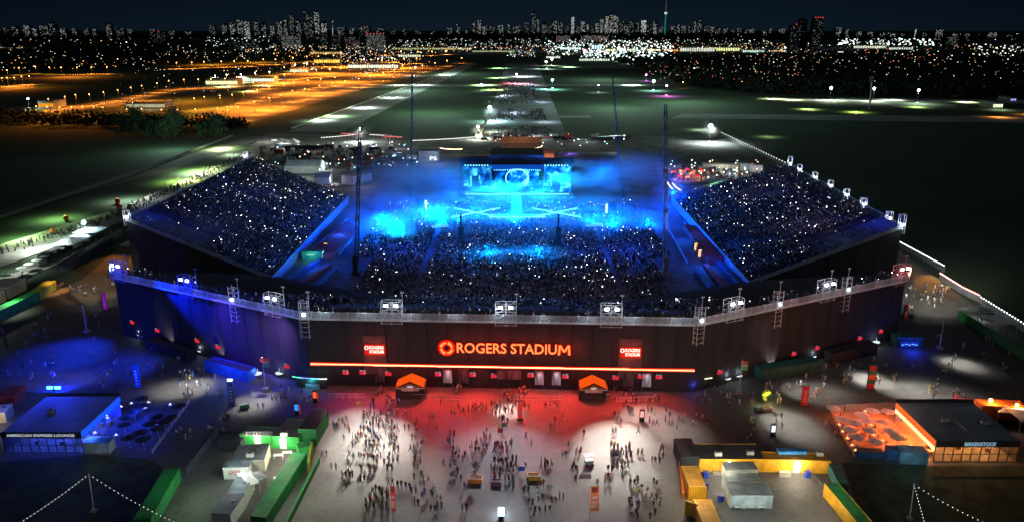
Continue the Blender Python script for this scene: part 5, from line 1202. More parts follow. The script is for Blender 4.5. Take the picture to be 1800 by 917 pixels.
# ---------------------------------------------------------------- pylons, totems, poles, flags
def pylon(px, py, h, wd, m, lab, top=None, cat='pylon', bars=None, name='pylon', lampc=None):
    p = W(px, py); r = empty(name, lab, cat, p, R.uniform(-.15, .15)); part('body', MB().box(0, 0, .3, wd, .5, h-.3), m, r); part('base', MB().box(0, 0, 0, wd*1.5, .9, .3), dark_steel, r)
    if top: part('cap', MB().box(0, 0, h, wd, .52, .5), top, r)
    if bars:
        for i, b in enumerate(bars): part('colour_band', MB().box(0, -.28, .5+(h-.8)*i/len(bars), wd*.96, .06, (h-.9)/len(bars)), b, r)
    else:
        for i in range(5): part('print_block', MB().box(0, -.27, 1.0+(h-1.8)*i/5, wd*.35, .03, (h-2)/9), mat('print_pale', (.5, .52, .6), .6), r)
    if lampc: lamp('POINT', p + Vector((0, -1.2, h*.6)), 180, lampc, size=0)
    return r
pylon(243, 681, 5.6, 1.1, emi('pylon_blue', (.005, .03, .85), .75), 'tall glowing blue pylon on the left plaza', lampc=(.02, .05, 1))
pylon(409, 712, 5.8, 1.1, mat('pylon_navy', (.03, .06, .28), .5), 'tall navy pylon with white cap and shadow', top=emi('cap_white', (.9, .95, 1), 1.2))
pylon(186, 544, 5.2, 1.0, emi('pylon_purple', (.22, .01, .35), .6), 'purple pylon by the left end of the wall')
pylon(1413, 712, 4.6, 1.3, mat('pylon_red', (.45, .03, .04), .5), 'dark red pylon right of the yellow lit tree')
pylon(1529, 684, 6.2, 1.5, dark_steel, 'striped red and green totem in the bright right pool', bars=[MATS['pylon_red'], mat('totem_green', (.05, .2, .15), .6), mat('totem_orange', (.7, .15, .03), .6), MATS['totem_green'], MATS['pylon_red']], name='totem', cat='totem')
pylon(1590, 560, 4.5, .9, mat('pylon_red', (.45, .03, .04), .5), 'dim red pylon at the right end of the wall')
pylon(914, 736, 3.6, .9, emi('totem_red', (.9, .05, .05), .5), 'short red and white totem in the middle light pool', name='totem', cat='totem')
for px, py, c, lab in ((523, 728, (.02, .2, .9), 'black totem with a glowing blue screen on the left plaza'), (1358, 766, (.7, .85, 1), 'black totem with a white glowing screen and long shadow'), (555, 706, (.8, .08, .02), 'thin orange screen totem left of the red forecourt'), (1128, 740, (.7, .3, .3), 'black totem with reddish screen right of the forecourt')):
    p = W(px, py); r = empty('screen_totem', lab, 'totem', p); part('body', MB().box(0, 0, 0, 1.0, .5, 2.8), black_p, r); part('screen', MB().box(-.05, -.27, 1.1, .75, .05, 1.4), emi('scr_%d' % px, c, 1.6), r); part('side_panel', MB().box(.52, 0, .4, .06, .45, 1.9), emi('side_red', (.9, .1, .03), .6), r)
for (x0, y0), hgt, lab in (((153, 583), 7.5, 'slim light pole on the dark left plaza'), ((467, 686), 8.2, 'light pole with small flags left of the corner'), ((1299, 690), 8.0, 'light pole with small flags right of the corner'), ((1651, 612), 8.5, 'slim light pole by the right yard')):
    p = W(x0, y0); r = empty('light_pole', lab, 'light pole', p, 0, 'light poles of the plaza'); part('pole', MB().tube((0, 0, 0), (0, 0, hgt), .11, 8, 0, .07), steel, r); part('base', MB().box(0, 0, 0, 1.2, 1.2, .7), concrete, r); part('lamp_head', MB().box(0, -.3, hgt, .35, .9, .12), mid_steel, r)
    if 'flags' in lab:
        for k, m in enumerate((mat('flag_red', (.7, .08, .1), .8), mat('flag_grey', (.4, .42, .42), .8), mat('flag_teal', (.1, .35, .3), .8))): part('flag', MB().box(.75, 0, hgt-.9-.75*k, 1.3, .05, .65), m, r)
for (x0, y0), hgt, m, lab in (((690, 960), 11.0, mat('banner_red', (.75, .08, .10), .7), 'tall white pole with a narrow red feather banner at the bottom edge'), ((1034, 960), 11.0, mat('banner_orange', (.85, .25, .10), .7), 'tall white pole with a wide orange banner at the bottom edge')):
    p = W(x0, y0); r = empty('banner_pole', lab, 'banner', p); wd = 1.35 if 'wide' in lab else .75; o_ = 4.4
    part('pole', MB().tube((0, 0, 0), (0, 0, hgt), .07, 6), white_p, r); mb = MB()
    for j in range(6): z0, z1 = hgt-.1-o_*j/6, hgt-.1-o_*(j+1)/6; mb.quad((.08, .05*math.sin(j), z0), (.08+wd, .12*math.sin(j+1), z0), (.08+wd, .12*math.sin(j+2), z1), (.08, .05*math.sin(j+1), z1))
    part('banner_cloth', mb, m, r)
    for j, (z, hh, mm) in enumerate(((hgt-1.1, .75, 'print_dark'), (hgt-2.2, .35, 'print_white'), (hgt-3.9, .9, 'print_peach'), (hgt-2.9, .2, 'print_white'))):
        part('print_block', MB().box(.08+wd*.5, -.1, z, wd*.66, .03, hh), {'print_dark': mat('print_dark', (.3, .04, .04), .8), 'print_white': mat('print_white', (.8, .6, .6), .8), 'print_peach': mat('print_peach', (.85, .45, .25), .8)}[mm], r)
    lamp('POINT', p + Vector((1, -4, hgt-1)), 260, (1, .85, .8), size=0)
# planters and small trees
def leaf_mesh(rx, rz_, n, seed, ls=.12, trunk=1.0, tr=.06):
    q = random.Random(seed); mb = MB(); mb.tube((0, 0, 0), (0, 0, trunk+rz_*.6), tr, 6, 1, tr*.4)
    cl = []
    for _ in range(max(6, n//45)):
        a = q.random()*6.28; e_ = math.sqrt(q.random())*.8; cl.append((rx*e_*math.cos(a), rx*e_*math.sin(a), trunk+rz_*q.uniform(.15, 1.8)))
    for c in cl[:8]: mb.tube((0, 0, trunk*.8), c, tr*.45, 4, 1, tr*.15)
    for _ in range(n):
        c = q.choice(cl); p = Vector(c) + Vector((q.gauss(0, 1), q.gauss(0, 1), q.gauss(0, 1)))*rx*.26
        d = Vector((q.gauss(0, 1), q.gauss(0, 1), q.gauss(0, 1))).normalized(); e_ = d.orthogonal().normalized()*ls; f_ = d.cross(e_).normalized()*ls*.7
        mb.poly([p-e_, p+f_, p+e_, p-f_])
    return mb.v, mb.f, mb.m
def tree(name, px, py, rx, rz_, n, seed, label, ls, trunk, tr, fm=None, z=0, group=None, loc=None, cat='tree'):
    p = loc if loc is not None else W(px, py, z); v, f, m = leaf_mesh(rx, rz_, n, seed, ls, trunk, tr); r = empty(name, label, cat, p, 0, group)
    for k, nm, mm in ((0, 'crown', fm or foliage), (1, 'trunk', bark)):
        mb = MB(); mb.v = v; mb.f = [a for a, b in zip(f, m) if b == k]; me = mb.mesh(nm, [mm])
        part_ = link(nm, me, r)
    return r
for px, py, w_, mm, lab, tr_ in ((400, 755, 1.8, concrete, 'pale planter with a small leafless looking tree behind the green row', 1), (836, 845, 2.3, orange_p, 'orange square planter with a small tree on the forecourt', 1), (938, 840, 2.2, mat('yellow_planter', (.7, .38, .05), .6), 'yellow square planter on the forecourt', 0),
                           (872, 850, 1.7, mat('purple_box', (.14, .02, .08), .6), 'dark purple crate on the forecourt', 0), (1347, 720, 1.8, concrete, 'pale square planter beside the yellow lit tree', 1)):
    p = W(px, py); r = empty('planter', lab, 'planter', p, R.uniform(-.1, .1)); part('box', MB().box(0, -w_*.3, 0, w_, .14, .8).box(0, w_*.3, 0, w_, .14, .8).box(-w_/2, 0, 0, .14, w_*.66, .8).box(w_/2, 0, 0, .14, w_*.66, .8), mm, r); part('soil', MB().box(0, 0, 0, w_-.1, w_*.5, .65), dirt, r)
    if tr_: tree('small_tree', 0, 0, .8, .9, 260, px, 'small tree in the %s' % lab.split(' with')[0].split(' beside')[0], .13, 1.3, .05, loc=p + Vector((0, 0, .65)))
tree('small_tree', 1345, 706, .9, .9, 420, 5, 'small tree lit bright yellow green near the right light pool', .14, .8, .06, mat('lit_foliage', (.30, .36, .04), .8)); lamp('POINT', W(1345, 706) + Vector((0, -1.2, 2.2)), 420, (1, .95, .3), size=0)  # yellow light put into this tree's leaf colour, beside the lamp
tree('small_tree', 1640, 705, 1.1, 1.6, 300, 8, 'pale spindly tree behind the right lounge', .13, 1.0, .06, mat('pale_leaf', (.35, .36, .3), .8))
# crowd barriers along the wall foot and beside the compounds
bar_me = None
for i, (x, y, rz_) in enumerate([(735+14*k, 700+.6*k, .05) for k in range(6)] + [(905+13*k, 703, 0) for k in range(7)] + [(1090+13*k, 706-.5*k, -.05) for k in range(5)] + [(585+12*k, 699, .1) for k in range(5)] + [(612, 790+13*k, 1.4) for k in range(5)]):
    if bar_me is None:
        mb = MB().box(0, 0, 1.05, 1.9, .05, .06).box(0, 0, .25, 1.9, .05, .05)
        for k in range(9): mb.box(-.9+.225*k, 0, .28, .025, .025, .78)
        bar_me = [mb.mesh('barrier_frame', [steel]), MB().box(-.7, 0, 0, .06, .6, .05).box(.7, 0, 0, .06, .6, .05).box(-.7, 0, 0, .05, .05, .3).box(.7, 0, 0, .05, .05, .3).mesh('barrier_feet', [steel])]
    r = empty('crowd_barrier', 'steel crowd barrier, %sfrom the left of those %s' % (ordinal((i if i < 6 else i-6 if i < 13 else i-13 if i < 18 else i-18 if i < 23 else i-23)+1), 'under the round emblem' if i < 6 else 'right of the middle gate' if i < 13 else 'right of the right gable kiosk' if i < 18 else 'left of the left gable kiosk' if i < 23 else 'in the left pool of light'), 'barrier', W(x, y), rz_, 'steel crowd barriers')
    for nm_, me_ in zip(('frame', 'feet'), bar_me): link(nm_, me_, r)
# roof units and stacked cases on the compounds
for px_, py_, z_, lab in ((1262, 800, 2.75, 'left grey roof unit on the dark yellow-compound roof'), (1318, 798, 2.75, 'right grey roof unit on the dark yellow-compound roof'), (1440, 800, 2.75, 'grey roof unit on the amber roof beside the blue rack'), (500, 765, 2.75, 'grey roof unit on the double green container'), (440, 802, 2.65, 'grey roof unit on the cream cabin'), (1660, 740, 4.5, 'left roof unit on the right lounge'), (1730, 745, 4.5, 'right roof unit on the right lounge'), (90, 725, 4.5, 'roof unit on the left lounge')):
    p = W(px_, py_, z_); r = empty('roof_unit', lab, 'roof unit', p); part('case', MB().box(0, 0, .12, 1.3, .8, .7), mat('unit_grey', (.4, .42, .42), .6), r); part('fan', MB().tube((0, 0, .82), (0, 0, .88), .32, 10), dark_steel, r)
    for x in (-.5, .5): part('skid', MB().box(x, 0, 0, .1, .8, .12), dark_steel, r)
# odds and ends of the forecourt
p = W(1035, 817); r = empty('vendor_cart', 'small grey vendor cart with tilted roof on the forecourt', 'cart', p, .2); part('body', MB().box(0, 0, .3, 1.5, 1.0, .9), mat('cart_grey', (.35, .42, .46), .6), r); part('roof', MB().poly([(-1, -.7, 2.2), (1, -.7, 2.4), (1, .7, 2.4), (-1, .7, 2.2)]), mat('cart_grey', (.35, .42, .46)), r)
for x in (-.6, .6): part('wheel', MB().tube((x, -.55, .3), (x, -.48, .3), .3, 10), black_p, r); part('post', MB().box(x, .4, 1.2, .05, .05, 1.1), steel, r)
for px, py, c, lab in ((879, 770, 'flag_red', 'red square sign board on a post in the queue'), (886, 760, 'flag_teal', 'red and green flag board on a post in the queue'), (631, 722, 'cloth_yellow', 'yellow sign stand among the left crowd'), (917, 838, 'bin_blue', 'bright blue sign lying by the yellow planter')):
    p = W(px, py); r = empty('sign_stand', lab, 'sign', p); part('post', MB().box(0, 0, 0, .08, .08, 2.0), steel, r); part('board', MB().box(0, -.06, 1.4, 1.0, .06, .9), MATS[c], r)
p = W(881, 912); r = empty('lamp_balloon', 'glowing blue white lamp box on a stand at the bottom edge', 'lamp', p); part('stand', MB().box(0, 0, 0, .8, .8, .9), dark_steel, r); part('lamp_box', MB().box(0, 0, .9, 1.0, .7, 1.2), emi('balloon', (.55, .85, 1), 5), r)
lamp('POINT', p + Vector((0, 1.4, 1.6)), 700, (.6, .85, 1), size=0)
for px, py, lab in ((430, 718, 'grey wheeled bin trolley on the left plaza'), (1333, 722, 'teal trolley beside the pale planter'), (1766, 650, 'blue covered trolley in the right yard')):
    p = W(px, py); r = empty('trolley', lab, 'trolley', p, .5); part('body', MB().box(0, 0, .25, 1.7, .9, .9), mat('trolley_teal', (.06, .14, .16), .6), r)
    for x in (-.6, .6): part('wheel', MB().tube((x, -.5, .2), (x, -.4, .2), .2, 8), black_p, r)
# string lights
bulb = emi('bulb', (1, .95, .85), 4)
def string(P, Q, n, sag, label, pole_h=None, group='string lights', bm_=None, r_=.055):
    mid = P.copy(); r = empty('string_lights', label, 'string lights', mid); pts_ = []
    for i in range(n+1): t = i/n; q = P.lerp(Q, t)-P; q.z -= sag*4*t*(1-t); pts_.append(q)
    mb = MB()
    for a, b in zip(pts_[:-1], pts_[1:]): mb.tube(a, b, .012, 3)
    part('wire', mb, black_p, r); me = MB().ball((0, 0, 0), r_, k=5, j=3).mesh('bulb', [bm_ or bulb])
    for q in pts_: link('bulb', me, r, q + Vector((0, 0, -.1)))
    tag(r, group=group)
def wpole(px, py, pxt, pyt, lab):
    b = W(px, py); t = at_depth(pxt, pyt, b.y); r = empty('string_pole', lab, 'pole', b, 0, 'string light poles'); part('pole', MB().tube((0, 0, 0), (t.x-b.x, 0, t.z), .09, 6), steel, r); part('foot', MB().box(0, 0, 0, .9, .9, .35), concrete, r); return t
t = wpole(165, 898, 156, 832, 'string light pole on the left dark lawn')
string(t, W(22, 925, 2.5), 22, .3, 'string of bulbs running down left from the left lawn pole'); string(t, W(305, 915, 2.0), 20, .5, 'string of bulbs running down right from the left lawn pole')
t = wpole(1599, 912, 1607, 850, 'string light pole on the right dark lawn')
string(t, W(1728, 916, 2.5), 14, .3, 'string of bulbs running down right from the right lawn pole'); string(t, W(1628, 925, 2.0), 13, .1, 'steep string of bulbs below the right lawn pole')
# right yard: tents, long green hoardings, lit fence line
canopy((1684, 560), (1715, 572), 7, 3.2, 1.6, mat('tent_grey', (.35, .40, .40), .8), 'grey peaked tent by the lit right fence line')
canopy((1716, 573), (1752, 590), 6, 3.0, 1.2, mat('tent_white2', (.55, .60, .58), .8), 'paler peaked tent in front of the grey peaked tent')
lamp('POINT', W(1722, 560) + Vector((0, 0, 2.2)), 300, (.8, 1, .95), size=0)
container((1683, 560), (1800, 635), .4, 2.6, dgreen, 'long dark green hoarding wall in the right yard', dgreen, cat='hoarding', name='hoarding')
container((1500, 905), (1512, 905), .3, .3, green, 'x') if False else None
warmb = emi('bulb_red', (1, .45, .38), 6)
def run(px, n, lab, m, r_=.22, z=2.2):
    P = [W(*q, z) for q in px]; r = empty('fence_lights', lab, 'fence lights', P[0]); me = MB().ball((0, 0, 0), r_, k=5, j=3).mesh('bulb', [m]); mb = MB()
    for a, b in zip(P[:-1], P[1:]):
        L = (b-a).length; k = max(2, int(n*L/sum((y-x).length for x, y in zip(P[:-1], P[1:])))); mb.tube(a-P[0], b-P[0], .05, 4); mb.box(((a+b)/2-P[0]).x, ((a+b)/2-P[0]).y, -z, L, .08, z-.2, rz=math.atan2((b-a).y, (b-a).x))
        for i in range(k): link('bulb', me, r, a.lerp(b, i/k)-P[0])
    part('fence_board', mb, mid_steel, r)
run([(1582, 425), (1662, 468)], 30, 'white lit fence line right of the right stand', emi('bulb_white', (.95, .95, 1), 4))
run([(1653, 480), (1690, 503), (1725, 520)], 26, 'reddish lit fence line above the grey tents', warmb)
run([(1725, 522), (1800, 568), (1850, 600)], 26, 'white lit fence line at the right edge', MATS['bulb_white'])
run([(1268, 233), (1330, 262), (1385, 288)], 30, 'dotted white fence line on the dark field, near the far right flood', emi('bulb_far', (.95, 1, .9), 3), .28, 2)
# orange spots aimed at the dirt yards
p = W(1768, 470); lamp('SPOT', W(1640, 470) + Vector((0, 0, 12)), 26000, (1, .5, .12), aim=W(1645, 495), angle=40, blend=1, size=0)
lamp('SPOT', W(130, 500) + Vector((0, 0, 14)), 30000, (1, .42, .1), aim=W(95, 512), angle=38, blend=1, size=0); lamp('SPOT', W(200, 440) + Vector((0, 6, 14)), 20000, (1, .42, .1), aim=W(190, 465), angle=45, blend=1, size=0)
# left edge: green containers, beige boxes, picnic parasols, tents along the road
container((-20, 575), (70, 530), 3, 3.0, mat('deep_green', (.02, .30, .12), .6, .2), 'long green container at the left edge', green)
container((72, 528), (100, 508), 3, 2.8, olive, 'olive container behind the long green container', olive)
cabin((15, 525), (48, 508), 7, 3.6, beige, beige, 'beige block cabin behind the left green container'); cabin((-20, 545), (12, 528), 6, 3.4, beige, white_p, 'second beige cabin at the left edge')
down(W(25, 550) + Vector((0, 0, 7)), 2600, (.8, 1, .7), 110); lamp('POINT', W(5, 545) + Vector((0, -3, 5)), 900, (.9, 1, .8), size=0)
canopy((130, 445), (185, 418), 8, 3, 1.6, mat('tent_pale', (.5, .55, .6), .8), 'pale peaked tent beside the left road', peaks=2)
canopy((170, 428), (196, 416), 9, 4, .6, mat('tent_darker', (.28, .32, .36), .8), 'grey flat tent next to the pale peaked tent')
for a, b, lab in (((84, 463), (130, 438), 'dark container left of the pale tents'), ((120, 478), (160, 455), 'dark container below the pale tents'), ((160, 455), (200, 430), 'dark container behind the pale tents')): container(a, b, 3, 3, charcoal, lab, charcoal)
spots = [(10+i*13.5, 482-i*6.6) for i in range(12)]
for i, (x, y) in enumerate(spots): parasol(x, y, mat('pale_parasol', (.6, .65, .62), .8), 'pale parasol beside the left road, %sfrom the left edge' % ordinal(i+1), 'parasols beside the left road', 1.7)
down(W(90, 445) + Vector((0, 0, 9)), 16000, (.9, 1, .85), 130); down(W(30, 478) + Vector((0, 0, 9)), 9000, (.9, 1, .85), 130)
def game_ball(px, py, c, lab, h=2.4):
    p = W(px, py); r = empty('inflatable_marker', lab, 'marker', p); part('body', MB().ball((0, 0, h*.5), h*.5, sz=1.1), mat('marker_'+c, {'red': (.75, .06, .05), 'orange': (.85, .2, .04)}[c], .6), r); part('base', MB().box(0, 0, 0, h*.8, h*.8, .2), dark_steel, r)
game_ball(117, 388, 'orange', 'orange round inflatable on the grass by the left path'); game_ball(93, 412, 'orange', 'smaller orange inflatable near the pale path'); game_ball(207, 358, 'red', 'upper red inflatable behind the stand corner', 2.6); game_ball(209, 368, 'red', 'lower red inflatable behind the stand corner')
# ================================================================ BACKSTAGE YARD
def veh(name, cat, px, py, rz, L_, W_, H_, m, label, cab=True, loc=None, group=None):
    p = loc if loc is not None else W(px, py); r = empty(name, label, cat, p, rz, group)
    part('body', MB().box(0, 0, .35, L_, W_, H_*.55 if cab else H_), m, r)
    if cab: part('cab', MB().box(-L_*.05, 0, .35+H_*.55, L_*.6, W_*.88, H_*.4), mat('car_glass', (.03, .04, .05), .2, 0), r)
    for x in (-L_*.32, L_*.32): part('wheel', MB().tube((x, -W_/2-.02, .34), (x, W_/2+.02, .34), .34, 8), black_p, r)
    return r
canopy((480, 262), (522, 262), 11, 3.5, 3.0, canvas, 'bright white peaked tent far left behind the left stand', peaks=2)
lamp('POINT', W(500, 262) + Vector((0, -2, 3)), 2600, (.95, 1, .9))
def hall(a, b, dep, h, rise, m, label, wall=None, cat='tent', name='event_tent'):
    A, rz, L = frame2(a, b); r = empty(name, label, cat, A, rz); n = max(3, int(L/5))
    part('wall', MB().box(L/2, dep/2, 0, L, dep, h), wall or m, r)
    for i in range(n):
        x0, x1 = L*i/n, L*(i+.96)/n
        part('roof_panel', MB().quad((x0, -.2, h), (x1, -.2, h), (x1, dep/2, h+rise), (x0, dep/2, h+rise)).quad((x0, dep/2, h+rise), (x1, dep/2, h+rise), (x1, dep+.2, h), (x0, dep+.2, h)), m, r)
    for x in (0, L): part('gable', MB().poly([(x, 0, h), (x, dep, h), (x, dep/2, h+rise)]), wall or m, r)
    return r
tentm = mat('tent_grey_white', (.42, .46, .44), .8, .1, .3); darkroof = mat('grey_brown_roof', (.14, .13, .13), .8, .2, .3)
hall((500, 305), (562, 305), 15, 4, 2.5, tentm, 'large grey white event tent behind the left stand'); lamp('POINT', W(535, 312) + Vector((0, -6, 9)), 7000, (.85, 1, .95)); lamp('POINT', W(568, 300) + Vector((3, 0, 3)), 1500, (.9, 1, 1))
hall((463, 300), (498, 304), 5, 2.6, .8, mat('pale_awning', (.5, .52, .5), .8), 'row of small pale awnings left of the large event tent'); hall((553, 324), (580, 324), 8, 3.5, 2, tentm, 'small gabled tent with a lit end below the large event tent')
lamp('POINT', W(581, 322) + Vector((2, -3, 2.5)), 900, (.9, .95, 1)); lamp('POINT', W(565, 330) + Vector((0, -3, 2.5)), 500, (1, .6, .4))
r = hall((621, 326), (654, 318), 8, 4.5, .3, mat('mauve_wall', (.32, .28, .30), .8), 'plain mauve grey box building behind the left mast'); lamp('POINT', W(640, 326) + Vector((0, -8, 7)), 1500, (1, .8, .9))
r = hall((736, 286), (771, 286), 14, 7, .5, mat('pale_office_wall', (.28, .31, .34), .8), 'pale two storey site office with a lit number', cat='building', name='site_office'); A = W(736, 286)
text('lettering', 'P5', r, (9, -.2, 2.4), 3.2, emi('white_letters', (.85, .95, 1), 1.6), width=4.2, bold=.05); lamp('POINT', A + Vector((10, -9, 6)), 1700, (.8, .9, 1))
hall((955, 291), (974, 291), 6, 7, 1.5, mat('warm_booth_wall', (.5, .28, .18), .8), 'orange lit backstage booth right of the stage roof'); lamp('POINT', W(963, 293) + Vector((0, -4, 6)), 2600, (1, .42, .2))
hall((882, 262), (952, 262), 12, 4, 3.5, mat('warm_tent', (.55, .35, .2), .8), 'low orange lit tent behind the stage roof', cat='tent'); lamp('POINT', W(915, 262) + Vector((0, -5, 20)), 3000, (1, .45, .15))
hall((818, 292), (862, 292), 8, 5, .4, darkroof, 'grey brown box building left of the stage'); hall((975, 290), (1080, 294), 22, 5, .4, darkroof, 'long grey brown low building right of the stage'); hall((1040, 283), (1085, 283), 8, 4, .3, darkroof, 'dark low block behind the long grey brown building')
lamp('POINT', W(1075, 275) + Vector((0, -4, 6)), 2200, (.95, 1, 1)); lamp('POINT', W(860, 276) + Vector((-2, -4, 6)), 1500, (.8, .8, 1)); lamp('POINT', W(1000, 284) + Vector((0, -4, 8)), 1800, (.25, .15, 1)); lamp('POINT', W(800, 284) + Vector((0, -4, 8)), 1800, (.25, .2, 1))
hall((1235, 298), (1298, 300), 6, 3.2, .5, mat('beige_row', (.5, .48, .4), .8), 'long beige cabin row behind the right stand', cat='cabin', name='cabin_row'); lamp('POINT', W(1265, 300) + Vector((0, -4, 4)), 1500, (1, .95, .7))
hall((1300, 300), (1317, 300), 5, 4, .3, tentm, 'grey cabin between the beige row and the white cabins', cat='cabin', name='cabin'); hall((1321, 303), (1329, 303), 5, 4, .3, canvas, 'left white cabin at the far corner of the right stand', cat='cabin', name='cabin'); hall((1331, 304), (1340, 304), 5, 4, .3, canvas, 'right white cabin at the far corner of the right stand', cat='cabin', name='cabin')
lamp('POINT', W(1330, 306) + Vector((0, -4, 5)), 900, (1, .9, .75))
hall((1200, 340), (1247, 336), 9, 3.4, .4, mat('dim_roof', (.22, .22, .24), .8), 'grey flat roofed block below the orange stalls'); hall((1248, 334), (1276, 326), 8, 3.2, .4, mat('mint_roof', (.45, .6, .52), .8), 'white and green lit stall by the right stand edge', cat='stall', name='stall')
lamp('POINT', W(1268, 332) + Vector((0, -3, 2.6)), 1500, (.3, 1, .55)); lamp('POINT', W(1256, 336) + Vector((0, -2, 2.6)), 500, (.7, 1, .1)); lamp('POINT', W(1300, 318) + Vector((0, -3, 6)), 1300, (.9, 1, .8))
for i, (px, py, c) in enumerate(((1180, 310, 'red'), (1192, 308, 'orange'), (1204, 306, 'red'), (1212, 312, 'orange'), (1190, 318, 'red'), (1205, 320, 'orange'), (1222, 318, 'red'), (1228, 308, 'red'))):
    canopy((px, py), (px+8, py), 3, 2.6, 1.0, mat('stall_'+c, {'red': (.6, .06, .05), 'orange': (.8, .28, .05)}[c], .7), '%s food stall canopy, %sof the glowing cluster right of the right mast' % (c, ordinal(i+1)), 'stall'); lamp('POINT', W(px+4, py) + Vector((0, -1.5, 2.4)), 900, (1, .18, .04) if c == 'red' else (1, .4, .1))
hall((1170, 303), (1200, 303), 5, 2.4, .2, mat('cream_awning', (.6, .5, .4), .8), 'cream awning beside the orange stalls')
string(W(1172, 318, 4), W(1182, 332, 3), 16, .3, 'warm bulbs in front of the orange stalls, left run', r_=.22); string(W(1182, 322, 4), W(1196, 334, 3), 16, .3, 'warm bulbs in front of the orange stalls, right run', r_=.22)
wb = emi('warm_bulb', (1, .72, .4), 5)
string(W(866, 262, 9), W(952, 258, 9), 34, 1.6, 'warm bulb string along the tent behind the stage', r_=.28, bm_=wb); string(W(772, 260, 4), W(812, 262, 4), 26, .5, 'warm bulb string right of the site office', r_=.3, bm_=wb)
string(W(725, 247, 2), W(842, 240, 2), 60, .4, 'long dotted light string across the backstage road', r_=.26, bm_=MATS['bulb_far']); string(W(565, 242, 2), W(635, 235, 2), 26, .3, 'light string left of the far left flood', r_=.3, bm_=MATS['bulb_far'])
string(W(460, 296, 2), W(500, 308, 2), 14, .2, 'small lights along the pale awnings', r_=.3, bm_=MATS['bulb_far'])
for px, py, c, lab in ((600, 238, (1, .1, .1), 'red lit canopy row left of the far left flood'), (650, 240, (.9, .9, .9), 'white lit canopy row right of the far left flood'), (672, 243, (1, .08, .08), 'red lit barrier beside the white canopy row'), (478, 250, (1, 1, 1), 'pale roof with red edge near the white peaked tent')):
    A, rz, L = frame2((px, py+3), (px+34, py+5)); r = empty('stall', lab, 'stall', A, rz, 'lit stalls on the backstage road'); part('roof', MB().box(L/2, 2, 2.6, L, 4, .3), mat('stall_roof_pale', (.5, .45, .45), .8), r); part('light_strip', MB().box(L/2, -.2, 2.4, L, .15, .4), emi('strip%d' % px, c, 1.3), r)
    for i in range(6): part('post', MB().box(L*i/5, 0, 0, .15, .15, 2.6), steel, r)
vc = [mat('vehicle_white', (.6, .6, .58), .4), mat('vehicle_black', (.03, .03, .035), .3), mat('vehicle_silver', (.32, .34, .36), .35), mat('vehicle_red', (.35, .03, .03), .4)]
vn = ['white', 'black', 'silver', 'red']
k = 0
for i in range(46):
    px = R.uniform(850, 1110) if i < 28 else R.uniform(470, 740); py = R.uniform(241, 249) if i < 28 else R.uniform(262, 282); c = R.choice([0, 1, 1, 2, 2, 3]); van = R.random() < .4
    o_ = sum(1 for z in bpy.data.objects if z.get('category') in ('van', 'car') and z.get('label', '').startswith(vn[c]))
    veh('parked_van' if van else 'parked_car', 'van' if van else 'car', px, py, R.uniform(-.3, .3), 6 if van else 4.6, 2, 2.4 if van else 1.5, vc[c], '%s %s, %sone placed in the %s' % (vn[c], 'van' if van else 'car', ordinal(i+1), 'dark row behind the stage' if i < 28 else 'yard behind the left stand'), cab=not van, group='vehicles parked behind the stage')
for i, px in enumerate((512, 528, 543, 560, 575)): veh('parked_trailer', 'trailer', px, 263-i*.3, .02, 9, 2.4, 2.4, vc[1], 'dark trailer, %sof the row on the pale road behind the left stand' % ordinal(i+1), cab=False, group='dark trailers on the pale road')
# gritty backstage clutter
clV, clF = boxes([(0, 0, 0, 1, 1, 1, .9)])
pts = [tuple(W(R.uniform(455, 700), R.uniform(258, 300))) if R.random() < .5 else tuple(W(R.uniform(1170, 1300), R.uniform(296, 318))) for _ in range(420)]
mass('equipment_clutter', pts, clV, clF, [R.choice([(.3,.3,.3), (.05,.05,.05), (.5,.5,.45), (.2,.05,.05), (.1,.2,.3)]) for _ in pts], attr_mat('clutter_paint'), 'cases, barriers and gear scattered over the backstage yards', scl=[R.uniform(.5, 2.4) for _ in pts], rots=[R.uniform(0, 3) for _ in pts])
pts = [(*W(R.uniform(455, 735), R.uniform(256, 306)).xy, R.uniform(.8, 4)) for _ in range(60)] + [(*W(R.uniform(1170, 1345), R.uniform(290, 318)).xy, R.uniform(.8, 4)) for _ in range(50)] + [(*W(R.uniform(850, 1100), R.uniform(241, 262)).xy, R.uniform(.8, 4)) for _ in range(40)]
mass('work_lights', pts, clV, clF, [R.choice([(.9, 1, .95), (1, .9, .7), (.8, .9, 1), (1, .4, .2), (.3, .9, 1)]) for _ in pts], attr_mat('work_glow', 5.0), 'small work lights dotted over the backstage yards', scl=[R.uniform(.25, .6) for _ in pts])
for px, py, pw, c in ((470, 250, 9000, (.95, 1, .85)), (560, 258, 9000, (.95, 1, .85)), (655, 252, 8000, (1, .95, .85)), (700, 262, 3000, (.8, .8, 1)), (940, 246, 9000, (.9, 1, 1)), (1030, 250, 4000, (.8, .9, .9)), (1290, 312, 3000, (.9, 1, .9)), (760, 300, 1600, (.5, .6, 1)), (1130, 300, 1200, (.4, .5, 1))):
    lamp('POINT', W(px, py) + Vector((0, 0, 9)), pw, c)
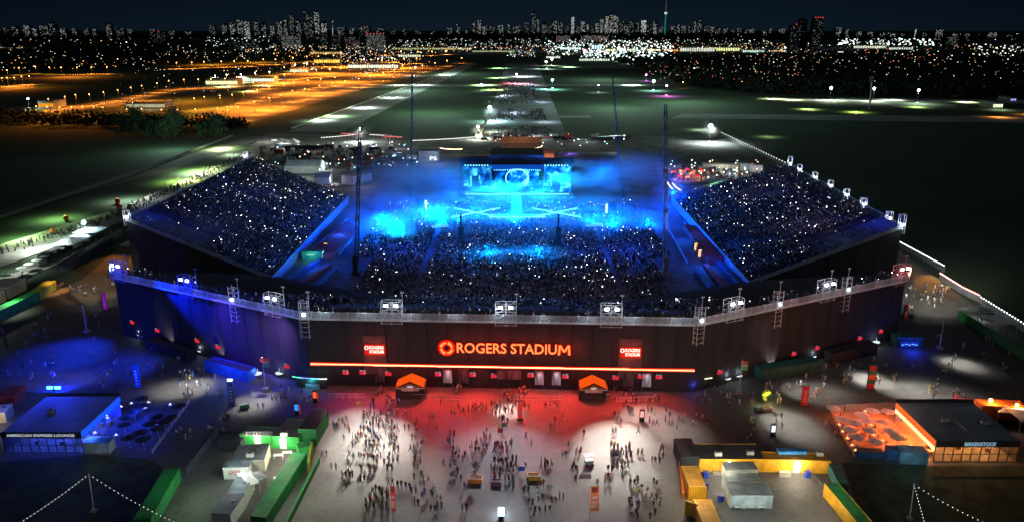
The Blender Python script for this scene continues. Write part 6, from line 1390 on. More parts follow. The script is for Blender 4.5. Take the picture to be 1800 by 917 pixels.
# ================================================================ FLOODS ON THE AIRFIELD
def flood(px, py, r_px, c, pw, lab, h=9.0, stren=34, glare=False, lp=None, z=0):
    r_px *= .8
    p = W(px, py, h); g = Vector((p.x, p.y, 0)); rad = r_px*depth(p)/F; r = empty('flood_light', lab, 'flood light', g)
    part('mast', MB().tube((0, 0, -.3), (0, 0, h-rad*.5), max(.1, rad*.05), 5), MATS['far_mast'], r); part('lamp_head', MB().ball((0, 0, h), rad, k=8, j=6), emi('head_%d_%d' % (px, py), c, stren), r)
    part('trailer', MB().box(0, 0, -.1, 3, 1.6, 1.2), vc[0], r)
    down((p.x, p.y-rad-1, h+rad*.3), pw*1.0, c, 165)
    if glare:  # added scattering ball stands in for lens glare
        bm = bmesh.new(); bmesh.ops.create_icosphere(bm, subdivisions=2, radius=1); me = bpy.data.meshes.new('glare'); bm.to_mesh(me); bm.free()
        m = MATS.get('glare')
        if not m:
            m = bpy.data.materials.new('glare'); MATS['glare'] = m; m.use_nodes = True; t = m.node_tree; t.nodes.clear(); o = t.nodes.new('ShaderNodeOutputMaterial'); v = t.nodes.new('ShaderNodeVolumeScatter')
            co = t.nodes.new('ShaderNodeTexCoord'); ln = t.nodes.new('ShaderNodeVectorMath'); ln.operation = 'LENGTH'; m1 = t.nodes.new('ShaderNodeMapRange'); m1.inputs[1].default_value = 1; m1.inputs[2].default_value = 0; m1.interpolation_type = 'SMOOTHERSTEP'; m1.inputs[3].default_value = 0; m1.inputs[4].default_value = .006
            t.links.new(co.outputs['Object'], ln.inputs[0]); t.links.new(ln.outputs['Value'], m1.inputs[0]); t.links.new(m1.outputs[0], v.inputs['Density']); t.links.new(v.outputs[0], o.inputs['Volume'])
        me.materials.append(m); o = link('glare', me, None, p); s_ = 26*depth(p)/F; o.scale = (s_, s_, s_); tag(o, 'added faint mist around the %s' % lab.split(',')[0], None, None, 'stuff')
flood(632, 228, 3.2, (.85, 1, .95), 60000, 'brilliant white flood light, left of centre behind the stand', glare=True); flood(861, 189, 3.4, (.6, .95, 1), 120000, 'brilliant blue white flood light, left edge of the runway cars', 12, glare=True); flood(840, 223, 2.2, (.95, 1, .85), 50000, 'white flood light, at the foot of the yellow boom', glare=True)
flood(1249, 222, 4.6, (.85, 1, .95), 130000, 'largest white flood light, on the right grass beyond the stand', 12, glare=True); flood(971, 141, 2.2, (.4, 1, .9), 160000, 'teal flood light, right edge of the runway cars', 12); flood(908, 131, 2.0, (1, .25, .3), 200000, 'red flood light, far down the runway', 14)
flood(147, 391, 4.2, (.7, 1, .97), 26000, 'brilliant teal white flood light, on the left path', 7, glare=True); flood(1149, 143, 2.6, (.5, 1, .95), 120000, 'teal flood light, right field edge by the magenta one', 12); flood(1172, 151, 2.2, (1, .15, .9), 120000, 'magenta flood light, right field edge', 12); flood(1136, 132, 1.6, (.8, .15, .9), 60000, 'small violet light, beyond the teal flood')
flood(1461, 155, 2.8, (.95, 1, .75), 160000, 'yellowish flood light, left of the three on the right road', 14); flood(1537, 156, 2.6, (.95, 1, .8), 150000, 'yellowish flood light, middle of the three on the right road', 14); flood(1615, 159, 2.4, (.9, 1, .85), 120000, 'white flood light, right of the three on the right road', 14)
flood(960, 109, 1.8, (.7, 1, .9), 200000, 'left of the twin lights, at the far runway end', 14); flood(970, 104, 2.2, (.95, 1, .9), 260000, 'right of the twin lights, at the far runway end', 14); flood(730, 119, 1.3, (.9, 1, .95), 60000, 'small white light, atop the left back mast line', 14); flood(49, 174, 1.8, (.6, 1, .95), 40000, 'teal white light, far left beyond the dark field', 10)
flood(846, 148, .9, (.8, 1, .9), 8000, 'tiny white light, on the left airfield grass'); flood(1052, 150, 1.0, (.8, 1, .9), 20000, 'tiny white light, on the right airfield grass')
for px, py, pw, c, h in ((560, 212, 160000, (.8, 1, .9), 10), (590, 205, 160000, (.6, 1, .5), 9), (640, 190, 160000, (.8, 1, 1), 10), (690, 172, 200000, (.8, 1, .9), 10), (740, 150, 260000, (.8, 1, .9), 12), (700, 150, 200000, (.7, 1, .6), 10), (780, 132, 300000, (.8, 1, .9), 14),
                      (850, 150, 260000, (.55, 1, .3), 8), (866, 158, 160000, (.55, 1, .25), 8), (873, 137, 260000, (.5, 1, .3), 8), (876, 120, 300000, (.5, 1, .4), 10), (1000, 118, 300000, (.6, 1, .6), 10), (885, 170, 90000, (.8, .95, 1), 10), (950, 180, 60000, (.6, .8, 1), 12), (905, 200, 60000, (.6, .8, 1), 12), (960, 215, 30000, (.7, .85, 1), 10), (870, 232, 40000, (.9, 1, .8), 8), (930, 150, 160000, (.8, .9, 1), 14),
                      (920, 135, 300000, (.9, .95, 1), 14), (1110, 150, 160000, (.6, 1, .7), 8), (1360, 174, 80000, (.9, 1, .4), 7), (1395, 176, 120000, (.95, 1, .5), 7), (1420, 192, 90000, (.8, 1, .3), 6), (1505, 197, 110000, (.8, 1, .2), 6), (1610, 188, 100000, (.85, 1, .3), 6), (1700, 180, 100000, (.9, 1, .4), 6), (1570, 176, 80000, (1, .95, .7), 7),
                      (1350, 240, 10000, (.8, 1, .5), 6), (1230, 228, 20000, (.9, 1, .8), 6), (350, 300, 20000, (.7, 1, .35), 8), (318, 318, 15000, (.75, 1, .3), 7), (390, 262, 20000, (.8, 1, .5), 8), (100, 385, 12000, (.6, 1, .4), 8), (40, 420, 12000, (.6, 1, .4), 9), (225, 352, 6000, (.9, 1, .9), 9), (340, 305, 9000, (1, 1, .9), 7), (410, 272, 7000, (1, 1, .9), 7), (60, 440, 7000, (.9, 1, .9), 8)):
    down(W(px, py) + Vector((0, 0, h)), pw*(.34 if 868 < px < 965 and py > 140 else ((2.2 if px < 110 else 5.0) if px < 450 else .5 if px < 800 else (2.2 if c[1] == 1 and c[0] < .75 else 1.0))), c, 158)  # added downlights, many tinted green to colour the lit grass
for px, py in ((760, 200), (720, 160), (1080, 190), (1060, 140), (800, 130), (1200, 180)): lamp('POINT', W(px, py) + Vector((0, 0, 40)), 165000, (.66, 1, .80))  # pale green fill points added high over the field
# yellow boom of the telescopic handler
a = W(842, 242); b = at_depth(861, 200, a.y+6); r = empty('boom_lift', 'long pale yellow lifting boom beside the runway cars', 'crane', a); v = b-a
part('boom', MB().tube((0, 0, 1), (v.x, v.y, v.z), .9, 4, 0, .5), mat('boom_yellow', (.75, .6, .3), .6), r); part('chassis', MB().box(0, 0, .3, 5, 3, 2.2), mat('boom_yellow', (.75, .6, .3)), r)
# ================================================================ CARS ON THE RUNWAY
def car_mesh():
    mb = MB(); prof = [(-2.25, .35), (-2.25, .85), (-1.6, .95), (-1.0, 1.42), (.7, 1.45), (1.35, 1.0), (2.2, .85), (2.3, .35)]
    for i in range(len(prof)-1):
        a, b = prof[i], prof[i+1]; w0 = .9 if a[1] < 1.2 else .72; w1 = .9 if b[1] < 1.2 else .72
        gl = 1 if (min(a[1], b[1]) > .9 and abs(a[1]-b[1]) > .2) else 0
        mb.quad((a[0], -w0, a[1]), (b[0], -w1, b[1]), (b[0], w1, b[1]), (a[0], w0, a[1]), gl)
    for s_ in (-1, 1):
        mb.poly([(x, s_*(.9 if z < 1.2 else .72), z) for x, z in prof], 0)
        for x in (-1.4, 1.4): mb.tube((x, s_*.8, .33), (x, s_*.93, .33), .33, 8, 2)
    for x, m in ((2.32, 0), (-2.27, 0)): mb.box(x, .6, .6, .04, .3, .15, m); mb.box(x, -.6, .6, .04, .3, .15, m)
    return mb
CB = car_mesh(); cme = CB.mesh('car', [vc[0], mat('car_glass', (.03, .04, .05), .2, 0), black_p])
rows = [592, 598, 606, 622, 640] + [700+9*i for i in range(11)] + [860, 869, 880] + [930+8.4*i for i in range(38)]
cars = []
for ri, D in enumerate(rows):
    for ci in range(17):
        if R.random() < (.14 if D > 600 else .3): continue
        cars.append((ri, ci, -13.5+ci*2.72+R.uniform(-.15, .15), D+R.uniform(-.3, .3)))
cc_ = ['white', 'black', 'silver', 'red', 'blue']; cm_ = vc + [mat('vehicle_blue', (.03, .06, .25), .35)]
for ri, ci, x, D in cars[:298]:
    o = bpy.data.objects.new('parked_car', cme); COL.objects.link(o); o.location = (x, D, -.13); o.rotation_euler[2] = math.pi/2 + R.choice((0, math.pi)); c = R.choices(range(5), [5, 5, 5, 1, 1])[0]
    o.material_slots[0].link = 'OBJECT'; o.material_slots[0].material = cm_[c]
    tag(o, '%s car on the runway, %srow up from the stage, %scolumn from the left' % (cc_[c], ordinal(ri+1) or 'nearest ', ordinal(ci+1) or 'first '), 'car', 'cars parked on the runway')
fV, fF = boxes([(0, 0, .3, 1.8, 4.5, .65, .96), (0, .1, .9, 1.6, 2.4, .5, .8)])
mass('parked_cars', [(x, D, -.13) for _, _, x, D in cars[298:]], fV, fF, [R.choice([(.6,.6,.58), (.03,.03,.035), (.32,.34,.36), (.32,.34,.36), (.3,.03,.03), (.04,.07,.25)]) for _ in cars[298:]], attr_mat('far_car_paint', 0, .35), 'farther rows of cars parked up the runway')
# ================================================================ TREES
for i, (px, py, s_, n, lab) in enumerate(((242, 243, 12, 1500, 'dark bushy tree left of the pale group, farthest left'), (272, 246, 8, 900, 'small dark tree between two taller ones at left'), (308, 247, 12, 1700, 'tall rounded tree in the middle of the left group'), (290, 248, 8, 900, 'small tree touching the tall rounded one'), (385, 243, 10, 1500, 'rounded tree nearest the white peaked tent'), (355, 245, 7, 700, 'low shrub like tree left of the rounded one'), (215, 240, 8, 700, 'low dark tree at the left end of the group'))):
    tree('leafy_tree', px, py, s_*.62, s_*.75, n, 40+i, lab, .75, s_*.35, .4, group='trees beyond the left field', z=-.3)
lamp('POINT', W(310, 262) + Vector((0, -5, 16)), 30000, (.7, 1, .85))
q = random.Random(3); tV = []; tF = []
for i in range(26):
    d = Vector((q.gauss(0, 1), q.gauss(0, 1), q.gauss(0, 1))).normalized(); c = Vector((q.gauss(0, 3.2), q.gauss(0, 3.2), 6+q.gauss(0, 2.4))); e_ = d.orthogonal().normalized()*q.uniform(1.2, 2.4); f_ = d.cross(e_)
    n = len(tV); tV += [tuple(c-e_), tuple(c+f_), tuple(c+e_), tuple(c-f_)]; tF.append([n, n+1, n+2, n+3])
fm = mat('far_foliage', (.012, .020, .014), .95, .3, .05)
def woods(px_poly, n, lab, sc=(1, 1.8)):
    xs = [p[0] for p in px_poly]; ys = [p[1] for p in px_poly]; pts = []; t = 0
    while len(pts) < n and t < n*20:
        t += 1; p = W(R.uniform(min(xs), max(xs)), R.uniform(min(ys), max(ys)))
        x, y = PXL(p); ins = False
        for i in range(len(px_poly)):
            (x1, y1), (x2, y2) = px_poly[i-1], px_poly[i]
            if (y1 > y) != (y2 > y) and x < (x2-x1)*(y-y1)/(y2-y1)+x1: ins = not ins
        if ins: pts.append((p.x, p.y, -.5))
    mass('woods', pts, tV, tF, None, fm, lab, scl=[R.uniform(*sc)*(1+min(1.6, p[1]/4000)) for p in pts], rots=[R.uniform(0, 6.3) for _ in pts])
woods([(1190, 150), (1180, 110), (1350, 98), (1900, 100), (1900, 178), (1330, 166)], 3400, 'dark leafy suburb beyond the right field', (.55, 1.0))
woods([(0, 62), (1900, 62), (1900, 74), (1300, 76), (900, 72), (500, 70), (0, 76)], 2600, 'dark belt of distant woods below the skyline', (.9, 1.5))
woods([(0, 76), (430, 76), (430, 105), (300, 118), (0, 130)], 1300, 'dark leafy suburb at far left', (.5, .9)); woods([(0, 204), (0, 222), (430, 230), (430, 222)], 240, 'dark hedge line at the edge of the left field', (.35, .7))
woods([(1060, 105), (1190, 108), (1190, 140), (1130, 128)], 160, 'trees at the far right corner of the airfield', (.8, 1.4))
# ================================================================ CITY LIGHTS
lbV, lbF = boxes([(0, 0, -.5, 1, 1, 1, 1.0)])
WH, WM, OR, TE, RD = (.9, 1, .98), (1, .85, .6), (1, .42, .10), (.6, 1, .95), (1, .15, .12)
pool_s = []
def scatter(x0, x1, y0, y1, n, pal, h=(14, 24), rs=(.22, .66), slope=0.0, br=(.12, 1.1)):
    n = int(n*(.72 if (x1 <= 500 or x0 >= 1380) else 1.0))
    for _ in range(n):
        x = R.uniform(x0, x1); y = R.uniform(y0, y1) + slope*(x-x0)
        p = W(x, y, 0); p.z = R.uniform(*h); c = R.choice(pal); k = R.uniform(*br)*(2.2 if R.random() < .1 else 1)
        r_ = R.uniform(*rs)*depth(p)/F*1.35; pool_s.append((p, tuple(v*k for v in c), r_))
scatter(0, 450, 72, 112, 150, [WH, WM, WM, OR]); scatter(0, 300, 112, 145, 110, [OR, OR, WM, WH]); scatter(280, 460, 103, 122, 80, [OR, WM, WM]); scatter(360, 500, 68, 95, 120, [WH, TE])
scatter(420, 800, 88, 104, 240, [OR, WM, WH, WM]); scatter(480, 760, 104, 150, 230, [OR, OR, WM], rs=(.3, .8)); scatter(600, 740, 106, 120, 90, [WM, WH]); scatter(700, 960, 74, 92, 170, [WH, WM, TE]); scatter(780, 980, 90, 102, 150, [WM, WH, OR, RD])
scatter(900, 1350, 64, 80, 200, [WH, TE, WM]); scatter(960, 1180, 78, 112, 520, [WH, TE, WH, WM], rs=(.3, 1.2)); scatter(1020, 1180, 100, 118, 170, [WH, TE], rs=(.4, 1.6), br=(.5, 1.3)); scatter(1170, 1380, 82, 100, 170, [WM, OR, WH])
scatter(1130, 1400, 100, 165, 190, [WM, WM, WH, RD, OR], br=(.2, .8)); scatter(1380, 1800, 62, 78, 130, [WH, TE]); scatter(1470, 1640, 74, 88, 190, [WH, (.9, 1, .75), TE], rs=(.4, 1.3)); scatter(1380, 1800, 85, 130, 300, [WH, WM, WM, OR, RD], br=(.2, .9)); scatter(1380, 1800, 130, 165, 90, [WM, WH, OR], br=(.2, .7)); scatter(1700, 1800, 84, 110, 50, [WH, WH], rs=(.6, 1.5))
scatter(240, 480, 128, 158, 60, [WM, OR, WH]); scatter(200, 420, 160, 215, 40, [WM, OR, (.4, .5, 1), WH], br=(.2, .7)); scatter(620, 700, 120, 175, 30, [(.6, .5, 1), WH]); scatter(890, 940, 100, 112, 60, [WH, WM, TE])
pool_s.sort(key=lambda t: -t[2]/depth(t[0])*sum(t[1]))
mass('city_lights', [tuple(p) for p, c, r_ in pool_s], lbV, lbF, [c for p, c, r_ in pool_s], attr_mat('city_glow', 4.2), 'countless far street and window lights of the city', scl=[r_ for p, c, r_ in pool_s])
# individual street lamps with real light on the orange roads and yard
def street(px, py, c, pw, lab, h=12, rpx=.75, st=14, grp='orange street lamps'):
    p = W(px, py); r = empty('street_lamp', lab, 'street lamp', p, 0, grp); rad = rpx*depth(p)/F
    part('pole', MB().tube((0, 0, -.3), (0, 0, h), .12, 5), MATS['far_mast'], r); part('lamp_head', MB().ball((0, -.6, h), rad, k=6, j=4), emi('street_'+('o' if c == OR else 'w'), c, st), r)
    down((p.x, p.y-rad-1.2, h-rad*.2), pw*2.2, (1, .30, .03) if c == OR else c, 158 if c == OR else 150)
zones = [([(0, 154), (60, 148)], 5, 'short road at the far left edge', 30000), ([(60, 212), (195, 212)], 7, 'lower left orange yard', 16000), ([(80, 196), (200, 180), (300, 158), (430, 151)], 15, 'sweeping road through the left', 26000), ([(0, 137), (60, 130), (200, 130)], 8, 'upper left road', 34000),
         ([(300, 123), (450, 116), (600, 105)], 12, 'far road above the orange yard', 60000), ([(440, 205), (520, 178), (610, 158), (700, 135), (820, 110)], 17, 'border road of the orange yard', 34000), ([(440, 165), (520, 140), (620, 130), (720, 124)], 15, 'middle lane of the orange yard', 52000), ([(490, 132), (560, 118), (640, 116), (740, 112)], 13, 'upper lane of the orange yard', 80000),
         ([(330, 195), (420, 185), (500, 165), (600, 148)], 12, 'lower lane of the orange yard', 32000), ([(210, 216), (420, 219)], 7, 'dark hedge at the left', 9000), ([(560, 104), (600, 100), (700, 98), (800, 96)], 9, 'farthest orange road', 90000), ([(380, 215), (430, 212)], 3, 'end of the orange yard near the tents', 20000)]
for poly, n, nm, pw in zones:
    P = [Vector(p) for p in poly]; Ls = [(b-a).length for a, b in zip(P[:-1], P[1:])]; T = sum(Ls)
    for i in range(n):
        t = T*(i+.5)/n; j = 0
        while t > Ls[j]: t -= Ls[j]; j += 1
        q_ = P[j].lerp(P[j+1], t/Ls[j]); street(q_.x+R.uniform(-3, 3), q_.y+R.uniform(-1.2, 1.2), OR, pw, 'orange street lamp, %sfrom left, %s' % (ordinal(i+1), nm))
for i, (px, py) in enumerate([(380, 148), (400, 146), (425, 145), (450, 142), (475, 140), (520, 125), (540, 122), (640, 114), (665, 113), (690, 112), (1000, 95), (1040, 98), (1080, 101), (1120, 104), (1160, 106), (1085, 108), (1110, 112), (1200, 88), (1260, 90), (1500, 82), (1530, 82), (1560, 83), (1600, 82), (1380, 90), (1420, 96)]):
    street(px, py, (.95, 1, .75), 120000, 'white lot lamp, %sfrom the left of all the lit parking lots' % ordinal(i+1), 12, .9, 16, 'white lot lamps')
for i, (px, py) in enumerate([(1365, 158), (1388, 160), (1394, 160), (1421, 156), (1435, 158), (1492, 150), (1509, 153), (1585, 161), (1592, 152), (1658, 157), (1662, 165), (1688, 168), (1775, 155), (1783, 163), (1200, 155), (1255, 142), (1300, 140), (1180, 135), (1220, 128), (1240, 120), (1330, 118), (1375, 112)]):
    street(px, py, OR if i % 3 else WM, 2500, 'warm lamp, %slisted along the dark trees beyond the right field' % ordinal(i+1), 8, .7, 8, 'warm lamps beyond the right field')
for px, py, k_ in ((470, 190, 1), (540, 165, 1.4), (600, 145, 2), (660, 132, 2.4), (560, 130, 2.6), (620, 118, 3), (500, 145, 2), (700, 120, 3), (330, 178, .7), (410, 192, .7), (250, 186, .5), (120, 212, .4), (200, 208, .4), (30, 155, .5), (370, 114, 1.5), (450, 110, 1.5), (130, 136, .8), (350, 205, .4)): down(W(px, py) + Vector((0, 0, 38)), 620000*k_, (1, .27, .02), 168)  # broad orange fill added high over the yards, not street lamps
# tall pole in the right field
p = W(1528, 192); t = at_depth(1533, 140, p.y); r = empty('tall_pole', 'tall pale pole standing before the middle yellowish flood', 'pole', p); part('pole', MB().tube((0, 0, 0), (t.x-p.x, 0, t.z), 1.0, 6, 0, .7), mat('pale_pole', (.6, .62, .6), .7), r); part('head', MB().box(t.x-p.x, 0, t.z-3, 3.4, 1, 6), mid_steel, r)
# ================================================================ BUILDINGS
def building(px, yt, wpx, D, lab, dens=.45, col=(.75, .85, .8), bright=1.0, group='skyline towers', wall=(.03, .035, .04), rows=None, cols=None, redtop=0, name='tower_block', cat='tower', step=0, roof=False):
    c = at_depth(px, yt, D); H_ = c.z; dp = depth(Vector((c.x, D, H_*.5))); w_ = wpx*dp/F; one = dp/F
    r = empty(name, lab, cat, (c.x, D, -.6), 0, group); dd = w_*.8
    wm = mat('wall_%d' % int(wall[1]*1000), wall, .8, .2, .02)
    part('wall', MB().box(0, dd/2, 0, w_, dd, H_+.6), wm, r)
    if step: part('upper_storeys', MB().box(0, dd/2, H_+.6, w_*.55, dd*.6, step*one), wm, r)
    part('roof', MB().box(0, dd/2, H_+.6 + (step*one if step else 0), w_*.35, dd*.4, 2.2*one*.6), wm, r)
    pitch = 1.15*one; nx = cols or max(2, int(w_/pitch)); nz = rows or max(2, int(H_/(pitch*1.05))); pts = []; cs = []
    for i in range(nx):
        for j in range(nz):
            if R.random() > dens: continue
            z = .6+H_*(j+.6)/nz
            if z < 12*0: continue
            pts.append((-w_/2+w_*(i+.5)/nx, -.25*one, z)); k = R.uniform(.25, 1)*bright*(2.0 if R.random() < .08 else 1); cs.append(tuple(v*k for v in R.choice([col, col, (1, .85, .6), (.7, .9, 1)])))
    if pts: mass('lit_windows', pts, [(v[0]*.5*w_/nx, v[1]*.4*one, v[2]*.45*H_/nz) for v in lbV], lbF, cs, attr_mat('window_glow', .85), None, r)
    if redtop:
        mb = MB()
        for i in range(redtop): mb.ball((-w_/2+w_*(i+.5)/redtop, 0, H_+1.2*one), .45*one, k=5, j=3)
        part('warning_lamp', mb, emi('red_warning', (1, .05, .04), 6), r)
    return r
def skyline(lst, D, cl, **k):
    lst = sorted(lst)
    for i, t in enumerate(lst):
        px, yt, wp = t[:3]; br = t[3] if len(t) > 3 else R.uniform(.5, 1.0); tall = 'tall' if yt < 38 else ('mid height' if yt < 47 else 'low')
        building(px, yt, wp, D+R.uniform(-300, 300), '%s lit tower, %sfrom the left in the skyline %s' % (tall + (' brightly' if br > 1.2 else ' faintly'), ordinal(i+1), cl), bright=br*1.5, dens=min(.6, .16+.2*br), step=R.choice((0, 0, 2, 3)) if yt < 45 else 0, **k)
skyline([(10,50,8),(25,47,10),(45,45,12),(60,51,8),(76,46,14),(90,42,12),(110,51,10),(130,50,8),(150,51,10),(165,50,8),(190,44,9),(210,50,12),(228,52,8)], 6500, 'far left cluster')
skyline([(268,52,10),(300,55,14),(330,56,12),(372,45,10),(394,44,9),(408,40,10),(420,36,12),(433,38,10,1.3),(450,38,9),(463,42,8),(478,46,8),(490,38,10),(500,36,8),(512,27,8),(524,38,9),(537,20,8),(546,31,7),(556,22,9,1.3),(569,42,10,1.4),(584,36,2.5,1.8),(600,48,14),(618,50,8)], 7000, 'left cluster')
skyline([(640,46,18),(668,50,12),(690,54,10),(711,47,6),(735,55,10),(760,56,8),(790,50,9),(805,43,5),(820,52,8),(833,39,4),(842,36,6,1.2),(852,46,8),(865,47,9),(880,45,10,1.2),(895,44,6),(905,48,7)], 9500, 'left middle')
skyline([(912,46,9),(925,40,9),(938,24,7),(946,33,5),(957,42,8),(966,46,7),(975,37,8),(985,39,7),(996,46,6),(1007,30,5,2.2),(1016,46,8),(1025,38,8,1.3),(1033,44,4,1.3),(1042,46,7),(1050,42,6,1.3),(1058,34,6,1.4),(1067,29,7,1.5),(1075,27,8,1.2),(1083,28,8,1.3),(1092,38,8),(1101,44,8),(1110,37,8),(1120,40,7),(1132,36,9,2.3),(1142,44,8),(1152,38,6,1.2),(1162,48,8)], 11500, 'downtown cluster')
skyline([(1183,46,8),(1192,44,8),(1202,46,8),(1214,47,8),(1222,39,5),(1230,36,6),(1243,45,9),(1252,46,7),(1262,50,8),(1275,50,8),(1288,52,8),(1300,50,8),(1312,52,8),(1322,51,8),(1354,50,4),(1375,51,12),(1345,55,8)], 10500, 'right middle')
skyline([(1475,49,9),(1490,52,8),(1510,56,10),(1530,57,10),(1555,58,16,1.2),(1570,60,10,1.1),(1586,60,8),(1610,52,2.5,2.0),(1625,58,8),(1652,53,13,1.0),(1680,60,10),(1700,60,10),(1745,58,16,.9),(1775,62,10)], 6000, 'right end')
for px, yt, wp, D, lab, dn_, br, rt, wl in ((1400, 44, 17, 2300, 'dark tower with one red lamp, leftmost of the trio at right', .06, .9, 1, .07), (1414, 33, 13, 2320, 'darkest slab of the dark tower trio at right', .01, .5, 0, .02), (1440, 32, 17, 2280, 'dark grey tower crowned with four red lamps at right', .07, 1.0, 4, .075),
        (511, 63, 34, 3400, 'wide apartment slab lit in rows, below the left cluster', .42, .8, 0, .05), (590, 62, 16, 3400, 'narrow grey slab left of the red topped office', .12, .6, 0, .08), (619, 66, 26, 3300, 'grey slab with scattered windows beside the red topped office', .3, .7, 0, .07), (660, 60, 34, 3000, 'office block with a row of red lamps on its roof', .5, .7, 6, .05), (568, 58, 12, 3500, 'slim slab with one red roof lamp', .2, .6, 1, .05),
        (430, 76, 60, 2800, 'broad low grey block at left under the cluster', .16, .6, 0, .05), (990, 63, 24, 5200, 'slab dotted with red and white windows, left of two', .6, .8, 0, .03), (1048, 63, 44, 5200, 'long slab dotted with red windows, right of two', .6, .9, 0, .03), (1675, 66, 20, 4200, 'grey slab among dim lights at right', .2, .7, 0, .03), (278, 56, 22, 4200, 'dark slab with a red mast lamp at left', .1, .5, 1, .02)):
    building(px, yt, wp, D, lab, dens=dn_, bright=br, redtop=rt, wall=(wl*.8, wl, wl*.95), group=None, col=(1, .5, .5) if 'red windows' in lab or 'red and white' in lab else (.85, .95, .9))
# needle tower
D = 12000; top = at_depth(1172, -6, D); one = D/F; r = empty('needle_tower', 'very tall slender needle tower with a bright pod and teal lit shaft', 'tower', (top.x, D, 0))
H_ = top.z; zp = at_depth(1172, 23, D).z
part('shaft', MB().tube((0, 0, 0), (0, 0, zp), 1.5*one, 6, 0, .9*one), emi('teal_lit_shaft', (.02, .22, .20), .6), r); part('pod', MB().tube((0, 0, zp-1.6*one), (0, 0, zp+.8*one), 2.0*one, 12, 0, 2.6*one), emi('pod_light', (.75, 1, .55), .9), r); part('pod_rim', MB().tube((0, 0, zp-2.6*one), (0, 0, zp-1.6*one), 1.2*one, 12, 0, 2*one), emi('pod_teal', (.1, .8, .8), .8), r)  # teal lighting of the concrete put into a glowing shaft colour
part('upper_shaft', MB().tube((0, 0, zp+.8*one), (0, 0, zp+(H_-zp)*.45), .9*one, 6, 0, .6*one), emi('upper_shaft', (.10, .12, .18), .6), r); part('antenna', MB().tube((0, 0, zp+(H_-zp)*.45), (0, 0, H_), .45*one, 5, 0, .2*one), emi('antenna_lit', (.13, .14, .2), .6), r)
# low lit buildings
def shed(x0, x1, yb, hpx, col, br, lab, wall=(.25, .25, .22), n=None, frac=.5, cat='building', name='lit_building', roofc=None):
    A, B = W(x0, yb), W(x1, yb); D = A.y; one = depth(A)/F; L = (B-A).length; h = hpx*one*1.25; br *= 1.25; r = empty(name, lab, cat, A); n = n or max(2, min(26, int((x1-x0)/4)))
    part('wall', MB().box(L/2, 12, -.5, L, 24, h+.5), mat('shed_%d' % int(wall[0]*100), wall, .8, .1, .05), r); part('roof', MB().box(L/2, 12, h, L+1, 25, .5*one*.6), mat('shed_roof', (.08, .09, .1), .8), r)
    nm = 'shop_%02d%02d%02d_%02d' % (int(col[0]*99), int(col[1]*99), int(col[2]*99), int(br*10))
    for i in range(n): part('window', MB().box(L*(i+.5)/n, -.2, h*.12, L/n*R.uniform(.6, .85), .3, h*frac), emi(nm, col, br), r)
    return r
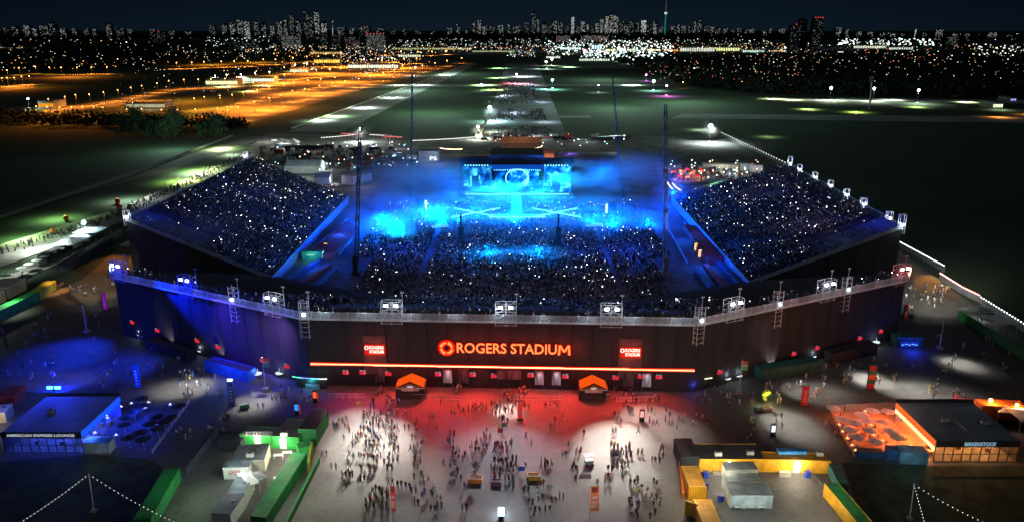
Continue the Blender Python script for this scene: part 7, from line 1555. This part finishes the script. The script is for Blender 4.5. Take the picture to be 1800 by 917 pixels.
for t in ((362, 418, 150, 9, (1, .95, .45), 1.3, 'long warehouse with bright yellow lit docks, left of the orange yard'), (420, 482, 145, 8, (.95, 1, .7), 1.2, 'second lit warehouse adjoining the yellow docks'), (68, 95, 190, 10, (1, .35, .02), .8, 'orange lit block by the sweeping left road'),
          (222, 290, 190, 8, (.85, .8, .5), .5, 'low beige shed with a bright lamp at left'), (510, 540, 128, 7, (.9, 1, .6), .9, 'small lit shed at the top of the orange yard'), (552, 598, 112, 8, (1, .55, .05), 1.3, 'orange glowing terminal at the top of the yard'), (612, 700, 121, 8, (1, .95, .7), 1.2, 'white lit terminal row right of the orange one'),
          (688, 830, 88, 4, (.7, .75, .35), .5, 'very long pale low hangar beyond the airfield'), (830, 905, 92, 3, (.7, .8, .4), .5, 'long pale hangar continuing to the right'), (700, 740, 101, 5, (.95, 1, .6), .8, 'lit shed below the long hangar'),
          (985, 1021, 88, 5, (.7, 1, .9), 1.2, 'mall block with bright teal white front'), (1023, 1033, 90, 4, (.9, .1, .15), .9, 'small red lit shop front in the mall strip'), (1040, 1058, 88, 10, (.6, .85, 1), 1.2, 'glowing bluish glass block in the mall strip'), (1064, 1082, 91, 5, (1, 1, .4), 1.3, 'bright yellow shop block'), (1084, 1100, 90, 6, (.95, 1, .7), .9, 'pale shop block right of the yellow one'), (1102, 1122, 91, 6, (.6, .9, .5), .7, 'greenish shop block in the mall strip'),
          (1126, 1136, 90, 8, (.8, .9, .7), .8, 'tall narrow lit shop block'), (1138, 1160, 90, 3.5, (1, .9, .3), 1.2, 'long yellow shop strip'), (1163, 1192, 91, 4, (1, .35, .08), 1.2, 'long orange shop strip'), (1195, 1256, 92, 9, (.85, .9, .75), .7, 'large beige mall hall with lit windows'), (1258, 1300, 91, 8, (.95, 1, .4), .8, 'mall hall with yellow green front'), (1305, 1345, 93, 5, (.6, 1, .8), .8, 'teal lit low mall block'), (1350, 1385, 92, 4, (1, .7, .4), .8, 'warm lit low block left of the dark towers'),
          (1404, 1424, 95, 6, (.8, .35, .3), .6, 'low reddish podium between the dark towers'), (1470, 1482, 96, 6, (.9, 1, .95), 1.5, 'bright white sign block right of the dark towers'), (1500, 1560, 86, 6, (.95, 1, .75), .7, 'lit apartment row right of the dark towers'), (1562, 1605, 88, 5, (.8, .95, .9), .6, 'lit block row farther right'), (1740, 1800, 108, 5, (.7, .8, .9), .4, 'dim grey block near the right edge'),
          (960, 985, 103, 4, (.9, 1, .9), .9, 'lit shed at the far runway end'), (1018, 1072, 108, 5, (.8, 1, .75), .8, 'bright teal yellow building at the field edge'), (1745, 1762, 190, 8, (.9, 1, .6), 1.4, 'small bright yellow white kiosk building at the right field'), (1776, 1786, 178, 5, (.4, .4, 1), .8, 'small violet lit building at the right edge'), (545, 600, 96, 5, (1, .6, .2), .6, 'warm lit block behind the orange terminal'), (0, 60, 86, 3, (.6, .6, .5), .4, 'dim low block at far left')):
    shed(*t)
for px, py, pw, c in ((400, 152, 200000, (.9, 1, .4)), (440, 160, 120000, (.85, 1, .3)), (465, 150, 120000, (.85, 1, .3)), (270, 192, 9000, (1, .9, .5)), (82, 193, 14000, (1, .35, .03)), (1752, 192, 20000, (.9, 1, .6)), (1750, 205, 26000, (1, .3, .05)), (1800, 200, 26000, (1, .3, .05)), (250, 192, 9000, (.7, .95, 1))):
    down(W(px, py) + Vector((0, -6, 9)), pw*1.2, c, 160)
# ---------------------------------------------------------------- lettering becomes plain mesh
dg = bpy.context.evaluated_depsgraph_get()
for o in [o for o in bpy.data.objects if o.type == 'FONT']:
    me = bpy.data.meshes.new_from_object(o.evaluated_get(dg)); n = bpy.data.objects.new(o.name.split('.')[0]+'_x', me); COL.objects.link(n)
    n.parent = o.parent; n.location = o.location; n.rotation_euler = o.rotation_euler; n.scale = o.scale; nm = o.name; bpy.data.objects.remove(o); n.name = nm
